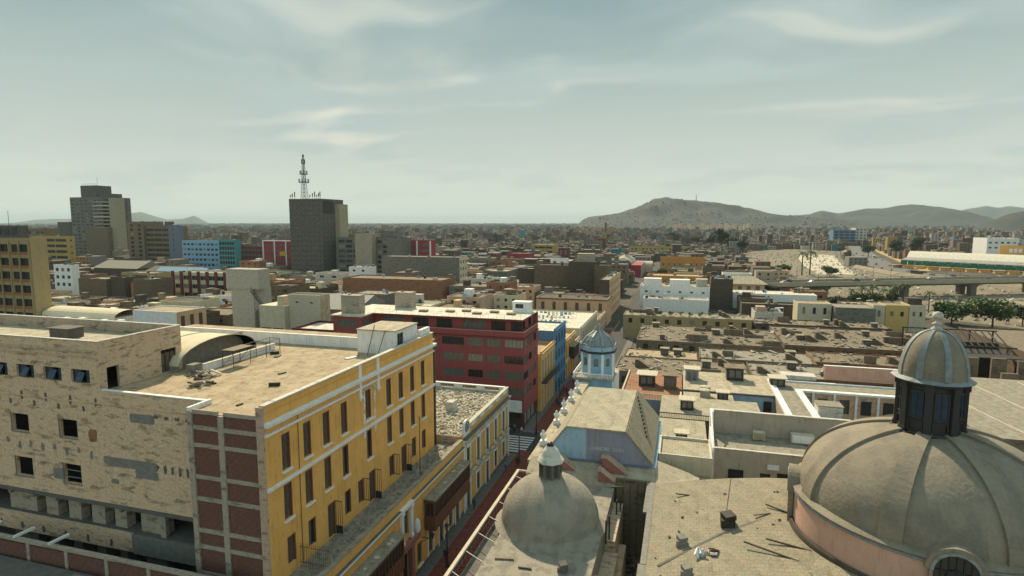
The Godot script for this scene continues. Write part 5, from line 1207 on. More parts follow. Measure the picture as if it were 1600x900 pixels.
	b = MB.new(); b.xf = MX; b.lathe(mc, [Vector2(2.95, 0), Vector2(2.95, 4.9)], 8, PI / 8, TAU + PI / 8, false); part(t, "octagon", b, MT.sky_blue)
	for k in 8:
		var a := TAU * k / 8.0; b = MB.new(); b.xf = MX * Transform3D(Basis(Vector3.UP, a + PI / 8), Vector3.ZERO); b.box(Vector3(-0.24, 0, 2.75), Vector3(0.24, 4.8, 3.02)); part(t, "corner_strip", b, MT.white)
		var fz := 2.95 * cos(PI / 8); b = MB.new(); b.xf = MX * Transform3D(Basis(Vector3.UP, a), Vector3.ZERO)
		b.box(Vector3(-0.42, 2.0, fz + 0.003), Vector3(0.42, 3.3, fz + 0.05)); var pts := []
		for i in 9: pts.append(Vector3(cos(PI * i / 8.0) * 0.42, 3.3 + sin(PI * i / 8.0) * 0.42, fz + 0.05))
		b.prism(pts, Vector3(0, 0, -0.047)); part(t, "arched_window", b, MT.glass_pale)
	b = MB.new(); b.xf = MX; b.lathe(mc, [Vector2(3.1, 4.7), Vector2(3.35, 4.85), Vector2(3.35, 5.15), Vector2(3.1, 5.2)], 8, PI / 8, TAU + PI / 8, false); part(t, "cornice_ring", b, MT.timber_dark)
	b = MB.new(); b.xf = MX; b.lathe(mc, [Vector2(3.2, 5.2), Vector2(3.2, 6.1), Vector2(2.95, 6.15)], 8, PI / 8, TAU + PI / 8, false); part(t, "dome_band", b, MT.pale_blue)
	b = MB.new(); b.xf = MX; b.lathe(mc, [Vector2(3.0, 6.1), Vector2(2.95, 6.5), Vector2(2.6, 7.3), Vector2(2.0, 8.1), Vector2(1.25, 8.7), Vector2(0.7, 9.2), Vector2(0.35, 9.9), Vector2(0.1, 10.6), Vector2(0.05, 11.2)], 8, PI / 8, TAU + PI / 8, false); part(t, "dome", b, MT.lead)
	for k in 8:
		var a := TAU * k / 8.0 + PI / 8; b = MB.new(); b.xf = MX; var e := Vector3(sin(a), 0, cos(a)); var dpf := [Vector2(3.25, 5.2), Vector2(3.02, 6.1), Vector2(2.98, 6.5), Vector2(2.63, 7.3), Vector2(2.03, 8.1), Vector2(1.28, 8.7), Vector2(0.72, 9.2), Vector2(0.36, 9.9), Vector2(0.1, 10.6)]
		for i in 8: b.beam(mc + e * dpf[i].x + Vector3(0, dpf[i].y, 0), mc + e * dpf[i + 1].x + Vector3(0, dpf[i + 1].y, 0), 0.3 if i < 6 else 0.15, 0.12)
		part(t, "lead_strip", b, MT.zinc)
		var fz := 3.2 * cos(PI / 8); b = MB.new(); b.xf = MX * Transform3D(Basis(Vector3.UP, a + PI / 8), Vector3.ZERO); var pts := []
		for i in 9: pts.append(Vector3(cos(PI * i / 8.0) * 1.0, 6.1 + sin(PI * i / 8.0) * 0.5, fz + 0.1))
		for i in 8: b.beam(pts[i], pts[i + 1], 0.12, 0.14)
		part(t, "scallop", b, MT.zinc)
	b = MB.new(); b.xf = MX; b.lathe(mc, [Vector2(0.05, 11.1), Vector2(0.2, 11.3), Vector2(0.05, 11.5), Vector2(0.0, 12.2)], 8); part(t, "finial", b, MT.zinc)

# ---------------------------------------------------------------- the block of roofs behind the churches
func right_block() -> void:
	reserved.append([-16, 75, 60, 215]); reserved.append([-22, 24, 216, 300]); reserved.append([34, 140, 214, 262])
	var b: MB
	# pale yellow house against the beige one
	var t := block("annex_house", "pale yellow blank walled annex between the tiled roof and beige building", "house", -2.1, 3.75, 67.5, 6.0, 0, 13.4, {"wall": "cream", "roof": "tile_pale", "par": 0.2, "cap": "white_old"})
	b = MB.new(); b.bx(-1.9, 3.7, 11.3, 11.42, 67.35, 67.49); part(t, "ledge", b, MT.beige)
	t = block("annex_roof", "pale tiled roof with small dormer in front of the dark gallery", "house", -3.4, 3.78, 73.6, 15.5, 0, 10.6, {"wall": "cream", "roof": "tile_pale", "par": 0.0})
	skylight(t, -0.3, 10.6, 78.5, 1.5, 1.5)
	# beige building: front with grilles, terrace, back wall
	t = thing("beige_building", "plain beige building with grilled windows and a walled roof terrace", "building", V(11, 0, 72))
	b = MB.new(); var hs := [[1.6, 9.95, 1.6, 1.75], [5.0, 9.0, 1.1, 2.6], [6.8, 10.3, 1.4, 1.5], [9.9, 10.3, 1.6, 1.5], [12.8, 10.3, 1.6, 1.5]]
	b.wall(V(4.1, 0, 69.5), Vector3.RIGHT, 16.0, 14.0, hs, 0.25); b.wall(V(4.1, 0, 78.3), Vector3(0, 0, 1), 8.8, 14.0, []); b.bx(4.12, 20.1, 13.0, 13.98, 69.52, 69.75); b.bx(4.3, 20.1, 0, 15.9, 78.0, 78.3, false); part(t, "wall", b, MT.beige)
	for i in hs.size():
		window(t, V(4.1, 0, 69.5), Vector3.RIGHT, hs[i], "open", 0.2, "door" if i == 1 else "window")
		if i != 1:
			b = MB.new()
			for k in 9: b.bar(V(4.1 + hs[i][0] + hs[i][2] * k / 8.0, hs[i][1], 69.45), V(4.1 + hs[i][0] + hs[i][2] * k / 8.0, hs[i][1] + hs[i][3], 69.45), 0.025, 0.025, 4)
			for k in 4: b.bar(V(4.1 + hs[i][0], hs[i][1] + hs[i][3] * k / 3.0, 69.45), V(4.1 + hs[i][0] + hs[i][2], hs[i][1] + hs[i][3] * k / 3.0, 69.45), 0.025, 0.025, 4)
			part(t, "iron_grille", b, MT.iron)
	b = MB.new(); b.bx(3.85, 4.09, 0, 14.05, 69.4, 78.3, false); b.bx(3.85, 4.29, 14.05, 16.0, 77.0, 78.3); b.prism([V(3.85, 14.05, 69.4), V(4.09, 14.05, 69.4), V(4.09, 16.0, 77.0), V(3.85, 16.0, 77.0)], V(0, -0.02, 0)); part(t, "end_wall", b, MT.white)
	b = MB.new(); b.bx(4.1, 20.1, 14.0, 14.1, 69.42, 69.8); part(t, "coping", b, MT.white_old)
	b = MB.new(); b.bx(4.3, 20.1, 15.903, 16.0, 77.9, 78.4); part(t, "coping", b, MT.white_old)
	b = MB.new(); b.bx(4.1, 20.1, 12.8, 13.0, 69.76, 78.0); part(t, "terrace_floor", b, MT.roof_grey)
	b = MB.new(); b.bx(9.8, 11.0, 12.2, 12.75, 69.2, 69.45); part(t, "door_lintel", b, MT.white)
	for q in [["air_unit", "cream air conditioner unit standing on the beige terrace", 9.0, 1.3, 0.95, "cream"], ["white_cabinet", "wide white cabinet against the beige terrace wall", 13.3, 2.6, 1.15, "bone"]]:
		var k := thing(q[0], q[1], "appliance", V(q[2], 13, 76))
		b = MB.new(); b.bx(q[2], q[2] + q[3], 13.1, 13.1 + q[4], 76.2, 77.0); part(k, "case", b, MT[q[5]])
		b = MB.new(); b.bx(q[2] + 0.1, q[2] + q[3] - 0.1, 13.22, 13.0 + q[4], 76.14, 76.19); part(k, "louvre", b, MT.khaki if q[5] == "cream" else MT.white)
		b = MB.new(); b.bx(q[2] + 0.1, q[2] + 0.25, 13.0, 13.1, 76.3, 76.9); b.bx(q[2] + q[3] - 0.25, q[2] + q[3] - 0.1, 13.0, 13.1, 76.3, 76.9); part(k, "foot", b, MT.iron)
	# pale roofs with gallery
	t = block("gallery_house", "pale roofed house with balustraded timber gallery over a dark courtyard", "house", -2.9, 12.4, 90.5, 12.0, 0, 10.2, {"wall": "umber", "roof": "tile_pale", "par": 0.0})
	b = MB.new(); b.bx(-2.9, 6.9, 10.95, 11.08, 90.35, 90.5); b.bx(-2.9, 6.9, 10.2, 10.3, 90.35, 90.5); part(t, "handrail", b, MT.timber_dark)
	for k in 40:
		b = MB.new(); b.bx(-2.85 + k * 0.245, -2.73 + k * 0.245, 10.3, 10.95, 90.38, 90.47); part(t, "baluster", b, MT.bone)
	b = MB.new(); b.bx(-2.9, 6.9, 8.0, 8.1, 90.3, 90.45); b.bx(-2.9, 6.9, 7.0, 7.15, 89.3, 90.5); part(t, "gallery", b, MT.timber_dark)
	for k in 14:
		b = MB.new(); b.bx(-2.85 + k * 0.72, -2.77 + k * 0.72, 7.15, 8.0, 90.32, 90.42); part(t, "gallery_bar", b, MT.cement)
	skylight(t, 0.2, 10.2, 95.0, 2.0, 1.6)
	b = MB.new(); b.bx(-2.9, 6.9, 0, 6.9, 88.5, 90.2, false); part(t, "courtyard", b, MT.umber)
	t = block("pale_house", "pale roofed house with big timber skylights above a light blue wall", "house", 0.6, 18.5, 108.5, 14.0, 0, 9.9, {"wall": "pale_blue", "roof": "roof_pale", "par": 0.0})
	for q in [[8.6, 117, 3.0, 2.4, "khaki"], [16.0, 114, 2.4, 1.7, "timber_dark"]]: skylight(t, q[0], 9.9, q[1], q[2], q[3], q[4] if q[4] != "khaki" else "frame_dark", "bone" if q[4] != "khaki" else "roof_mud")
	b = MB.new(); b.bx(0.6, 18.5, 9.7, 9.85, 108.2, 108.49); part(t, "eaves", b, MT.timber_dark)
	b = MB.new(); b.bx(14.2, 15.5, 5.6, 8.8, 108.35, 108.49); part(t, "door", b, MT.timber_dark)
	t = block("terrace_roof", "narrow pale terrace with two round water tanks by the light blue wall", "house", 0.7, 9.0, 103.0, 5.3, 0, 9.6, {"wall": "bone", "roof": "roof_pale", "par": 0.0, "free": 1})
	skylight(t, 6.3, 9.6, 103.8, 1.7, 1.4)
	for i in 2:
		var k := thing("water_tank", ["front", "rear"][i] + " grey cylindrical water tank on the pale terrace", "water tank", V(4.2 + 0.2 * i, 9.6, 104.2 + i * 2.2), "water tanks on the pale terrace")
		b = MB.new(); b.lathe(Vector3.ZERO, [Vector2(0.8, 0), Vector2(0.8, 1.5), Vector2(0.7, 1.6)], 20); lpart(k, "drum", b, MT.khaki)
		b = MB.new(); b.lathe(Vector3.ZERO, [Vector2(0.86, 1.55), Vector2(0.86, 1.68), Vector2(0.3, 1.8), Vector2(0, 1.82)], 20); lpart(k, "lid", b, MT.bone)
	# purple courtyard house with an orange terrace
	t = thing("courtyard_house", "purple walled courtyard house with orange terrace and balustrade behind the blue lookout", "house", V(-4.5, 0, 110))
	b = MB.new(); b.bx(-9.6, -0.3, 0, 8.6, 104.6, 105, false); part(t, "courtyard_wall", b, MT.lilac)
	b = MB.new(); b.bx(-10.4, 0.4, 8.3, 8.6, 105.01, 124); part(t, "terrace", b, MT.terracotta)
	b = MB.new(); b.bx(-9.6, -0.3, 9.5, 9.62, 104.55, 104.7); part(t, "handrail", b, MT.bone)
	for k in 34:
		b = MB.new(); b.bx(-9.5 + k * 0.272, -9.38 + k * 0.272, 8.6, 9.5, 104.58, 104.67); part(t, "baluster", b, MT.bone)
	b = MB.new(); b.bx(-10.4, -10.1, 0, 8.9, 99, 124, false); b.bx(0.1, 0.4, 0, 9.4, 99, 108.4, false); part(t, "side_wall", b, MT.bone)
	b = MB.new(); b.bx(-9.6, -0.3, 6.2, 6.3, 99.5, 99.6); b.bx(-9.6, -0.3, 5.2, 5.4, 99.3, 101); part(t, "gallery", b, MT.cement)
	for k in 16:
		b = MB.new(); b.bx(-9.5 + k * 0.6, -9.4 + k * 0.6, 5.4, 6.2, 99.5, 99.58); part(t, "gallery_bar", b, MT.cement)
	skylight(t, -7.6, 8.6, 113, 3.0, 2.2, "frame_dark", "bone"); skylight(t, -2.9, 8.6, 112, 2.3, 2.6, "brown", "roof_mud"); skylight(t, 1.0, 8.6, 115, 2.4, 3.4, "lilac", "bone")
	# pink courtyard building
	t = thing("pink_courtyard_building", "pink courtyard building with white eaves and a flat dirty roof behind the great dome", "building", V(28, 0, 105))
	b = MB.new(); b.bx(16.0, 20.6, 0, 10.0, 90, 118, false); b.bx(20.6, 46, 0, 10.0, 112.5, 118, false); part(t, "wing", b, MT.pinkish)
	b = MB.new(); b.bx(16.9, 19.8, 10.0, 10.12, 90, 117.9); b.bx(19.801, 46, 10.0, 10.12, 113.3, 117.9); part(t, "roof", b, MT.roof_grey)
	b = MB.new(); b.bx(15.9, 16.88, 10.0, 10.4, 89.9, 118); b.bx(19.82, 20.9, 10.0, 10.25, 89.9, 113.0); b.bx(20.9, 46, 9.9, 10.25, 112.2, 113.29); b.bx(15.9, 46, 10.0, 10.4, 117.95, 118.4); part(t, "white_eaves", b, MT.white)
	b = MB.new(); b.bx(20.62, 46, 5.5, 9.9, 113.2, 113.4, false); part(t, "courtyard_wall", b, MT.pink)
	for k in 7:
		b = MB.new(); b.bx(22.6 + k * 3.4, 22.95 + k * 3.4, 0, 9.9, 112.1, 112.45, false); part(t, "column", b, MT.white)
		b = MB.new(); b.bx(23.6 + k * 3.4, 25.2 + k * 3.4, 6.5, 9.0, 112.44, 112.49); part(t, "window", b, MT.glass)
	b = MB.new(); b.bx(26.2, 46, 10.4, 13.0, 121.0, 121.4); part(t, "back_wall", b, MT.pink)
	b = MB.new(); b.bx(26.1, 46, 13.0, 13.1, 120.9, 121.5); part(t, "coping", b, MT.white)
	b = MB.new(); b.bx(18.5, 24.5, 10.4, 11.2, 119, 122); part(t, "white_step", b, MT.white_old)
	b = MB.new(); b.bx(21.0, 31.0, 0, 8.8, 93.0, 101.5, false); part(t, "low_wing", b, MT.white_old)
	b = MB.new(); b.bx(21.2, 30.8, 8.8, 8.95, 93.2, 101.3); part(t, "low_roof", b, MT.roof_grey)
	b = MB.new(); b.bx(20.9, 24.4, 8.95, 11.4, 99.0, 102.0); part(t, "roof_hut", b, MT.white_old)
	b = MB.new(); b.bx(20.8, 24.5, 11.4, 11.55, 98.9, 102.1); part(t, "roof_hut_cover", b, MT.roof_grey)
	b = MB.new(); b.bx(20.9, 31, 0, 7.0, 84, 92.9, false); part(t, "front_wing", b, MT.white_old)
	# big plain roof at the right behind the dome
	t = block("convent_roof", "wide bare earth coloured roof right of the dark lantern", "house", 40, 100, 92, 36, 0, 11.0, {"wall": "brown2", "roof": "roof_grey", "par": 0.0, "free": 1})
	for k in 3:
		b = MB.new(); b.beam(V(46 + k * 7, 11.05, 94), V(41 + k * 9, 11.05, 126), 0.25, 0.1); part(t, "roof_seam", b, MT.bone)
	t = block("long_roof_house", "broad grey mud roof ending at a dark timber shed on the right", "house", 78, 150, 160, 40, 0, 9.5, {"wall": "brown", "roof": "roof_mud", "par": 0.3})
	t = thing("open_shed", "open timber shed frame standing among ruined walls on the right", "shed", V(66, 0, 165))
	b = MB.new(); b.bx(56, 76, 0, 10.0, 172, 172.4, false); b.bx(56, 76, 8.4, 8.6, 160, 172); part(t, "board_wall", b, MT.timber_dark)
	for k in 14:
		b = MB.new(); b.beam(V(56.5 + k * 1.45, 10.1, 166), V(57.5 + k * 1.45, 12.4, 176), 0.2, 0.25); part(t, "rafter", b, MT.frame_dark)
	b = MB.new(); b.beam(V(56, 12.4, 176), V(77, 12.4, 176), 0.3, 0.3); b.beam(V(56, 10.0, 166), V(77, 10.0, 166), 0.3, 0.3); part(t, "beam", b, MT.timber_dark)
	for k in 5:
		b = MB.new(); b.bx(56 + k * 5, 56.3 + k * 5, 0, 12.4, 175.8, 176.1, false); part(t, "post", b, MT.timber_dark)
	rng.seed = 33
	for i in 12:
		var x := 58.0 + (i % 4) * 4.6 + rng.randf() * 1.5; var d := 118.0 + (i / 4) * 13.0
		var k := thing("ruined_wall", ["front", "second", "back"][i / 4] + " row ruined mud wall stub number from left " + ["first", "second", "third", "fourth"][i % 4] + ", right of the lantern", "wall", V(x, 0, d), "ruined wall stubs")
		b = MB.new(); b.bx(x, x + rng.randf_range(1.5, 3.2), 0, 10.2 + rng.randf_range(0.0, 1.7), d, d + 0.6, false); part(k, "stub", b, MT.brown2)
		b = MB.new(); b.bx(x + 0.3, x + 1.0, 8.5, 9.9, d - 0.06, d - 0.004); part(k, "shutter", b, MT.shutter)
	# long mud-roofed houses in rows, each with its own front wall and teatinas
	var rows := [[-14.0, 14.0, 128, 15, 7.6, "brown2", "roof_mud"], [14.6, 56.0, 131, 12, 7.9, "brown", "roof_grey"], [-13.5, 4.0, 145, 9, 7.2, "brown", "roof_tan"], [4.5, 30.0, 146, 12, 7.6, "brown2", "roof_grey"], [30.5, 60.0, 150, 12, 7.4, "terracotta", "roof_mud"], [-12.0, 26.0, 165, 26, 7.4, "brown2", "roof_mud"], [26.5, 66.0, 168, 30, 7.6, "brown", "roof_mud"], [-19.5, 22.0, 204, 11, 8.2, "tan", "roof_grey"], [23.0, 62.0, 203, 11, 7.4, "umber", "roof_mud"]]
	var lab := ["nearest wide mud roofed house behind the orange terrace", "mud roofed house with dark front directly behind the pink wall", "small brown walled house behind the blue lookout dome", "grey roofed old house in the middle of the brown roofs", "reddish walled old house left of the lantern top", "long mud roofed house strewn with sheds and dormers", "long brown roofed house strewn with debris beside the lantern", "long house with timber doors and plants along its roof edge", "dark walled long house in front of the cream houses"]
	rng.seed = 90
	for i in rows.size():
		var q: Array = rows[i]
		t = block("mud_roof_house", lab[i], "house", q[0], q[1], q[2], q[3], 0, q[4], {"wall": q[5], "roof": q[6], "par": 0.25, "f": [1, int((q[1] - q[0]) / 4.0), 0.34, 0.55, "open", q[4] - 3.4, q[4] - 0.4], "rec": 0.4, "free": 1})
		for k in int((q[1] - q[0]) * q[3] / 75.0):
			var x := rng.randf_range(q[0] + 1, q[1] - 4); var d := rng.randf_range(q[2] + 1.5, q[2] + q[3] - 3); var z := rng.randf()
			if z < 0.4: dormer(t, x, q[4] - 0.25, d, rng.randf_range(1.2, 1.8), rng.randf_range(1.3, 1.9), rng.randf_range(1.4, 2.0), "brown", "roof_mud")
			elif z < 0.75: skylight(t, x, q[4] - 0.25, d, rng.randf_range(1.2, 2.0), rng.randf_range(1.2, 2.0), "umber", "roof_grey")
			else:
				b = MB.new(); var w := rng.randf_range(2, 6); b.bx(x, x + w, q[4] - 0.248, q[4] + rng.randf_range(0.4, 1.6), d, d + 0.3, false); b.bx(x, x + 0.3, q[4] - 0.248, q[4] + rng.randf_range(0.3, 1.2), d + 0.301, d + rng.randf_range(1, 2.5), false); part(t, "partition_wall", b, MT.brown2)
	# loose boards, sheets and rubble over those roofs
	b = MB.new(); b.use_col = true
	for i in 1300:
		var x := rng.randf_range(-14, 64); var d := rng.randf_range(129, 214); var s := rng.randf_range(0.08, 0.42) * (2.2 if rng.randf() < 0.1 else 1.0); var g := rng.randf_range(0.06, 0.42) if rng.randf() < 0.85 else rng.randf_range(0.4, 0.6)
		b.col = Color(g, g * 0.9, g * 0.72)
		var y := 7.2
		for q in rows:
			if x > q[0] and x < q[1] and d > q[2] and d < q[2] + q[3]: y = q[4] - 0.22
		if y == 7.2: continue
		b.xf = Transform3D(Basis.from_euler(Vector3(rng.randf_range(-0.2, 0.2), rng.randf() * TAU, rng.randf_range(-0.25, 0.25))), V(x, y + 0.08, d))
		b.box(Vector3(-s * 1.5, -0.05, -s * 0.5), Vector3(s * 1.5, 0.08 + s * 0.25, s * 0.5), false)
	b.xf = Transform3D.IDENTITY
	stuff("roof_rubble", b, MT.vcol_plain, "loose boards and rubble scattered over the old mud roofs", "rubble")
	# planters on the long house
	t = get_node("mud_roof_house_007")
	for k in 9: part(t, "planter", leaf_ball(V(-17 + k * 3.3, 9.0, 206.5 + (k % 3)), 0.9, 60, 0.35, 100 + k), MT.leaf)
	# the cream and yellow houses by the river
	block("river_house", "long cream house with three dark doors facing the brown roofs", "house", 42.5, 54.2, 245, 10, 0, 9.2, {"wall": "cream", "roof": "roof_tan", "par": 0.4, "f": [1, 3, 0.3, 0.7, "open", 4.6, 8.2], "group": "cream houses by the river"})
	block("river_house", "grey shed house with blank dark front between the cream houses", "house", 54.6, 67.9, 241, 12, 0, 8.6, {"wall": "grey", "roof": "roof_grey", "par": 0.2, "group": "cream houses by the river"})
	block("river_house", "small cream house right of the grey shed house", "house", 68.1, 72.0, 245, 9, 0, 9.4, {"wall": "cream", "roof": "roof_grey", "par": 0.3, "f": [1, 1, 0.34, 0.7, "open", 4.6, 8.0], "group": "cream houses by the river"})
	block("river_house", "bright yellow house with dark windows by the river trees", "house", 72.2, 79.6, 245, 9, 0, 9.6, {"wall": "straw", "roof": "roof_grey", "par": 0.3, "f": [1, 2, 0.34, 0.55, "open", 4.8, 8.0], "group": "cream houses by the river"})
	block("river_house", "light yellow end house with dark rooftop hut by the river", "house", 79.8, 85.0, 245, 9, 0, 9.9, {"wall": "cream", "roof": "roof_grey", "par": 0.3, "f": [1, 2, 0.36, 0.5, "open", 5.0, 8.2], "huts": [[80.0, 248, 4.6, 4.0, 2.3, "umber"]], "group": "cream houses by the river"})

# ---------------------------------------------------------------- greenery
func leaf_ball(c: Vector3, r: float, n: int, s: float, sd: int, b: MB = null) -> MB:
	if b == null: b = MB.new()
	var g := RandomNumberGenerator.new(); g.seed = sd
	for i in n:
		var p := Vector3(g.randfn(), g.randfn() * 0.8, g.randfn()); p = p.normalized() * r * pow(g.randf(), 0.45); p.y *= 0.8
		var q := Basis.from_euler(Vector3(g.randf() * TAU, g.randf() * TAU, g.randf() * TAU)); var e := s * g.randf_range(0.6, 1.3)
		var u := q.x * e; var w := q.y * e * 0.5
		b.tri(c + p - u, c + p + w, c + p + u); b.tri(c + p - u, c + p + u, c + p - w)
	return b
func tree(label: String, x: float, d: float, h: float, r: float, leaf: String, sd: int, y0 := 0.0, called := "leafy_tree", group := "trees in the city") -> Node3D:
	var t := thing(called, label, "tree", V(x, y0, d), group)
	var g := RandomNumberGenerator.new(); g.seed = sd
	var b := MB.new(); b.bar(Vector3.ZERO, Vector3(0, h * 0.5, 0), h * 0.035, h * 0.022, 7)
	var c := MB.new(); var ls := maxf(0.28, r * 0.09)
	for k in 11:
		var a := TAU * k / 11.0 * 2.4 + g.randf(); var rr := r * g.randf_range(0.25, 0.75) if k > 0 else 0.0
		var p := Vector3(cos(a) * rr, h * g.randf_range(0.5, 0.88), sin(a) * rr)
		b.bar(Vector3(0, h * g.randf_range(0.28, 0.45), 0), p, h * 0.014, h * 0.006, 5)
		leaf_ball(p, r * g.randf_range(0.34, 0.52), 260, ls, sd * 31 + k, c)
	lpart(t, "trunk", b, MT.bark); lpart(t, "crown", c, MT[leaf])
	return t
func palm(label: String, x: float, d: float, h: float, sd: int, y0 := 0.0) -> void:
	var t := thing("palm_tree", label, "palm tree", V(x, y0, d), "palms by the river")
	var g := RandomNumberGenerator.new(); g.seed = sd
	var b := MB.new(); b.bar(Vector3.ZERO, Vector3(0.1, h, 0), h * 0.03, h * 0.022, 7); lpart(t, "trunk", b, MT.bark)
	for k in 16:
		var a := TAU * k / 16.0 + g.randf() * 0.3; var L0 := h * g.randf_range(0.32, 0.42); var up := g.randf_range(-0.2, 0.9); var m := MB.new(); var last := Vector3(0.1, h, 0)
		for i in 6:
			var f := (i + 1) / 6.0; var p := Vector3(0.1 + cos(a) * L0 * f, h + L0 * (up * f - 0.9 * f * f), sin(a) * L0 * f); var s := Vector3(-sin(a), 0, cos(a)) * L0 * 0.24 * sin(PI * (0.15 + 0.8 * f))
			m.tri(last, p - s - Vector3(0, 0.2 * L0 * 0.3, 0), p); m.tri(last, p, p + s - Vector3(0, 0.2 * L0 * 0.3, 0)); last = p
		lpart(t, "frond", m, MT.palm_leaf)

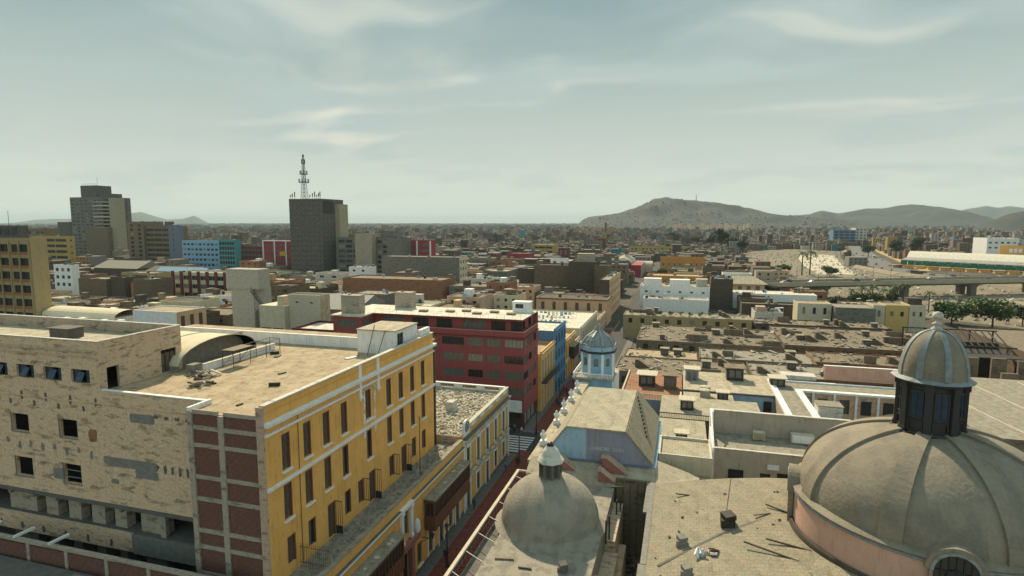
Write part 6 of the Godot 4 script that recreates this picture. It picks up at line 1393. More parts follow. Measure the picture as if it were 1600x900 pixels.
# ---------------------------------------------------------------- the middle distance, left of the street
func middle_left() -> void:
	var b: MB; var t: Node3D
	# tan office block at the left edge
	t = block("office_block", "tan office block with orange spandrels cut by the left edge of the view", "building", -200, -163.4, 112, 4.2, 0, 35.9, {"wall": "tan", "roof": "roof_grey", "par": 0.6, "f": [9, 5, 0.86, 0.55, "band", 2.5, 35.0, 0.5, 0.6], "rec": 0.35})
	for r in 9:
		b = MB.new(); b.bx(-199.5, -164, 2.6 + r * 3.61, 3.3 + r * 3.61, 111.9, 111.996); part(t, "spandrel", b, MT.rust)
	for k in 11:
		b = MB.new(); b.bx(-199.6 + k * 3.54, -199.3 + k * 3.54, 1, 35.2, 111.7, 111.997); part(t, "fin", b, MT.tan)
	b = MB.new(); b.bx(-196, -169.5, 35.9, 39.1, 114, 116, false); part(t, "roof_pavilion", b, MT.grey_dark)
	for k in 9:
		b = MB.new(); b.bx(-195 + k * 2.8, -193.2 + k * 2.8, 36.7, 38.6, 113.9, 113.99); part(t, "pavilion_window", b, MT.glass)
	b = MB.new(); b.bar(V(-175, 39, 115), V(-175, 43, 115), 0.06); part(t, "aerial", b, MT.iron)
	# the tall residential tower
	t = block("residential_tower", "tall weathered apartment tower with blank tan end wall at the left", "tower", -570, -529.5, 430, 30, 0, 63.6, {"wall": "grey", "roof": "roof_grey", "f": [18, 7, 0.6, 0.5, "plain", 3, 62]})
	b = MB.new(); b.bx(-529.4, -515.4, 0, 62.6, 433, 444, false); part(t, "recessed_bay", b, MT.grey_dark)
	for r in 17:
		b = MB.new(); b.bx(-540, -517, 3 + r * 3.45, 4.2 + r * 3.45, 428.6, 429.9); part(t, "balcony", b, MT.concrete if r % 3 else MT.white_old)
		for k in 2:
			b = MB.new(); b.bx(-527.5 + k * 6, -524 + k * 6, 4.7 + r * 3.45, 6.2 + r * 3.45, 432.9, 432.99); part(t, "window", b, MT.glass)
	b = MB.new(); b.bx(-515.3, -507, 0, 62.4, 425, 434, false); part(t, "blank_end", b, MT.khaki)
	b = MB.new(); b.bx(-562.9, -543.4, 63, 75, 436, 452); part(t, "water_tower", b, MT.grey_dark)
	b = MB.new(); b.bx(-543.3, -528, 63, 67, 438, 450); part(t, "stair_head", b, MT.grey_dark)
	b = MB.new(); b.bx(-541, -513.6, 0, 35, 420, 425, false); part(t, "lower_slab", b, MT.brown2)
	b = MB.new()
	for k in 8: b.bar(V(-562 + k * 2.6, 75, 437), V(-562 + k * 2.6, 76.6, 437), 0.1, 0.1, 4)
	b.bar(V(-562, 76.6, 437), V(-543.5, 76.6, 437), 0.1, 0.1, 4); b.bar(V(-546, 75, 440), V(-546, 83, 440), 0.12); part(t, "roof_rail", b, MT.iron)
	var tb := [
		["mustard_block", "mustard block with dark window bands left of the apartment tower", -480, -443.4, 330, 6, 29.4, {"wall": "mustard", "f": [6, 3, 0.94, 0.5, "band", 3, 28.5], "s": [6, 1, 0.3, 0.3, "plain"]}],
		["concrete_block", "small brown concrete block showing above the mustard block", -506, -486.5, 345, 12, 34.9, {"wall": "brown2", "f": [3, 4, 0.6, 0.5, "plain", 20, 34]}],
		["concrete_block", "small grey concrete block left of the tall apartment tower", -616, -598, 450, 16, 40, {"wall": "grey_dark"}],
		["stair_block", "grey block with a column of dark stair windows right of the apartment tower", -454.4, -437.1, 390, 20, 40.5, {"wall": "brown2", "f": [10, 2, 0.4, 0.6, "open", 3, 39]}],
		["slab_block", "concrete slab block with long dirty window bands beside the stair block", -437, -411.2, 392, 18, 36.8, {"wall": "brown2", "f": [8, 3, 0.95, 0.5, "band", 2, 35.5], "huts": [[-425, 400, 6, 4, 4, "grey_dark"]]}],
		["blue_end_block", "slate blue blank end block right of the concrete slab block", -411, -401.5, 390, 6, 37.3, {"wall": "slate_blue", "f": [8, 1, 0.12, 0.4, "open", 2, 36]}],
		["light_blue_block", "light blue office block with four rows of square windows", -377.1, -342.4, 370, 14, 25.7, {"wall": "sky_blue", "f": [6, 9, 0.68, 0.42, "plain", 1, 24.8], "ledge": ["sky_blue", [4.4, 8.4, 12.4, 16.4, 20.4], 0.4, 0.3]}],
		["teal_block", "teal glass block between the light blue and red blocks", -333, -318.6, 360, 6, 27.2, {"wall": "teal", "f": [7, 6, 0.85, 0.72, "one", 1, 26]}],
		["maroon_block", "dark maroon block with pale windows left of the crimson block", -336, -309, 380, 14, 21.3, {"wall": "maroon", "f": [5, 8, 0.7, 0.42, "pale", 1, 20.5]}],
		["crimson_block", "crimson block with white columns and balconies left of the grey tower", -301.6, -272, 370, 14, 25.8, {"wall": "crimson", "f": [6, 9, 0.72, 0.45, "pale", 1, 25]}],
		["white_apartment", "white four storey apartment house with twelve dark windows", -320.2, -307.5, 230, 4, 17.7, {"wall": "white", "par": 0.4, "f": [4, 3, 0.5, 0.45, "open", 1.5, 17]}],
		["brown_house", "brown blank walled house in front of the white apartment house", -283.7, -266, 215, 12, 12.8, {"wall": "brown"}],
		["brown_house", "dark brown blank house left of the little orange house", -265.8, -257, 217, 12, 13.6, {"wall": "umber"}],
		["orange_house", "little orange two storey house between dark brown walls", -256.9, -249.6, 220, 10, 10.9, {"wall": "orange", "f": [2, 2, 0.6, 0.45, "white", 3, 10]}],
		["brown_house", "tall narrow brown house right of the little orange house", -249.5, -238.5, 215, 12, 13.4, {"wall": "brown"}],
		["ochre_house", "house with one ochre window band below the dark shed roof", -292, -270, 245, 12, 13.0, {"wall": "tan", "f": [2, 4, 0.9, 0.4, "band", 6, 12.5]}],
		["column_house", "cream house with brick red columns along its front", -251.6, -218.9, 240, 14, 14.6, {"wall": "cream", "f": [3, 6, 0.75, 0.5, "plain", 1, 14]}],
		["grey_wing", "grey wing with long window bands right of the antenna tower", -231.9, -214, 360, 16, 29.4, {"wall": "grey", "f": [8, 3, 0.85, 0.55, "grid", 1, 28.5]}],
		["grey_slab", "blank grey concrete slab standing between two windowed grey wings", -213.4, -200.8, 352, 18, 32.3, {"wall": "concrete"}],
		["grey_wing", "grey wing with grid windows right of the blank concrete slab", -200.6, -191.5, 358, 16, 29.8, {"wall": "grey", "f": [8, 2, 0.8, 0.55, "grid", 1, 28.5], "huts": [[-200, 365, 8, 8, 5, "grey"]]}],
		["grey_slab", "short blank grey wall block left of the red and white block", -191.3, -180, 355, 14, 29.4, {"wall": "grey"}],
		["red_white_block", "red block with white uprights right of the grey wings", -190.4, -166.3, 370, 9, 27.7, {"wall": "crimson", "f": [6, 4, 0.8, 0.45, "pale", 1, 27], "cap": "bone"}],
		["blank_grey_building", "long blank grey wall building with small windows on its cream end", -165.1, -117.6, 300, 12, 20.8, {"wall": "grey", "side": "cream", "s": [5, 3, 0.4, 0.5, "open", 1, 20], "par": 0.4}],
		["white_hut", "small white house with two dark windows before the long grey wall", -161.5, -150.6, 260, 8, 17.7, {"wall": "white", "f": [1, 2, 0.3, 0.35, "open", 14.5, 17.2], "par": 0.2}],
		["brick_shed", "long brown brick shed wall in front of the blank grey building", -146.2, -98.4, 230, 16, 15.4, {"wall": "terracotta", "roof": "roof_mud", "par": 0.5}],
		["yellow_school", "long yellow building with dark window bands in the far centre", -159.6, -135.5, 620, 30, 15.9, {"wall": "mustard", "f": [3, 3, 0.94, 0.45, "band", 1, 15]}],
		["maroon_house", "small dark maroon gatehouse beside the long yellow building", -117, -107.2, 560, 10, 14.8, {"wall": "maroon", "f": [2, 2, 0.4, 0.5, "white", 1, 14]}],
		["crimson_house", "crimson walled house with pale roof in the far centre", -150, -130, 500, 16, 12.6, {"wall": "crimson", "roof": "roof_pale"}],
		["brown_wall_block", "low leftmost part of the dark brown blank walled block", -81, -72, 290, 12, 16.4, {"wall": "umber"}],
		["brown_wall_block", "wide dark brown blank wall left of the roof cabin", -71.7, -53.6, 285, 14, 18.8, {"wall": "brown", "roof": "roof_dark"}],
		["brown_wall_block", "tallest dark wall with grey roof cabin above the salmon house", -53.4, -40.3, 280, 16, 21.0, {"wall": "umber", "roof": "roof_dark", "huts": [[-50, 284, 8, 6, 4.2, "concrete"]]}],
		["brown_wall_block", "dark brown blank wall next to the pink street building", -40.1, -33.6, 275, 16, 19.8, {"wall": "brown", "roof": "roof_dark"}],
		["white_villa", "small white villa with two windows above the dark brown walls", -95.8, -83.7, 430, 10, 12.8, {"wall": "white", "f": [2, 2, 0.4, 0.4, "open", 5, 12]}],
		["pink_street_building", "tall narrow building with pink side at the bend of the street", -33.2, -29.0, 242, 44, 16.4, {"wall": "umber", "side": "peach", "s": [4, 14, 0.45, 0.5, "shutter", 1, 15.6], "par": 0.4}],
		["salmon_house", "salmon corner house with six tall dark windows facing the crossing", -56.0, -27.8, 226, 14, 10.4, {"wall": "peach", "roof": "roof_dark", "f": [1, 6, 0.3, 0.62, "shutter", 4.6, 9.6], "s": [1, 4, 0.3, 0.62, "shutter", 4.6, 9.6], "ledge": ["roof_dark", [9.7], 0.3, 0.35], "par": 0.5}]]
	for q in tb:
		t = block(q[0], q[1], "building", q[2], q[3], q[4], q[5], 0, q[6], q[7])
		clutter(t, q[2], q[3], q[4], q[4] + q[5], q[6] - q[7].get("par", 0.6), 6 if q[4] < 320 else 4)
	var ch := get_node("column_house")
	for k in 7:
		b = MB.new(); b.bx(-252.2 + k * 5.4, -250.8 + k * 5.4, 0, 15.2, 239.3, 239.99, false); part(ch, "column", b, MT.maroon)
	var cb := get_node("crimson_block")
	for k in 4:
		b = MB.new(); b.bx(-302 + k * 10, -301.2 + k * 10, 0, 26.2, 369.3, 369.99, false); part(cb, "column", b, MT.white)
	b = MB.new(); b.bx(-302, -272, 25.9, 26.5, 369.3, 371); part(cb, "cornice", b, MT.white)
	b = MB.new(); b.bx(-287, -281.5, 15.2, 18.4, 369.2, 369.6); part(cb, "yellow_emblem", b, MT.paint_yellow)
	for q in [[ -166.6, 0.9], [-176.5, 0.8], [-186, 4]]:
		b = MB.new(); b.bx(q[0], q[0] + q[1], 12, 27.2, 369.4, 369.99); part(get_node("red_white_block"), "upright", b, MT.white)
	# grey tower with the lattice mast
	t = block("antenna_tower", "dark grey concrete tower block carrying a tall lattice antenna mast", "tower", -262.7, -237.2, 350, 27, 0, 55.8, {"wall": "grey_dark", "roof": "roof_grey", "f": [16, 7, 0.18, 0.24, "open", 2, 54], "s": [16, 6, 0.2, 0.26, "open", 2, 54]})
	b = MB.new()
	for y in range(1, 17): b.bx(-262.7, -237.25, y * 3.4, y * 3.4 + 0.25, 349.9, 349.997)
	part(t, "floor_line", b, MT.umber)
	b = MB.new(); b.bx(-237.2, -233.5, 0, 52.5, 366, 376.9, false); part(t, "tan_end", b, MT.khaki)
	b = MB.new(); b.bx(-237.19, -236.9, 46, 54.5, 352, 364); part(t, "plant_grille", b, MT.frame_dark)
	t = thing("antenna_mast", "tall steel lattice mast with dish platforms on the dark grey tower", "antenna", V(-251.5, 55.2, 352))
	var mw := 3.6; var prev := []
	var mb := MB.new()
	for i in 13:
		var y := 55.2 + i * 2.55; var w := lerpf(mw, 0.7, pow(i / 12.0, 0.8)); var now := [V(-251.5 - w / 2, y, 352 - w / 2), V(-251.5 + w / 2, y, 352 - w / 2), V(-251.5 + w / 2, y, 352 + w / 2), V(-251.5 - w / 2, y, 352 + w / 2)]
		for k in 4:
			mb.bar(now[k], now[(k + 1) % 4], 0.07, 0.07, 4)
			if not prev.is_empty():
				mb.bar(prev[k], now[k], 0.13, 0.13, 4); mb.bar(prev[k], now[(k + 1) % 4], 0.06, 0.06, 4); mb.bar(prev[(k + 1) % 4], now[k], 0.06, 0.06, 4)
		prev = now
	part(t, "lattice", mb, MT.iron)
	for q in [[67.0, 3.2, 10], [72.5, 2.4, 7], [80.0, 1.3, 4]]:
		mb = MB.new(); mb.lathe(V(-251.5, q[0], 352), [Vector2(0.2, 0), Vector2(q[1], 0), Vector2(q[1], 0.25), Vector2(0.2, 0.25)], 12); part(t, "platform", mb, MT.iron)
		for k in q[2]:
			var a: float = TAU * k / q[2]; mb = MB.new(); mb.bar(V(-251.5 + cos(a) * q[1], q[0] - 0.4, 352 + sin(a) * q[1]), V(-251.5 + cos(a) * q[1], q[0] + 2.4, 352 + sin(a) * q[1]), 0.22); part(t, "panel_antenna", mb, MT.iron)
	for k in 9:
		var x: float = [-262, -260.5, -258.6, -246.5, -244.5, -242.8, -241.2, -239.6, -238.5][k]
		var an := thing("roof_aerial", "thin roof aerial, number " + ["one", "two", "three", "four", "five", "six", "seven", "eight", "nine"][k] + " from left on the grey tower edge", "antenna", V(x, 55.2, 351), "aerials on the grey tower")
		mb = MB.new(); mb.bar(V(x, 55.2, 351), V(x, 57.6 + (k % 3), 351), 0.12, 0.12, 5); part(an, "shaft", mb, MT.iron)
		mb = MB.new(); mb.bx(x - 0.25, x + 0.25, 57.2, 58.6 + (k % 3), 350.8, 351.2); part(an, "panel", mb, MT.frame_dark)
	# pitched sheds
	for q in [["shed", "pale gabled shed roof below the apartment tower", -381, -344, 300, 18, 9.5, 14.0, "roof_grey", "umber"], ["shed", "dark wide gabled shed roof left of the blue sports hall", -330, -292, 290, 20, 7.5, 11.8, "grey_dark", "umber"], ["shed", "grey corrugated gabled roof behind the cream building", -114.3, -91, 150, 16, 14.5, 17.8, "tin", "grey"], ["shed", "blue barrel roofed sports hall beside the column house", -300, -266, 272, 10, 9, 13.5, "pale_blue", "blue"]]:
		t = thing(q[0], q[1], "shed", V((q[2] + q[3]) / 2, 0, q[4] + q[5] / 2)); reserved.append([q[2], q[3], q[4] - 3, q[4] + q[5]])
		b = MB.new(); b.bx(q[2], q[3], 0, q[6], q[4], q[4] + q[5], false); part(t, "wall", b, MT[q[9]])
		b = MB.new(); var m: float = q[4] + q[5] * 0.6
		b.prism([V(q[2] - 0.6, q[6] + 0.01, q[4] - 0.6), V(q[2] - 0.6, q[7], m), V(q[2] - 0.6, q[6] + 0.01, q[4] + q[5] + 0.6)], V(q[3] - q[2] + 1.2, 0, 0)); part(t, "roof", b, MT[q[8]])
	# concrete stair tower
	t = thing("stair_tower", "pale concrete stair tower with steel steps and wider head block", "tower", V(-121, 0, 145)); reserved.append([-130, -110, 136, 152])
	b = MB.new(); b.bx(-127.6, -116.5, 20.8, 26.5, 140, 145); part(t, "head_block", b, MT.pale_cement)
	b = MB.new(); b.bx(-126.2, -118.6, 0, 20.79, 140.3, 148, false); part(t, "shaft", b, MT.pale_cement)
	b = MB.new(); b.bx(-118.5, -113, 0, 14.5, 141, 150, false); part(t, "lower_block", b, MT.cement_dark)
	b = MB.new()
	for k in 14: b.bx(-118.4 + k * 0.36, -118.0 + k * 0.36, 20.6 - k * 0.45, 20.7 - k * 0.45, 139.2, 140.2)
	part(t, "tread", b, MT.iron)
	b = MB.new(); b.beam(V(-118.5, 20.5, 139.1), V(-113.3, 14.3, 139.1), 0.1, 0.3); b.beam(V(-118.5, 21.6, 139.1), V(-113.3, 15.4, 139.1), 0.08, 0.08)
	for k in 8: b.bar(V(-118.4 + k * 0.7, 20.6 - k * 0.84, 139.1), V(-118.4 + k * 0.7, 21.5 - k * 0.84, 139.1), 0.04, 0.04, 4)
	part(t, "stair_rail", b, MT.iron)
	# white box house with tan side
	t = block("white_box_house", "white blank fronted house with tan side and brown doors behind the derelict block", "house", -121.4, -108.8, 104, 8.5, 0, 19.9, {"wall": "white", "side": "peach", "roof": "roof_tan", "par": 0.3, "s": [1, 3, 0.45, 0.8, "shutter", 15.6, 19.2]})
	# cream building with two storeys, blank side
	t = block("cream_building", "cream building with blank stained wall behind the white penthouse", "building", -89.9, -81.2, 118, 4, 0, 23.0, {"wall": "bone", "side": "roof_pale", "roof": "roof_tan", "par": 0.4, "f": [1, 2, 0.2, 0.12, "open", 19.8, 22.5]})
	b = MB.new(); b.bx(-97, -89.95, 0, 20.3, 116.5, 126, false); part(t, "left_wing", b, MT.cream)
	for k in 2:
		b = MB.new(); b.bx(-96.4 + k * 3.2, -93.8 + k * 3.2, 12.5, 15.0, 116.3, 116.49); part(t, "garage_door", b, MT.timber_dark)
	b = MB.new(); b.bx(-93, -91.3, 20.31, 22.4, 118, 121); part(t, "roof_hut", b, MT.bone)
	block("brick_annex", "dark red brick annex left of the red office building", "building", -80.2, -67.4, 106, 10, 0, 17.5, {"wall": "maroon", "roof": "roof_white", "par": 0.5})
	# vaulted cream roof with white clutter
	t = thing("vaulted_hall", "long low cream barrel roof behind the derelict building's flat roof", "hall", V(-145, 0, 116)); reserved.append([-160, -125, 105, 125])
	b = MB.new()
	for i in 10:
		var a0 := PI * i / 10.0; var a1 := PI * (i + 1) / 10.0
		b.quad(V(-163, 15.7 + 1.7 * sin(a0), 117 - 4 * cos(a0)), V(-138, 15.7 + 1.7 * sin(a0), 117 - 4 * cos(a0)), V(-138, 15.7 + 1.7 * sin(a1), 117 - 4 * cos(a1)), V(-163, 15.7 + 1.7 * sin(a1), 117 - 4 * cos(a1)))
	part(t, "barrel_roof", b, MT.canvas)
	b = MB.new(); b.bx(-163, -138, 0, 15.7, 113, 121, false); part(t, "wall", b, MT.white_old)
	b = MB.new(); b.bx(-163, -122, 0, 15.0, 106, 112.9, false); part(t, "front_terrace", b, MT.roof_white)
	for k in 7:
		b = MB.new(); b.bx(-156 + k * 4.2, -154.4 + k * 4.2, 15.0, 15.8, 109 + (k % 3), 110.2 + (k % 3)); part(t, "air_unit", b, MT.white)
	# water tanks behind red building
	# ---- the market with its arched crimson front
	t = thing("market_hall", "crimson market hall with cream barrel vaults and a small dome at the street end", "market", V(-45, 0, 520)); reserved.append([-85, -25, 480, 560])
	b = MB.new(); b.bx(-54, -37, 0, 5, 470, 476, false); part(t, "front_wall", b, MT.crimson)
	b = MB.new(); var pts := []
	for i in 17: pts.append(V(-45.8 + 6.6 * cos(PI * i / 16.0), 4.2 + 6.4 * sin(PI * i / 16.0), 469.9))
	b.prism(pts, V(0, 0, 3)); part(t, "arch_wall", b, MT.crimson)
	b = MB.new()
	for i in 16:
		var a0 := PI * i / 16.0; var a1 := PI * (i + 1) / 16.0
		b.beam(V(-45.8 + 7.2 * cos(a0), 4.2 + 7.0 * sin(a0), 473), V(-45.8 + 7.2 * cos(a1), 4.2 + 7.0 * sin(a1), 473), 7, 1.2)
	part(t, "arch_rim", b, MT.bone)
	b = MB.new(); b.xf = Transform3D(Basis(Vector3.RIGHT, PI / 2), V(-45.8, 6.8, 469.8)); b.lathe(Vector3.ZERO, [Vector2(1.9, -0.1), Vector2(1.9, 0.2), Vector2(0, 0.25)], 16); part(t, "round_window", b, MT.glass)
	b = MB.new(); b.lathe(V(-45.5, 5.5, 490), [Vector2(9, 0), Vector2(8.6, 2.6), Vector2(7, 5), Vector2(4.2, 6.7), Vector2(2, 7.3), Vector2(2, 8.2), Vector2(0, 8.6)], 24); part(t, "dome", b, MT.bone)
	b = MB.new(); b.lathe(V(-45.5, 13.0, 490), [Vector2(1.8, 0), Vector2(1.4, 2.6), Vector2(2.4, 3.0), Vector2(0.5, 3.8), Vector2(0.2, 5.5)], 8); part(t, "cupola", b, MT.grey_dark)
	for q in [[-100, -54.5], [-36.9, -24]]:
		b = MB.new()
		for i in 10:
			var a0 := PI * i / 10.0; var a1 := PI * (i + 1) / 10.0
			b.quad(V(q[0], 4.5 + 4 * sin(a0), 490 - 7 * cos(a0)), V(q[1], 4.5 + 4 * sin(a0), 490 - 7 * cos(a0)), V(q[1], 4.5 + 4 * sin(a1), 490 - 7 * cos(a1)), V(q[0], 4.5 + 4 * sin(a1), 490 - 7 * cos(a1)))
		part(t, "barrel_vault", b, MT.bone)
	b = MB.new(); b.bx(-100, -24, 0, 4.5, 483, 497, false); part(t, "hall_wall", b, MT.bone)
	b = MB.new(); b.bx(-36.9, -30, 0, 8.5, 440, 482.9, false); part(t, "street_wing", b, MT.crimson)
	for k in 7:
		b = MB.new(); b.bx(-29.99, -29.5, 0, 8.6, 441 + k * 6.0, 442.2 + k * 6.0, false); part(t, "pilaster", b, MT.white_old)

# ---------------------------------------------------------------- the middle distance, right of the street
func middle_right() -> void:
	var tb := [
		["white_house", "white walled house with clutter on its terrace roofs by the far street", -19.5, 12.0, 283, 14, 10.2, {"wall": "white", "roof": "roof_pale", "par": 0.5, "f": [1, 6, 0.25, 0.2, "open", 5.5, 9.5], "huts": [[-18, 287, 8, 5, 3.4, "white"], [-6, 288, 9, 5, 3.0, "white"], [6, 289, 5, 5, 3.4, "bone"]]}],
		["white_house", "low white terrace in front of the white walled house", -17, 11, 268, 11, 6.0, {"wall": "white", "roof": "roof_pale", "par": 0.5}],
		["dark_house", "dark umber blank house right of the white walled house", 12.4, 22.0, 285, 14, 14.0, {"wall": "umber", "roof": "roof_mud"}],
		["ochre_row", "ochre house with pale roof behind the white walled house", -19, 8, 330, 16, 11.0, {"wall": "orange", "roof": "roof_pale", "f": [1, 6, 0.3, 0.4, "open", 5, 10]}],
		["brown_row", "brown house with pale roof left of the gabled villa", -8, 17, 318, 10, 9.0, {"wall": "brown", "roof": "roof_pale"}],
		["arched_orange_house", "orange house with eight arched white windows by the far street", -16.3, 15.0, 440, 14, 14.4, {"wall": "orange", "roof": "roof_tan", "par": 0.8, "f": [1, 8, 0.34, 0.5, "white", 6, 13]}],
		["long_white_shed", "long low white shed roof left of the river houses", 22.5, 58, 290, 14, 7.2, {"wall": "white", "roof": "roof_white", "par": 0.2}],
		["long_grey_wall", "long dark timber fence wall below the white shed", 24, 62, 262, 8, 6.2, {"wall": "umber", "roof": "roof_mud"}],
		["terracotta_hut", "terracotta brick house under the near end of the bridge", 50, 64, 300, 10, 8.0, {"wall": "terracotta", "roof": "roof_mud", "f": [1, 3, 0.4, 0.4, "open", 4, 7]}],
		["ochre_row", "long ochre building with many windows beyond the market", -60, 0, 690, 14, 12, {"wall": "mustard", "f": [3, 14, 0.5, 0.5, "plain", 1, 11]}],
		["blue_clock_house", "dark blue glass building left of the river road", 250, 285, 1150, 30, 26, {"wall": "blue", "f": [5, 4, 0.8, 0.7, "one"]}],
		["white_hall", "white flat roofed hall behind the yellow billboard", 291, 317, 700, 30, 24, {"wall": "white", "roof": "roof_white", "f": [2, 5, 0.5, 0.3, "open", 12, 22]}],
		["white_tall_block", "tall white block beside the dark blue glass building", 287, 305, 1160, 30, 30, {"wall": "white_old", "f": [6, 3, 0.5, 0.5, "open"]}]]
	for q in tb:
		var bl := block(q[0], q[1], "building", q[2], q[3], q[4], q[5], 0, q[6], q[7])
		clutter(bl, q[2], q[3], q[4], q[4] + q[5], q[6] - q[7].get("par", 0.6), 9 if q[4] < 320 else 4)
	var t := thing("gabled_villa", "villa with pale hipped roof and blue gable right of the dark house", "house", V(31, 0, 335)); reserved.append([20, 44, 326, 350])
	var b := MB.new(); b.bx(22, 41, 0, 7.6, 330, 344, false); part(t, "wall", b, MT.peach)
	b = MB.new(); var e := [V(20.5, 7.61, 328.5), V(42.5, 7.61, 328.5), V(42.5, 7.61, 345.5), V(20.5, 7.61, 345.5)]; var r0 := V(27, 11.2, 337); var r1 := V(36, 11.2, 337)
	b.quad(e[0], e[1], r1, r0); b.tri(e[1], e[2], r1); b.quad(e[2], e[3], r0, r1); b.tri(e[3], e[0], r0); part(t, "hipped_roof", b, MT.roof_pale)
	for k in 4:
		b = MB.new(); b.bx(23.5 + k * 4.4, 25.5 + k * 4.4, 3.5, 6.6, 329.9, 329.99); part(t, "window", b, MT.glass)
	# trees
	var tl := [[37, 866, 26, 9, "leaf_dark", "tall round dark tree left of the tallest tree beyond the river"], [47, 815, 34, 11, "leaf_dark", "tallest dark tree beyond the orange house"], [58, 790, 22, 9, "leaf_dark", "dark tree right of the tallest tree"], [64, 720, 22, 8, "leaf_dark", "lone dark tree on the river bank"], [-19, 1090, 22, 14, "leaf_dark", "dark tree clump below the hill's left foot"], [5, 1000, 18, 13, "leaf_dark", "wide dark tree in the middle of the far tree row"], [20, 930, 18, 11, "leaf_dark", "dark tree at the right end of the far tree row"], [-120, 900, 14, 10, "leaf_dark", "dark tree by the far chimney"], [-45, 1080, 16, 14, "leaf_dark", "leftmost dark tree of the far row"],
		[60, 470, 7, 6, "leaf_dark", "dark bush left of the twin palms"], [72, 480, 8, 6, "leaf", "green bush just left of the twin palms"], [104, 482, 7, 6, "leaf", "green bush right of the twin palms"], [-6, 420, 8, 5, "leaf", "bushy tree before the arched orange house"], [-14, 410, 9, 5, "leaf", "tree at the corner of the arched orange house"], [46, 360, 7, 7, "leaf_dark", "dark tree right of the hipped villa"], [38, 372, 7, 7, "leaf_dark", "dark tree behind the hipped villa"],
		[113, 262, 10.5, 8.0, "leaf_bright", "large bright green spreading tree at the right by the bridge piers"], [102, 268, 8.8, 7.5, "leaf", "darker green tree left of the large bright tree"], [128, 274, 7.5, 5, "leaf_dark", "dark small tree right of the large bright tree"], [93, 285, 6, 3.5, "leaf", "small green tree left of the darker green tree"], [88, 318, 6, 5, "leaf_bright", "bright bush under the bridge deck"], [80, 312, 6, 5, "leaf", "green bush row left end under the bridge"], [97, 322, 6, 4, "leaf", "green bush beside the first bridge pier"], [70, 306, 5, 4, "leaf_dark", "dark bush beside the terracotta house"],
		[230, 760, 20, 9, "leaf_dark", "dark tree beside the brick tower on the river island"], [205, 770, 14, 8, "leaf", "greyish tree on the river island"], [255, 775, 24, 8, "leaf_dark", "tall dark cypress like tree on the river island"]]
	for i in tl.size(): tree(tl[i][5], tl[i][0], tl[i][1], tl[i][2], tl[i][3], tl[i][4], 400 + i)
	palm("left one of the twin tall palms before the riverbed", 86, 487, 17, 1); palm("right one of the twin tall palms before the riverbed", 92, 490, 18, 2)
	var pn := ["first", "second", "third", "fourth", "fifth", "sixth"]
	for i in 6: palm(pn[i] + " small bright palm from left under the bridge", 76 + i * 5.0, 308 + i * 2.2, 8.5 + (i % 3), 10 + i)
	palm("small palm between the bridge and the bright tree", 105, 300, 9, 31)

# ---------------------------------------------------------------- river, bridge, road and traffic
func ribbon(pts: Array, w: float, y: float) -> MB:
	var b := MB.new()
	for i in range(pts.size() - 1):
		var p: Vector2 = pts[i]; var q: Vector2 = pts[i + 1]
		var n0 := _side(pts, i) * w / 2; var n1 := _side(pts, i + 1) * w / 2
		b.quad(V(p.x - n0.x, y, p.y - n0.y), V(p.x + n0.x, y, p.y + n0.y), V(q.x + n1.x, y, q.y + n1.y), V(q.x - n1.x, y, q.y - n1.y))
	return b
func _side(pts: Array, i: int) -> Vector2:
	var f: Vector2 = (pts[mini(i + 1, pts.size() - 1)] - pts[maxi(i - 1, 0)]).normalized()
	return Vector2(f.y, -f.x)
func fan(pts: Array, y: float) -> MB:
	var b := MB.new(); var ix := Geometry2D.triangulate_polygon(PackedVector2Array(pts))
	for i in range(0, ix.size(), 3):
		var p: Vector2 = pts[ix[i]]; var q: Vector2 = pts[ix[i + 1]]; var r: Vector2 = pts[ix[i + 2]]
		if (q - p).cross(r - p) < 0: var s := q; q = r; r = s
		b.tri(V(p.x, y, p.y), V(q.x, y, q.y), V(r.x, y, r.y))
	return b
var river_poly := []
var far_road := []
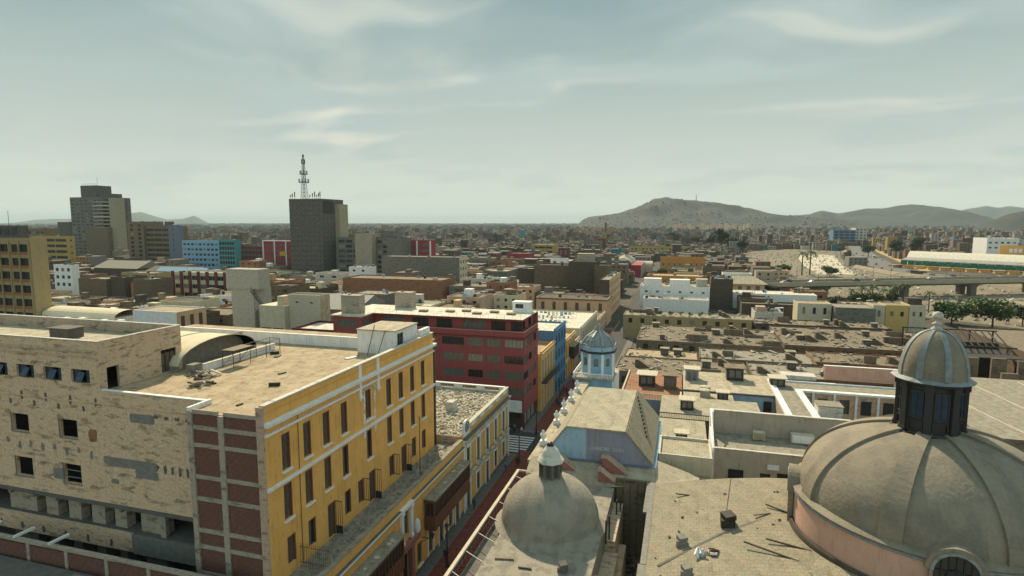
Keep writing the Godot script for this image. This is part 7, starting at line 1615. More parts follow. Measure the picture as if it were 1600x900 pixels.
func river() -> void:
	river_poly = [Vector2(62, 318), Vector2(150, 240), Vector2(330, 250), Vector2(300, 360), Vector2(200, 420), Vector2(150, 500), Vector2(140, 585), Vector2(178, 780), Vector2(205, 900), Vector2(150, 960), Vector2(90, 880), Vector2(40, 700), Vector2(45, 560), Vector2(58, 480)]
	struct("riverbed", fan(river_poly, 0.03), MT.gravel)
	struct("sand_bank", fan([Vector2(100, 500), Vector2(128, 505), Vector2(140, 600), Vector2(172, 780), Vector2(150, 880), Vector2(120, 700), Vector2(106, 590)], 0.045), MT.bone)
	struct("sand_bank", fan([Vector2(150, 330), Vector2(250, 270), Vector2(290, 300), Vector2(190, 390), Vector2(150, 400)], 0.045), MT.sand)
	var b := MB.new(); rng.seed = 8; b.use_col = true
	for i in 2600:
		var p := Vector2(rng.randf_range(40, 300), rng.randf_range(250, 900))
		if not Geometry2D.is_point_in_polygon(p, PackedVector2Array(river_poly)): continue
		var s := rng.randf_range(0.3, 1.1); var g := rng.randf_range(0.25, 0.6); b.col = Color(g, g * 0.88, g * 0.68)
		b.xf = Transform3D(Basis.from_euler(Vector3(rng.randf(), rng.randf() * TAU, rng.randf())), V(p.x, 0.1, p.y)); b.box(Vector3(-s, -s * 0.5, -s * 0.7), Vector3(s, s * 0.5, s * 0.7), false)
	b.xf = Transform3D.IDENTITY; stuff("river_stones", b, MT.vcol_plain, "pale stones scattered over the dry riverbed", "stones")
	# earth banks
	for q in [[Vector2(52, 330), Vector2(56, 480), Vector2(42, 560), Vector2(38, 700), Vector2(88, 890)], [Vector2(204, 424), Vector2(156, 505), Vector2(147, 585), Vector2(186, 780), Vector2(212, 900)]]:
		b = MB.new()
		for i in 4:
			var p: Vector2 = q[i]; var r: Vector2 = q[i + 1]; var s := _side(q, i) * 5.0
			b.quad(V(p.x - s.x, 0.05, p.y - s.y), V(p.x, 2.4, p.y), V(r.x, 2.4, r.y), V(r.x - s.x, 0.05, r.y - s.y)); b.quad(V(p.x, 2.4, p.y), V(p.x + s.x, 0.05, p.y + s.y), V(r.x + s.x, 0.05, r.y + s.y), V(r.x, 2.4, r.y))
		struct("river_bank", b, MT.sand)
	far_road = [Vector2(330, 452), Vector2(240, 470), Vector2(190, 500), Vector2(168, 545), Vector2(180, 640), Vector2(222, 860), Vector2(275, 1100)]
	struct("river_road", ribbon(far_road, 24, 0.06), MT.pavement)
	struct("verge", ribbon([Vector2(192, 560), Vector2(206, 640), Vector2(246, 860), Vector2(296, 1100)], 8, 0.07), MT.mustard)
	# bridge: deck on a slight diagonal
	var t := thing("river_bridge", "long concrete road bridge on paired piers across the dry river", "bridge", V(120, 0, 365)); reserved.append([45, 62, 325, 345])
	var A := V(44, 0, 330); var Bv := V(330, 0, 466); var f := (Bv - A).normalized(); var L0 := A.distance_to(Bv); var s := f.cross(Vector3.UP)
	var xf := Transform3D(Basis(f, Vector3.UP, s), A)   # x along the bridge, z to the viewer's side
	b = MB.new(); b.xf = xf; b.box(Vector3(0, 7.2, -7), Vector3(L0, 8.4, 7)); part(t, "deck", b, MT.khaki)
	b = MB.new(); b.xf = xf; b.box(Vector3(0, 6.2, -5), Vector3(L0, 7.2, 5)); part(t, "girder", b, MT.grey_dark)
	b = MB.new(); b.xf = xf; b.box(Vector3(0, 8.4, -6.4), Vector3(L0, 8.42, 6.4)); part(t, "roadway", b, MT.asphalt)
	for z in [-6.9, 6.6]:
		b = MB.new(); b.xf = xf; b.box(Vector3(0, 8.4, z), Vector3(L0, 9.3, z + 0.3)); part(t, "barrier", b, MT.khaki)
		b = MB.new(); b.xf = xf
		for k in 60: b.box(Vector3(k * L0 / 60, 9.3, z + 0.1), Vector3(k * L0 / 60 + 0.15, 10.0, z + 0.2))
		b.box(Vector3(0, 9.9, z + 0.1), Vector3(L0, 10.05, z + 0.2)); part(t, "rail", b, MT.cement)
	for x in [26.0, 74.0, 116.0, 160.0, 210.0]:
		for z in [-3.4, 3.4]:
			b = MB.new(); b.xf = xf; b.box(Vector3(x, 0, z - 1.4), Vector3(x + 3.4, 4.6, z + 1.4), false); b.prism([Vector3(x, 4.6, z + 1.4), Vector3(x + 3.4, 4.6, z + 1.4), Vector3(x + 5.0, 6.19, z + 1.8), Vector3(x - 1.6, 6.19, z + 1.8)], Vector3(0, 0, -3.4)); part(t, "pier", b, MT.cement_dark)
	var lampm: Node3D = null
	for k in 12:
		var at := xf * Vector3(10 + k * 22, 8.4, -6.5 if k % 2 else 6.4); var lb: String = ["first", "second", "third", "fourth", "fifth", "sixth", "seventh", "eighth", "ninth", "tenth", "eleventh", "twelfth"][k] + " thin grey lamp mast from left along the bridge"
		if lampm == null:
			lampm = thing("bridge_lamp", lb, "street lamp", at, "lamp masts on the bridge")
			b = MB.new(); b.bar(Vector3.ZERO, Vector3(0, 9, 0), 0.14, 0.09, 6); lpart(lampm, "mast", b, MT.cement); b = MB.new(); b.bar(Vector3(0, 9, 0), Vector3(1.6, 9.3, 0), 0.06); b.box(Vector3(1.4, 9.2, -0.15), Vector3(2.2, 9.4, 0.15)); lpart(lampm, "arm", b, MT.cement)
		else: copy_of(lampm, lb, at)
	# traffic
	var cols := [L(0.62, 0.62, 0.6), L(0.05, 0.05, 0.06), L(0.25, 0.03, 0.03), L(0.7, 0.7, 0.68), L(0.03, 0.035, 0.05), L(0.3, 0.3, 0.3), L(0.5, 0.4, 0.05)]; var cn := ["silver", "black", "dark red", "white", "navy", "grey", "yellow"]
	var bc := [[5, 3.2, 0], [21, 3.2, 3], [52, -3.2, 1], [58, 3.2, 2], [98, -3.2, 0], [127, 3.2, 4], [158, -3.2, 3], [12, -3.2, 1]]
	for k in bc.size(): car(cn[bc[k][2]] + " car on the bridge, " + ["first", "third", "fourth", "fifth", "sixth", "seventh", "eighth", "second"][k] + " from left", xf * Vector3(bc[k][0], 8.42, bc[k][1]), atan2(f.x, f.z) + (PI if bc[k][1] > 0 else 0.0), cols[bc[k][2]], "cars on the bridge", false)
	var k := 0; var ord := ["nearest", "second", "third", "fourth", "fifth", "sixth", "seventh", "eighth", "ninth", "tenth", "eleventh", "twelfth", "thirteenth", "fourteenth", "fifteenth", "sixteenth", "seventeenth", "eighteenth", "nineteenth", "twentieth", "twenty-first", "twenty-second", "twenty-third", "twenty-fourth", "twenty-fifth", "twenty-sixth"]
	for i in 26:
		var u := 0.02 + i * 0.033; var fl := u * (far_road.size() - 1); var si := mini(int(fl), far_road.size() - 2); var p: Vector2 = far_road[si].lerp(far_road[si + 1], fl - si); var dir: Vector2 = (far_road[si + 1] - far_road[si]).normalized(); var lane: float = [-8.0, -4.0, 4.0, 8.0][(i * 7) % 4]; var sd := Vector2(dir.y, -dir.x) * lane
		var bus := i % 5 == 2; var ci: int = (i * 3) % 7
		car(cn[ci] + (" bus" if bus else " car") + " on the river road, " + ord[i] + " from the near end", V(p.x + sd.x, 0.07, p.y + sd.y), atan2(dir.x, -dir.y), cols[ci], "traffic on the river road", bus)
	# market stalls with green cloth and pale roofs
	t = thing("riverside_market", "long riverside market with pale curved roof and green cloth walls", "market", V(260, 0, 620)); reserved.append([180, 420, 520, 720])
	b = MB.new()
	var q0 := Vector2(203, 640); var q1 := Vector2(300, 555)
	for i in 12:
		var a0 := i / 12.0; var a1 := (i + 1) / 12.0; var h0 := 7.0 + 5.0 * sin(PI * a0); var h1 := 7.0 + 5.0 * sin(PI * a1); var off := Vector2(18, 40)
		var p0 := q0 + off * a0; var p1 := q0 + off * a1; var r0 := q1 + off * a0; var r1 := q1 + off * a1
		b.quad(V(p0.x, h0, p0.y), V(r0.x, h0, r0.y), V(r1.x, h1, r1.y), V(p1.x, h1, p1.y))
	part(t, "curved_roof", b, MT.roof_white)
	for i in 22:
		var p := q0.lerp(q1, i / 22.0) - Vector2(14, 30); var r := q0.lerp(q1, (i + 0.9) / 22.0) - Vector2(14, 30)
		b = MB.new(); b.beam(V(p.x, 3.0, p.y), V(r.x, 3.0, r.y), 0.3, 6.0 - (i % 3) * 0.5); part(t, "cloth_panel", b, MT.green_cloth)
	b = MB.new(); b.quad(V(q0.x - 14, 6.2, q0.y - 30), V(q1.x - 14, 6.2, q1.y - 30), V(q1.x, 7.0, q1.y), V(q0.x, 7.0, q0.y)); part(t, "lean_to_roof", b, MT.tin)
	for i in 14:
		var p := q0.lerp(q1, i / 14.0) - Vector2(22, 46); var sl := thing("market_stall", "yellow roadside stall, " + ord[i] + " along the green cloth market", "stall", V(p.x, 0, p.y), "yellow stalls before the market")
		b = MB.new(); b.box(Vector3(-3.5, 0, -1.5), Vector3(3.5, 2.2, 1.5), false); lpart(sl, "counter", b, MT.yellow); b = MB.new(); b.box(Vector3(-4, 2.4, -2), Vector3(4, 2.7, 2)); lpart(sl, "awning", b, MT.orange if i % 2 else MT.cream)
	var bb := thing("billboard", "yellow billboard with three white panels at the far right", "billboard", V(285, 0, 640)); reserved.append([270, 300, 600, 660]); reserved.append([255, 330, 560, 640])
	b = MB.new(); b.bx(276, 295, 10.5, 19, 640, 640.6); part(bb, "board", b, MT.yellow2)
	for i in 3:
		b = MB.new(); b.bx(283.5 + i * 3.6, 286.2 + i * 3.6, 12.5, 16, 639.8, 639.99); part(bb, "white_panel", b, MT.white)
	for x in [277.0, 285.0, 293.0]:
		b = MB.new(); b.bx(x, x + 1, 0, 10.5, 640.1, 640.7, false); part(bb, "post", b, MT.grey_dark)

var car_mesh := {}
func car(label: String, at: Vector3, turn: float, col: Color, group: String, bus: bool) -> void:
	var t := thing("bus" if bus else "car", label, "bus" if bus else "car", at, group); t.rotation.y = turn
	var key := "%s%s" % [bus, col]
	if not car_mesh.has(key):
		var m := StandardMaterial3D.new(); m.albedo_color = col.linear_to_srgb(); m.roughness = 0.3; m.clearcoat_enabled = true
		var b := MB.new(); var g := MB.new(); var w := MB.new()
		if bus:
			b.box(Vector3(-1.2, 0.45, -4.5), Vector3(1.2, 2.9, 4.5)); g.box(Vector3(-1.22, 1.6, -4.2), Vector3(1.22, 2.4, 4.3)); g.box(Vector3(-1.05, 1.4, -4.52), Vector3(1.05, 2.5, 4.52))
		else:
			b.prism([Vector3(0.85, 0.3, 2.1), Vector3(0.85, 0.3, -2.1), Vector3(0.85, 0.85, -2.1), Vector3(0.85, 0.95, 0.9), Vector3(0.85, 0.75, 2.1)], Vector3(-1.7, 0, 0)); b.box(Vector3(-0.62, 1.4, -1.2), Vector3(0.62, 1.47, 0.35))
			g.prism([Vector3(0.72, 0.9, 1.0), Vector3(0.72, 0.86, -1.75), Vector3(0.62, 1.4, -1.25), Vector3(0.62, 1.4, 0.4)], Vector3(-1.4, 0, 0))
		var zz := 2.9 if bus else 1.3
		for x in [-0.95, 0.75]:
			for z in [-zz, zz]: w.bar(Vector3(x, 0.34, z), Vector3(x + 0.2, 0.34, z), 0.34, 0.34, 10)
		car_mesh[key] = [b.mesh(m), g.mesh(MT.glass), w]
	put(t, "body", car_mesh[key][0], Vector3.ZERO); put(t, "windows", car_mesh[key][1], Vector3.ZERO)
	var zz2 := 2.9 if bus else 1.3
	if not car_mesh.has("wheel"):
		var w2 := MB.new(); w2.bar(Vector3(-0.1, 0, 0), Vector3(0.1, 0, 0), 0.34, 0.34, 10); car_mesh["wheel"] = w2.mesh(MT.iron)
	for x in [-0.85, 0.85]:
		for z in [-zz2, zz2]: put(t, "wheel", car_mesh["wheel"], Vector3(x, 0.34, z))

# ---------------------------------------------------------------- people, lamps and loose things
func capsule(p: Vector3, a: Vector3, b: Vector3, ra: float, rb: float) -> float:
	var ab := b - a; var h := clampf((p - a).dot(ab) / ab.length_squared(), 0, 1)
	return (p - a - ab * h).length() - lerpf(ra, rb, h)
# one continuous body: smooth union of tapered bones meshed as surface nets; returns [vertices, normals, zones, indices]
func body(stride: float, lift: float) -> Array:
	var bones := []   # [a, b, ra, rb, zone] zone 0 skin 1 shirt 2 trousers 3 shoes 4 hair
	bones.append([Vector3(0, 1.55, 0.015), Vector3(0, 1.6, 0.0), 0.088, 0.1, 0]); bones.append([Vector3(0, 1.4, 0), Vector3(0, 1.5, 0.01), 0.06, 0.055, 0])
	bones.append([Vector3(0, 1.555, 0.1), Vector3(0, 1.58, 0.1), 0.018, 0.01, 0]); bones.append([Vector3(0, 1.62, -0.035), Vector3(0, 1.66, -0.01), 0.095, 0.085, 4])
	bones.append([Vector3(-0.13, 1.33, 0), Vector3(0.13, 1.33, 0), 0.1, 0.1, 1]); bones.append([Vector3(0, 1.0, 0), Vector3(0, 1.3, 0), 0.135, 0.15, 1]); bones.append([Vector3(-0.07, 0.94, 0), Vector3(0.07, 0.94, 0), 0.125, 0.125, 2])
	for s in [-1.0, 1.0]:
		var st: float = stride * s
		var hip := Vector3(0.09 * s, 0.92, 0); var knee := Vector3(0.1 * s, 0.5, st * 0.16 + 0.03); var ank := Vector3(0.1 * s, 0.09 + (0.05 if st < 0 else 0.0), st * 0.3 - 0.02)
		bones.append([hip, knee, 0.095, 0.065, 2]); bones.append([knee, ank, 0.063, 0.042, 2]); bones.append([ank - Vector3(0, 0.045, 0.02), ank + Vector3(0.01 * s, -0.05, 0.13), 0.045, 0.035, 3])
		var sh := Vector3(0.19 * s, 1.36, 0); var el := Vector3(0.25 * s, 1.1, -st * 0.09); var wr := Vector3(0.25 * s, 0.9 + lift * 0.15, -st * 0.14 + 0.08 + lift * 0.15)
		bones.append([sh, el, 0.056, 0.044, 1]); bones.append([el, wr, 0.042, 0.032, 0 if lift > 0.5 else 1]); bones.append([wr, wr + Vector3(0, -0.09, 0.03), 0.034, 0.024, 0])
	var c := 0.04; var lo := Vector3(-0.36, -0.02, -0.42); var nx := 19; var ny := 46; var nz := 22
	var f := PackedFloat32Array(); f.resize(nx * ny * nz); f.fill(1.0)
	for q in bones:
		var r: float = maxf(q[2], q[3]) + 0.1; var a: Vector3 = q[0]; var b: Vector3 = q[1]
		var i0 := ((Vector3(minf(a.x, b.x), minf(a.y, b.y), minf(a.z, b.z)) - Vector3(r, r, r) - lo) / c).floor(); var i1 := ((Vector3(maxf(a.x, b.x), maxf(a.y, b.y), maxf(a.z, b.z)) + Vector3(r, r, r) - lo) / c).ceil()
		for y in range(maxi(0, int(i0.y)), mini(ny, int(i1.y) + 1)):
			for z in range(maxi(0, int(i0.z)), mini(nz, int(i1.z) + 1)):
				for x in range(maxi(0, int(i0.x)), mini(nx, int(i1.x) + 1)):
					var k := (y * nz + z) * nx + x; var dd := capsule(lo + Vector3(x, y, z) * c, a, b, q[2], q[3]); var e := f[k]
					var h := maxf(0.035 - absf(e - dd), 0.0) / 0.035; f[k] = minf(e, dd) - h * h * 0.035 * 0.25
	var id := {}; var vs := PackedVector3Array(); var zs := PackedInt32Array(); var ix := PackedInt32Array()
	for y in ny - 1:
		for z in nz - 1:
			for x in nx - 1:
				var sum := Vector3.ZERO; var n := 0
				for e in [[0, 0, 0, 1, 0, 0], [0, 0, 1, 1, 0, 1], [0, 1, 0, 1, 1, 0], [0, 1, 1, 1, 1, 1], [0, 0, 0, 0, 1, 0], [1, 0, 0, 1, 1, 0], [0, 0, 1, 0, 1, 1], [1, 0, 1, 1, 1, 1], [0, 0, 0, 0, 0, 1], [1, 0, 0, 1, 0, 1], [0, 1, 0, 0, 1, 1], [1, 1, 0, 1, 1, 1]]:
					var va := f[((y + e[1]) * nz + z + e[2]) * nx + x + e[0]]; var vb := f[((y + e[4]) * nz + z + e[5]) * nx + x + e[3]]
					if (va < 0.0) != (vb < 0.0):
						var t := va / (va - vb); sum += Vector3(x + lerpf(e[0], e[3], t), y + lerpf(e[1], e[4], t), z + lerpf(e[2], e[5], t)); n += 1
				if n == 0: continue
				var p := lo + sum / n * c; id[(y * nz + z) * nx + x] = vs.size(); vs.push_back(p)
				var best := 9.0; var zn := 0
				for q in bones:
					var dd := capsule(p, q[0], q[1], q[2], q[3])
					if dd < best: best = dd; zn = q[4]
				zs.push_back(zn)
	for y in range(1, ny - 1):
		for z in range(1, nz - 1):
			for x in range(1, nx - 1):
				var k := (y * nz + z) * nx + x; var a := f[k] < 0.0
				for e in [[1, nx, nz * nx], [nz * nx, 1, nx], [nx, nz * nx, 1]]:
					if (f[k + e[0]] < 0.0) == a: continue
					var q := [id.get(k, -1), id.get(k - e[1], -1), id.get(k - e[1] - e[2], -1), id.get(k - e[2], -1)]
					if q.min() < 0: continue
					if a: q.reverse()
					ix.append_array([q[0], q[1], q[2], q[0], q[2], q[3]])
	var nr := PackedVector3Array(); nr.resize(vs.size()); var flip := 0
	for i in range(0, ix.size(), 3):
		var m := (vs[ix[i + 2]] - vs[ix[i]]).cross(vs[ix[i + 1]] - vs[ix[i]])
		for k in 3: nr[ix[i + k]] += m
	for i in vs.size():
		nr[i] = nr[i].normalized()
		if vs[i].y > 1.5: flip += 1 if nr[i].dot(vs[i] - Vector3(0, 1.58, 0)) < 0 else -1
	if flip > 0:
		for i in nr.size(): nr[i] = -nr[i]
		for i in range(0, ix.size(), 3):
			var s := ix[i]; ix[i] = ix[i + 1]; ix[i + 1] = s
	return [vs, nr, zs, ix]
func person(label: String, at: Vector3, turn: float, pose: Array, shirt: Color, legs: Color, hair := Color(0.015, 0.012, 0.01)) -> void:
	var t := MeshInstance3D.new(); t.name = numbered("person"); t.set_meta("label", label); t.set_meta("category", "person"); t.set_meta("group", "people on the street"); add_child(t)
	t.position = at; t.rotation.y = turn
	var pal := [Color(0.26, 0.14, 0.09), shirt, legs, Color(0.03, 0.03, 0.03), hair]; var cs := PackedColorArray()
	for z in pose[2]: cs.push_back(pal[z])
	var a := []; a.resize(Mesh.ARRAY_MAX); a[Mesh.ARRAY_VERTEX] = pose[0]; a[Mesh.ARRAY_NORMAL] = pose[1]; a[Mesh.ARRAY_COLOR] = cs; a[Mesh.ARRAY_INDEX] = pose[3]
	var am := ArrayMesh.new(); am.add_surface_from_arrays(Mesh.PRIMITIVE_TRIANGLES, a); am.surface_set_material(0, MT.vcol_plain); t.mesh = am

func small_things() -> void:
	var poses := [body(1.0, 0.0), body(0.35, 0.0), body(-0.8, 1.0)]
	var pl := [["person in dark clothes walking under the lower timber balcony", -25.9, 60.6, 0.1, 0, L(0.02, 0.02, 0.022), L(0.02, 0.02, 0.025)],
		["person in blue grey by the white framed doors", -27.0, 73.5, 2.9, 1, L(0.06, 0.09, 0.13), L(0.04, 0.05, 0.08)], ["person in bright blue shirt at the corner house", -26.5, 87.0, 3.0, 1, L(0.08, 0.3, 0.5), L(0.05, 0.08, 0.14)], ["person in black beside the blue shirted one near the crosswalk", -25.2, 89.2, 3.3, 0, L(0.02, 0.02, 0.02), L(0.02, 0.02, 0.02)],
		["person in white shirt waiting at the crosswalk corner", -28.3, 103.2, 1.0, 1, L(0.6, 0.6, 0.58), L(0.05, 0.06, 0.1)], ["person in teal by the red building's shop", -30.0, 104.2, 0.4, 2, L(0.03, 0.2, 0.25), L(0.03, 0.03, 0.04)], ["person in red under the red building", -31.8, 104.3, -0.5, 1, L(0.3, 0.03, 0.03), L(0.03, 0.03, 0.05)], ["person in grey under the red building", -33.6, 104.0, 0.9, 0, L(0.2, 0.2, 0.2), L(0.02, 0.02, 0.03)]]
	for q in pl: person(q[0], V(q[1], 0.13, q[2]), q[3], poses[q[4]], q[5], q[6])
	rng.seed = 14
	var cl := [["white", L(0.6, 0.6, 0.57)], ["black", L(0.02, 0.02, 0.02)], ["blue", L(0.05, 0.12, 0.3)], ["red", L(0.35, 0.04, 0.04)], ["grey", L(0.18, 0.18, 0.18)], ["pink", L(0.5, 0.2, 0.25)]]
	var wh := ["before the yellow house with the iron gallery", "before the narrow dark blue house", "before the black box balcony", "before the low salmon front"]
	for i in 24:
		var z := i / 6; var c: Array = cl[i % 6]
		person("person in %s top on the red footway %s" % [c[0], wh[z]], V(rng.randf_range(-26.8, -24.4), 0.13, 118 + z * 12.5 + rng.randf() * 11.0), rng.randf_range(-0.4, 0.4) + (PI if i % 2 else 0.0), poses[i % 3], c[1], L(0.03, 0.035, 0.05))
	# street lamps
	var lm: Node3D = null; var b: MB
	var ll := [["cast iron street lamp below the near timber balcony", -25.3, 59.7], ["cast iron street lamp at the corner house by the crosswalk", -25.3, 90.8], ["cast iron street lamp at the red building's corner", -25.8, 104.6], ["cast iron street lamp before the yellow house with gallery", -25.5, 124.9], ["cast iron street lamp before the black box balcony", -25.5, 150]]
	for q in ll:
		if lm == null:
			lm = thing("street_lamp", q[0], "street lamp", V(q[1], 0.12, q[2]), "street lamps on the footway")
			b = MB.new(); b.lathe(Vector3.ZERO, [Vector2(0.26, 0), Vector2(0.24, 0.35), Vector2(0.12, 0.6), Vector2(0.09, 1.2), Vector2(0.07, 4.3), Vector2(0.11, 4.5)], 10); lpart(lm, "post", b, MT.iron)
			b = MB.new(); b.lathe(Vector3(0, 4.5, 0), [Vector2(0.12, 0), Vector2(0.24, 0.5), Vector2(0.26, 0.55)], 6); lpart(lm, "lantern_glass", b, MT.glass_pale)
			b = MB.new(); b.lathe(Vector3(0, 5.05, 0), [Vector2(0.32, 0), Vector2(0.2, 0.18), Vector2(0.05, 0.3), Vector2(0.0, 0.5)], 6); lpart(lm, "lantern_cap", b, MT.iron)
		else: copy_of(lm, q[0], V(q[1], 0.12, q[2]))
	var wl := thing("wall_lamp", "black iron bracket lantern on the yellow wall beside the stone portal", "lamp", V(-28, 4, 58.6))
	b = MB.new(); b.bar(V(-27.98, 3.9, 58.6), V(-26.6, 4.0, 58.6), 0.04); b.bar(V(-27.98, 3.4, 58.6), V(-27.1, 3.95, 58.6), 0.03); part(wl, "bracket", b, MT.iron)
	b = MB.new(); b.lathe(V(-26.6, 4.0, 58.6), [Vector2(0.1, 0), Vector2(0.2, 0.45), Vector2(0.26, 0.5), Vector2(0.0, 0.85)], 6); part(wl, "lantern", b, MT.iron)
	# loose things on the near roofs
	var pk := [["grey plank lying on the chapel roof left of the small dome's foot", -13.6, 12.05, 44.2, 1.6, 0.2], ["dark plank lying in front of the small dome", -11.6, 12.05, 43.4, 1.1, 0.05], ["long dark pole lying on the tiled roof before the pink drum", 7.6, 14.85, 46.2, 5.2, -0.45], ["thin dark pole crossing the tiled roof near the drum", 8.6, 14.95, 47.6, 3.4, -0.3], ["bent pale rod lying on the tiled roof", 7.2, 14.8, 52.6, 1.6, 0.5], ["short dark plank near the tiled roof's far edge", 0.6, 13.65, 57.0, 1.3, 0.0], ["dark stick lying by the tiled roof's right part", 8.6, 14.98, 53.6, 2.2, -0.6]]
	for q in pk:
		var t := thing("plank", q[0], "plank", V(q[1], q[2], q[3]), "planks and poles on the roofs"); b = MB.new(); b.box(Vector3(-q[4] / 2, 0, -0.07), Vector3(q[4] / 2, 0.09, 0.07)); lpart(t, "board", b, MT.timber_dark if q[0].contains("dark") else MT.plank); t.rotation.y = q[5]
	for q in [["crate", "black open crate standing on the tiled roof", 4.3, 14.25, 50.9, 1.15, "timber_dark"], ["concrete_stub", "leaning concrete stub at the tiled roof's left crack", 0.55, 13.5, 48.0, 0.85, "cement"], ["concrete_stub", "pair of stacked concrete blocks on the chapel roof corner", -8.6, 12.0, 44.0, 0.75, "cement_dark"], ["concrete_stub", "round topped concrete stub at the tiled roof's lower left", 0.9, 13.6, 43.6, 0.8, "cement"]]:
		var t := thing(q[0], q[1], "crate" if q[0] == "crate" else "block", V(q[2], q[3], q[4])); var s: float = q[5]
		b = MB.new(); b.box(Vector3(-s / 2, 0, -s / 2), Vector3(s / 2, s * 0.55, s / 2)); lpart(t, "lower_block", b, MT[q[6]])
		b = MB.new(); b.xf = Transform3D(Basis.from_euler(Vector3(0.1, 0.5, 0.12)), Vector3(0.05, s * 0.55, 0)); b.box(Vector3(-s * 0.42, 0, -s * 0.4), Vector3(s * 0.42, s * 0.4, s * 0.4)); lpart(t, "upper_block", b, MT[q[6]])
	var tr := thing("rubbish_heap", "white and brown rubbish heap on the tiled roof's left part", "rubbish", V(2.6, 13.9, 46.3))
	rng.seed = 4
	for k in 14:
		b = MB.new(); b.xf = Transform3D(Basis.from_euler(Vector3(rng.randf(), rng.randf() * TAU, rng.randf() * 0.6)), Vector3(rng.randf_range(-0.9, 0.9), 0.15 + rng.randf() * 0.15, rng.randf_range(-0.4, 0.4))); var s := rng.randf_range(0.1, 0.28); b.box(Vector3(-s * 1.4, -0.06, -s), Vector3(s * 1.4, 0.1, s)); lpart(tr, "scrap", b, [MT.white, MT.timber, MT.zinc, MT.white][k % 4])
	b = MB.new()
	for k in 34:
		var x := rng.randf_range(-1.5, 9.5); var d := rng.randf_range(38, 59); var y := 12.95 + (x + 2.2) * 0.235 if x < 1.5 else (13.75 + (x - 1.5) * 0.186 if x < 5 else 14.4 + (x - 5) * 0.143)
		var s := rng.randf_range(0.02, 0.1); b.xf = Transform3D(Basis.from_euler(Vector3(rng.randf(), rng.randf() * TAU, 0)), V(x, y + s * 0.4, d)); b.box(Vector3(-s * 1.5, -s * 0.5, -s), Vector3(s * 1.5, s * 0.5, s))
	stuff("roof_litter", b, MT.cement_dark, "small stones and litter on the tiled church roof", "litter")
	# heaps on the tan roof
	for q in [["debris heap beside the derelict block's side wall on the tan roof", -46.6, 47.2, 22], ["flat heap of broken boards nearer the tan roof's front", -43.8, 44.6, 14]]:
		var t := thing("debris_heap", q[0], "debris", V(q[1], 24.38, q[2]), "heaps of debris on the tan roof")
		for k in q[3]:
			b = MB.new(); var s := rng.randf_range(0.1, 0.3); b.xf = Transform3D(Basis.from_euler(Vector3(rng.randf() * 0.5, rng.randf() * TAU, rng.randf() * 0.5)), Vector3(rng.randfn() * 0.7, 0.1 + rng.randf() * 0.3, rng.randfn() * 0.6)); b.box(Vector3(-s * 2, -0.07, -s * 0.6), Vector3(s * 2, 0.07, s * 0.6)); lpart(t, "board", b, [MT.plank, MT.timber_dark, MT.bone, MT.cement][k % 4])
	for q in [["small dark box on the far part of the tan roof", -46.4, 58.0, 0.5], ["small broken slab in the middle of the tan roof", -39.6, 50.5, 0.4], ["thin board lying on the tan roof near the small dark box", -45.2, 57.0, 0.6], ["white sheet lying near the penthouse on the tan roof", -36.5, 58.6, 0.7], ["low broken board near the yellow parapet", -37.3, 46.4, 0.5], ["dark chip lying near the brick end wall", -36.2, 40.5, 0.3], ["dark board on the derelict block's upper roof", -56.0, 42.6, 0.8], ["flat dark scrap on the upper roof's right end", -53.4, 43.6, 0.35]]:
		var yy := 27.96 if q[1] < -51.5 else 24.385
		var t := thing("roof_scrap", q[0], "scrap", V(q[1], yy, q[2]), "scraps on the near roofs"); b = MB.new(); b.xf = Transform3D(Basis(Vector3.UP, q[1]), Vector3.ZERO); b.box(Vector3(-q[3], 0, -q[3] * 0.4), Vector3(q[3], 0.12 if q[3] != 0.5 else 0.35, q[3] * 0.4)); lpart(t, "piece", b, MT.white if q[0].begins_with("white") else MT.timber_dark)
	b = MB.new(); rng.seed = 6
	for k in 420:
		var s := rng.randf_range(0.03, 0.13); b.xf = Transform3D(Basis.from_euler(Vector3(rng.randf(), rng.randf() * TAU, 0)), V(rng.randf_range(-31.2, -28.7), 10.02, rng.randf_range(40, 71))); b.box(Vector3(-s * 1.6, -s * 0.4, -s), Vector3(s * 1.6, s * 0.5, s))
	stuff("terrace_rubble", b, MT.cement, "bits of rubble strewn over the narrow dusty terrace", "rubble")

# ---------------------------------------------------------------- the packed low houses to the horizon
const CAM_Y := 40.0
func on_screen(x: float, d: float) -> float:   # horizontal tangent from the view axis
	var a := deg_to_rad(16.3); var fwd := x * -sin(a) + d * cos(a); var side := x * cos(a) + d * sin(a)
	return side / maxf(fwd, 1.0)
func free_spot(x0: float, x1: float, d0: float, d1: float) -> bool:
	for r in reserved:
		if x0 < r[1] and x1 > r[0] and d0 < r[3] and d1 > r[2]: return false
	var m := Vector2((x0 + x1) / 2, (d0 + d1) / 2)
	if d0 < 1200 and x1 > 20:
		if Geometry2D.is_point_in_polygon(m, PackedVector2Array(river_poly)) or Geometry2D.is_point_in_polygon(Vector2(x0, d0), PackedVector2Array(river_poly)): return false
		for i in range(far_road.size() - 1):
			if m.distance_to(Geometry2D.get_closest_point_to_segment(m, far_road[i], far_road[i + 1])) < 24: return false
		var cp := Geometry2D.get_closest_point_to_segment(m, Vector2(30, 323), Vector2(330, 466))
		if m.distance_to(cp) < 18: return false
		# clear bank in front of the bridge and the island
		if x0 > 66 and d0 < 560 and d0 > 200: return false
	return true
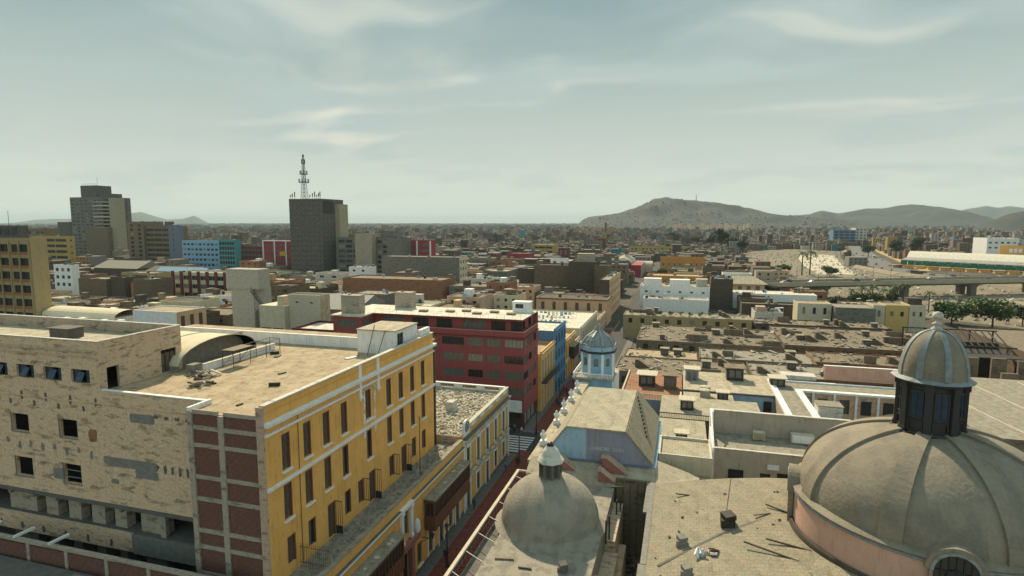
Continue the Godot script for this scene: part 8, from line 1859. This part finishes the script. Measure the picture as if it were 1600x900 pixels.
func filler() -> void:
	rng.seed = 77
	var walls := ["brown", "brown2", "umber", "grey", "terracotta", "brown", "cement", "tan", "brown2", "white_old", "pinkish", "cream", "grey_dark", "umber", "white", "peach"]
	var names := {"brown": "brown", "brown2": "tan brown", "umber": "dark brown", "grey": "grey", "terracotta": "brick red", "cement": "cement grey", "tan": "ochre", "white_old": "off white", "pinkish": "pale pink", "cream": "cream", "grey_dark": "dark grey", "peach": "salmon", "white": "white"}
	var roofs := ["roof_mud", "roof_grey", "roof_tan", "roof_dark", "roof_dark", "roof_mud", "roof_mud", "roof_pale"]
	var near := []; var far := []
	var d := 112.0
	while d < 620.0:
		var step := 14.0 if d < 300 else 16.0
		if fmod(d, 110.0) < 9.0:
			d += 9.0; continue
		var x := -900.0
		while x < 520.0:
			var w := rng.randf_range(9, 17); var dp := rng.randf_range(11, step - 0.6); var h := rng.randf_range(5.0, 9.5) + (rng.randf_range(2, 6) if rng.randf() < 0.16 else 0.0)
			var x0 := x; x += w + 0.3
			if x < -60 and x > -200 and d < 260: h += 3.0
			if x0 < -200 and d < 235: h = minf(h, 6.5)
			if x0 < -40 and fmod(x0 + 2000.0, 118.0) < 9.0: continue
			if x0 + w > -29.5 and x0 < -13.5: continue
			var s := on_screen(x0 + w / 2, d)
			if s < -0.93 or s > 0.93: continue
			if not free_spot(x0, x0 + w, d, d + dp): continue
			near.append([x0, x0 + w, d, dp, h, rng.randi() % walls.size(), rng.randi() % roofs.size(), w / Vector2(x0, d).length()])
		d += step
	near.sort_custom(func(a, b): return a[7] > b[7])
	var marks := []   # landmarks that a house can be told by
	for c in get_children():
		if c is Node3D and c.has_meta("category") and not c.has_meta("group") and str(c.get_meta("category")) in ["tower", "building", "house", "church", "market", "hall", "shed"]:
			marks.append([str(c.name).rstrip("0123456789").rstrip("_").replace("_", " "), c.position.x, -c.position.z])
	var used := {}
	var tell := func(wl: String, q: Array, has_hut: bool, has_win: bool) -> String:
		var x: float = (q[0] + q[1]) / 2; var dd: float = q[2] + q[3] / 2; var best := 1e9; var m := []
		for k in marks:
			var s := Vector2(k[1] - x, (k[2] - dd) * 0.7).length()
			if s < best: best = s; m = k
		var side := on_screen(x, dd) - on_screen(m[1], m[2])
		var rel := "behind" if dd > m[2] + 12 else ("in front of" if dd < m[2] - 12 else ("left of" if side < 0 else "right of"))
		var base := "%s%s flat roofed house%s %s the %s" % ["tall " if q[4] > 12.0 else "", wl, " with roof hut" if has_hut else (" with dark windows" if has_win else ""), rel, m[0]]
		for e in ["", ", farther", ", wide" if q[1] - q[0] > 13 else ", narrow", ", nearer"]:
			if not used.has(base + e):
				used[base + e] = 1; return base + e
		return base
	for i in near.size():
		var q: Array = near[i]
		if i < 250:
			var wl: String = walls[q[5]]; var o := {"wall": wl, "roof": roofs[q[6]], "par": rng.randf_range(0.2, 0.9), "group": "low flat roofed houses", "free": 1}
			if rng.randf() < 0.75 and q[2] < 460: o["f"] = [1 if q[4] < 8 else 2, int(rng.randi_range(2, 4)), 0.36, 0.42, ["open", "plain", "open", "shutter"][i % 4], q[4] - 3.2 if q[4] < 8 else q[4] - 6.2, q[4] - 0.6]
			if rng.randf() < 0.6: o["huts"] = [[rng.randf_range(q[0] + 0.5, q[1] - 4.2), q[2] + rng.randf_range(2, q[3] - 4.5), rng.randf_range(2, 3.6), rng.randf_range(2, 3.6), rng.randf_range(1.6, 3.0), walls[(q[5] + i) % walls.size()]]]
			var t := block("flat_roof_house", tell.call(names[wl], q, o.has("huts"), o.has("f")), "house", q[0], q[1], q[2], q[3], 0, q[4], o)
			if q[2] < 330:
				clutter(t, q[0], q[1], q[2], q[2] + q[3], q[4] - o.par, rng.randi_range(2, 7))
		else: far.append([q[0], q[1], q[2], q[3], q[4]])
	# everything farther: one mass
	d = 620.0
	while d < 9000.0:
		var sc := clampf(d / 2000.0, 0.8, 4.0)
		var x := -2.0 * d
		while x < 0.95 * d:
			var w := rng.randf_range(6, 15) * sc; var x0 := x; x += w + rng.randf_range(0.0, 4.0) * sc
			var s := on_screen(x0, d)
			if s < -0.95 or s > 0.95: continue
			if rng.randf() < 0.08 or not free_spot(x0, x0 + w, d, d + 14 * sc): continue
			var h := rng.randf_range(4.5, 10.5) + (rng.randf_range(3, 14) if rng.randf() < 0.05 else 0.0)
			far.append([x0, x0 + w, d, rng.randf_range(7, 12) * sc, h])
		d += 14.0 * sc
	var m := MB.new(); m.use_col = true
	var pal := [L(0.17, 0.12, 0.085), L(0.21, 0.16, 0.115), L(0.12, 0.095, 0.075), L(0.26, 0.24, 0.21), L(0.25, 0.13, 0.085), L(0.36, 0.3, 0.22), L(0.17, 0.12, 0.085), L(0.14, 0.12, 0.1), L(0.2, 0.15, 0.11), L(0.3, 0.24, 0.18), L(0.55, 0.54, 0.5), L(0.5, 0.42, 0.3), L(0.16, 0.27, 0.36), L(0.45, 0.3, 0.09), L(0.05, 0.25, 0.27), L(0.3, 0.09, 0.07)]
	for q in far:
		var r := rng.randf(); var c: Color = pal[rng.randi() % (10 if r < 0.7 else 16)]; var g := rng.randf_range(0.45, 0.95); c = Color(c.r * g, c.g * g, c.b * g)
		_fast_box(m, q[0], q[1], 0.0, q[4], q[2], q[2] + q[3], c, pal[(rng.randi() % 7) + 3] * rng.randf_range(0.35, 0.8))
		if q[2] < 1150 and rng.randf() < 0.7:
			m.col = Color(0.035, 0.035, 0.035); var nw := int((q[1] - q[0]) / 3.2)
			for f in int(q[4] / 3.0):
				for k in nw:
					var wx: float = q[0] + (k + 0.28) * (q[1] - q[0]) / nw; var wy: float = q[4] - 2.4 - f * 2.9
					if wy > 0.4: m.quad(V(wx, wy, q[2] - 0.04), V(wx + 1.2, wy, q[2] - 0.04), V(wx + 1.2, wy + 1.3, q[2] - 0.04), V(wx, wy + 1.3, q[2] - 0.04))
		if rng.randf() < 0.5 and q[2] < 2200:
			var xx := rng.randf_range(q[0], q[1] - 3.0); _fast_box(m, xx, xx + rng.randf_range(2, 4), q[4], q[4] + rng.randf_range(1.5, 3), q[2] + 2, q[2] + 5, pal[rng.randi() % 12], pal[rng.randi() % 12])
	stuff("distant_houses", m, MT.vcol_plain, "mass of low brown and grey houses spreading to the hazy horizon", "houses")
	# trees among the distant houses
	m = MB.new()
	for k in 170:
		var dd := rng.randf_range(640, 2600); var x := rng.randf_range(-1.5 * dd, 0.6 * dd)
		if not free_spot(x - 5, x + 5, dd, dd + 5): continue
		leaf_ball(V(x, 8, dd), rng.randf_range(5, 10), 60, 2.2, k, m)
	stuff("distant_trees", m, MT.leaf_dark, "scattered dark tree crowns among the distant houses", "trees")
	# landmark blocks below the hill
	for k in 18:
		var x := -60.0 + k * 17.5; var hh := 24.0 + (k * 7 % 5) * 3.0
		block("apartment_block", "orange tan apartment block below the hill, number %s from left" % ["one", "two", "three", "four", "five", "six", "seven", "eight", "nine", "ten", "eleven", "twelve", "thirteen", "fourteen", "fifteen", "sixteen", "seventeen", "eighteen"][k], "building", x, x + 13, 2450 + (k % 3) * 25, 14, 0, hh, {"wall": "peach" if k % 4 else "cream", "par": 0.5, "group": "apartment blocks below the hill"})
	var t := thing("chimney", "tall dark brick chimney in the hazy middle distance", "chimney", V(-160, 0, 1250)); var b := MB.new(); b.bar(V(-160, 0, 1250), V(-160, 38, 1250), 3.2, 2.2, 12); part(t, "stack", b, MT.brown)
	b = MB.new(); b.lathe(V(-160, 37.5, 1250), [Vector2(2.6, 0), Vector2(2.6, 1.2), Vector2(1.8, 1.3)], 12); part(t, "rim", b, MT.umber)
	t = thing("stadium", "low stadium with orange arched ribs left of the far chimney", "stadium", V(-230, 0, 1480))
	for k in 12:
		b = MB.new(); var x := -290.0 + k * 11.0; var last := Vector3.ZERO
		for i in 9:
			var p := V(x + i * 4.0, 4 + 20 * sin(PI * i / 8.0), 1470 + k * 3.0)
			if i > 0: b.beam(last, p, 1.6, 1.6)
			last = p
		part(t, "arch", b, MT.orange)
	b = MB.new(); b.bx(-290, -150, 0, 9, 1500, 1540, false); part(t, "stand", b, MT.grey)
func _fast_box(m: MB, x0: float, x1: float, y0: float, y1: float, d0: float, d1: float, c: Color, top: Color) -> void:
	m.col = c
	m.quad(V(x0, y0, d0), V(x1, y0, d0), V(x1, y1, d0), V(x0, y1, d0))
	if x1 < 0: m.quad(V(x1, y0, d0), V(x1, y0, d1), V(x1, y1, d1), V(x1, y1, d0))
	m.quad(V(x0, y0, d1), V(x0, y0, d0), V(x0, y1, d0), V(x0, y1, d1))
	if x1 >= 0: m.quad(V(x1, y0, d0), V(x1, y0, d1), V(x1, y1, d1), V(x1, y1, d0))
	m.quad(V(x1, y0, d1), V(x0, y0, d1), V(x0, y1, d1), V(x1, y1, d1))
	m.col = top; m.quad(V(x0, y1, d0), V(x1, y1, d0), V(x1, y1, d1), V(x0, y1, d1))

# ---------------------------------------------------------------- hills
func hill(called: String, pts: Array, d: float, front_d: float, back_d: float, nx: int, nz: int, rough: float, sd: int) -> Callable:
	var n := FastNoiseLite.new(); n.seed = sd; n.frequency = 1.0 / 420.0; n.fractal_octaves = 5
	var n2 := FastNoiseLite.new(); n2.seed = sd + 1; n2.frequency = 1.0 / 900.0; n2.fractal_octaves = 3; n2.fractal_type = FastNoiseLite.FRACTAL_RIDGED
	var x0: float = pts[0].x; var x1: float = pts[-1].x
	var hgt := func(x: float, dd: float) -> float:
		var y := 0.0
		for i in range(pts.size() - 1):
			if x >= pts[i].x and x <= pts[i + 1].x:
				var f: float = (x - pts[i].x) / (pts[i + 1].x - pts[i].x); y = lerpf(pts[i].y, pts[i + 1].y, f)
		var s := clampf((dd - front_d) / (d - front_d), 0, 1) if dd < d else clampf((back_d - dd) / (back_d - d), 0, 1)
		var sp := 0.5 - 0.5 * cos(PI * pow(s, 0.9))
		var e := 1.0 + (n.get_noise_2d(x, dd) * rough * 2.4 + n2.get_noise_2d(x, dd) * rough * 2.2) * (1.0 - pow(s, 3.0) * 0.96)
		return maxf(0.0, y * sp * e) - 0.5
	var v := PackedVector3Array(); var ix := PackedInt32Array()
	for j in nz + 1:
		var dd := lerpf(front_d, back_d, float(j) / nz)
		for i in nx + 1:
			var x := lerpf(x0, x1, float(i) / nx) * (dd / d); v.push_back(V(x, hgt.call(x * d / dd, dd), dd))
	var st := SurfaceTool.new(); st.begin(Mesh.PRIMITIVE_TRIANGLES); st.set_smooth_group(0)
	for p in v: st.add_vertex(p)
	for j in nz:
		for i in nx:
			var a := j * (nx + 1) + i
			for k in [a, a + nx + 1, a + 1, a + 1, a + nx + 1, a + nx + 2]: st.add_index(k)
	st.generate_normals()
	var o := MeshInstance3D.new(); o.name = numbered(called); o.mesh = st.commit(); o.mesh.surface_set_material(0, MT.rock); o.set_meta("kind", "structure"); add_child(o)
	return hgt
func vv(a: Array) -> Array:
	var o := []
	for q in a: o.append(Vector2(q[0], q[1]))
	return o
func hills() -> void:
	var h1 := hill("hill", vv([[-660, 0], [-600, 52], [-564, 68], [-520, 72], [-430, 84], [-353, 94], [-250, 122], [-180, 146], [-131, 153], [-40, 158], [48, 155], [119, 141], [200, 128], [276, 114], [400, 92], [496, 76], [640, 62], [820, 54], [980, 30], [1100, 0]]), 3600, 2620, 4600, 150, 50, 0.22, 3)
	hill("hill", vv([[520, 0], [622, 40], [757, 89], [915, 88], [1002, 112], [1112, 97], [1261, 130], [1491, 148], [1593, 161], [1776, 141], [1896, 113], [2075, 67], [2134, 44], [2300, 0]]), 5000, 3900, 6200, 130, 40, 0.2, 8)
	hill("hill", vv([[1000, 0], [1060, 28], [1109, 49], [1147, 65], [1185, 75], [1298, 101], [1411, 90], [1600, 0]]), 2600, 2000, 3400, 70, 34, 0.2, 15)
	hill("far_ridge", vv([[3050, 60], [3344, 155], [3482, 204], [3688, 243], [3828, 218], [3963, 233], [4100, 216], [4624, 236], [5400, 150]]), 9000, 7800, 10500, 70, 20, 0.12, 22)
	hill("far_island", vv([[-12600, 0], [-12064, 27], [-11568, 74], [-11087, 97], [-10698, 97], [-10314, 118], [-9424, 172], [-8994, 214], [-8653, 126], [-8424, 83], [-8112, 93], [-7869, 145], [-7589, 29], [-7400, 0]]), 8000, 7400, 8700, 110, 18, 0.08, 30)
	# houses climbing the near hill
	var m := MB.new(); m.use_col = true; rng.seed = 50
	for k in 1100:
		var dd := 2630.0 + pow(rng.randf(), 2.2) * 820.0; var x := rng.randf_range(-640, 900); var y: float = h1.call(x, dd)
		if y < 0.5: continue
		var xr := x * dd / 3600.0; var s := rng.randf_range(1.8, 4.5); var g := rng.randf_range(0.04, 0.15); var c := Color(g, g * rng.randf_range(0.78, 0.95), g * rng.randf_range(0.6, 0.8))
		_fast_box(m, xr - s, xr + s, y - 4.0, y + rng.randf_range(1.2, 3.2), dd, dd + s * 2, c, c)
	stuff("hillside_houses", m, MT.vcol_plain, "small pale houses climbing the slope of the near hill", "houses")
	var an := [[-250, 122, 14], [-205, 138, 16], [-180, 146, 16], [-140, 152, 12], [-95, 156, 22], [-20, 158, 20], [10, 157, 14], [25, 156, 15], [58, 154, 44], [122, 141, 18], [-500, 72, 12]]
	for i in an.size():
		var t := thing("hill_antenna", ["first", "second", "third", "fourth", "fifth", "sixth", "seventh", "eighth", "tallest, ninth", "tenth", "lowest, lone leftmost"][i] + " thin antenna mast from left on the hill ridge", "antenna", V(an[i][0], an[i][1] - 4, 3600), "antennas on the hill")
		var b := MB.new(); var w := 3.6 if an[i][2] > 40 else 1.7
		b.bar(Vector3.ZERO, Vector3(0, an[i][2] + 4, 0), w * 0.8, w * 0.35, 5); lpart(t, "mast", b, MT.grey_dark)
		b = MB.new(); b.box(Vector3(-2.4, 0, -2), Vector3(2.4, 4.2, 2)); lpart(t, "hut", b, MT.cement)
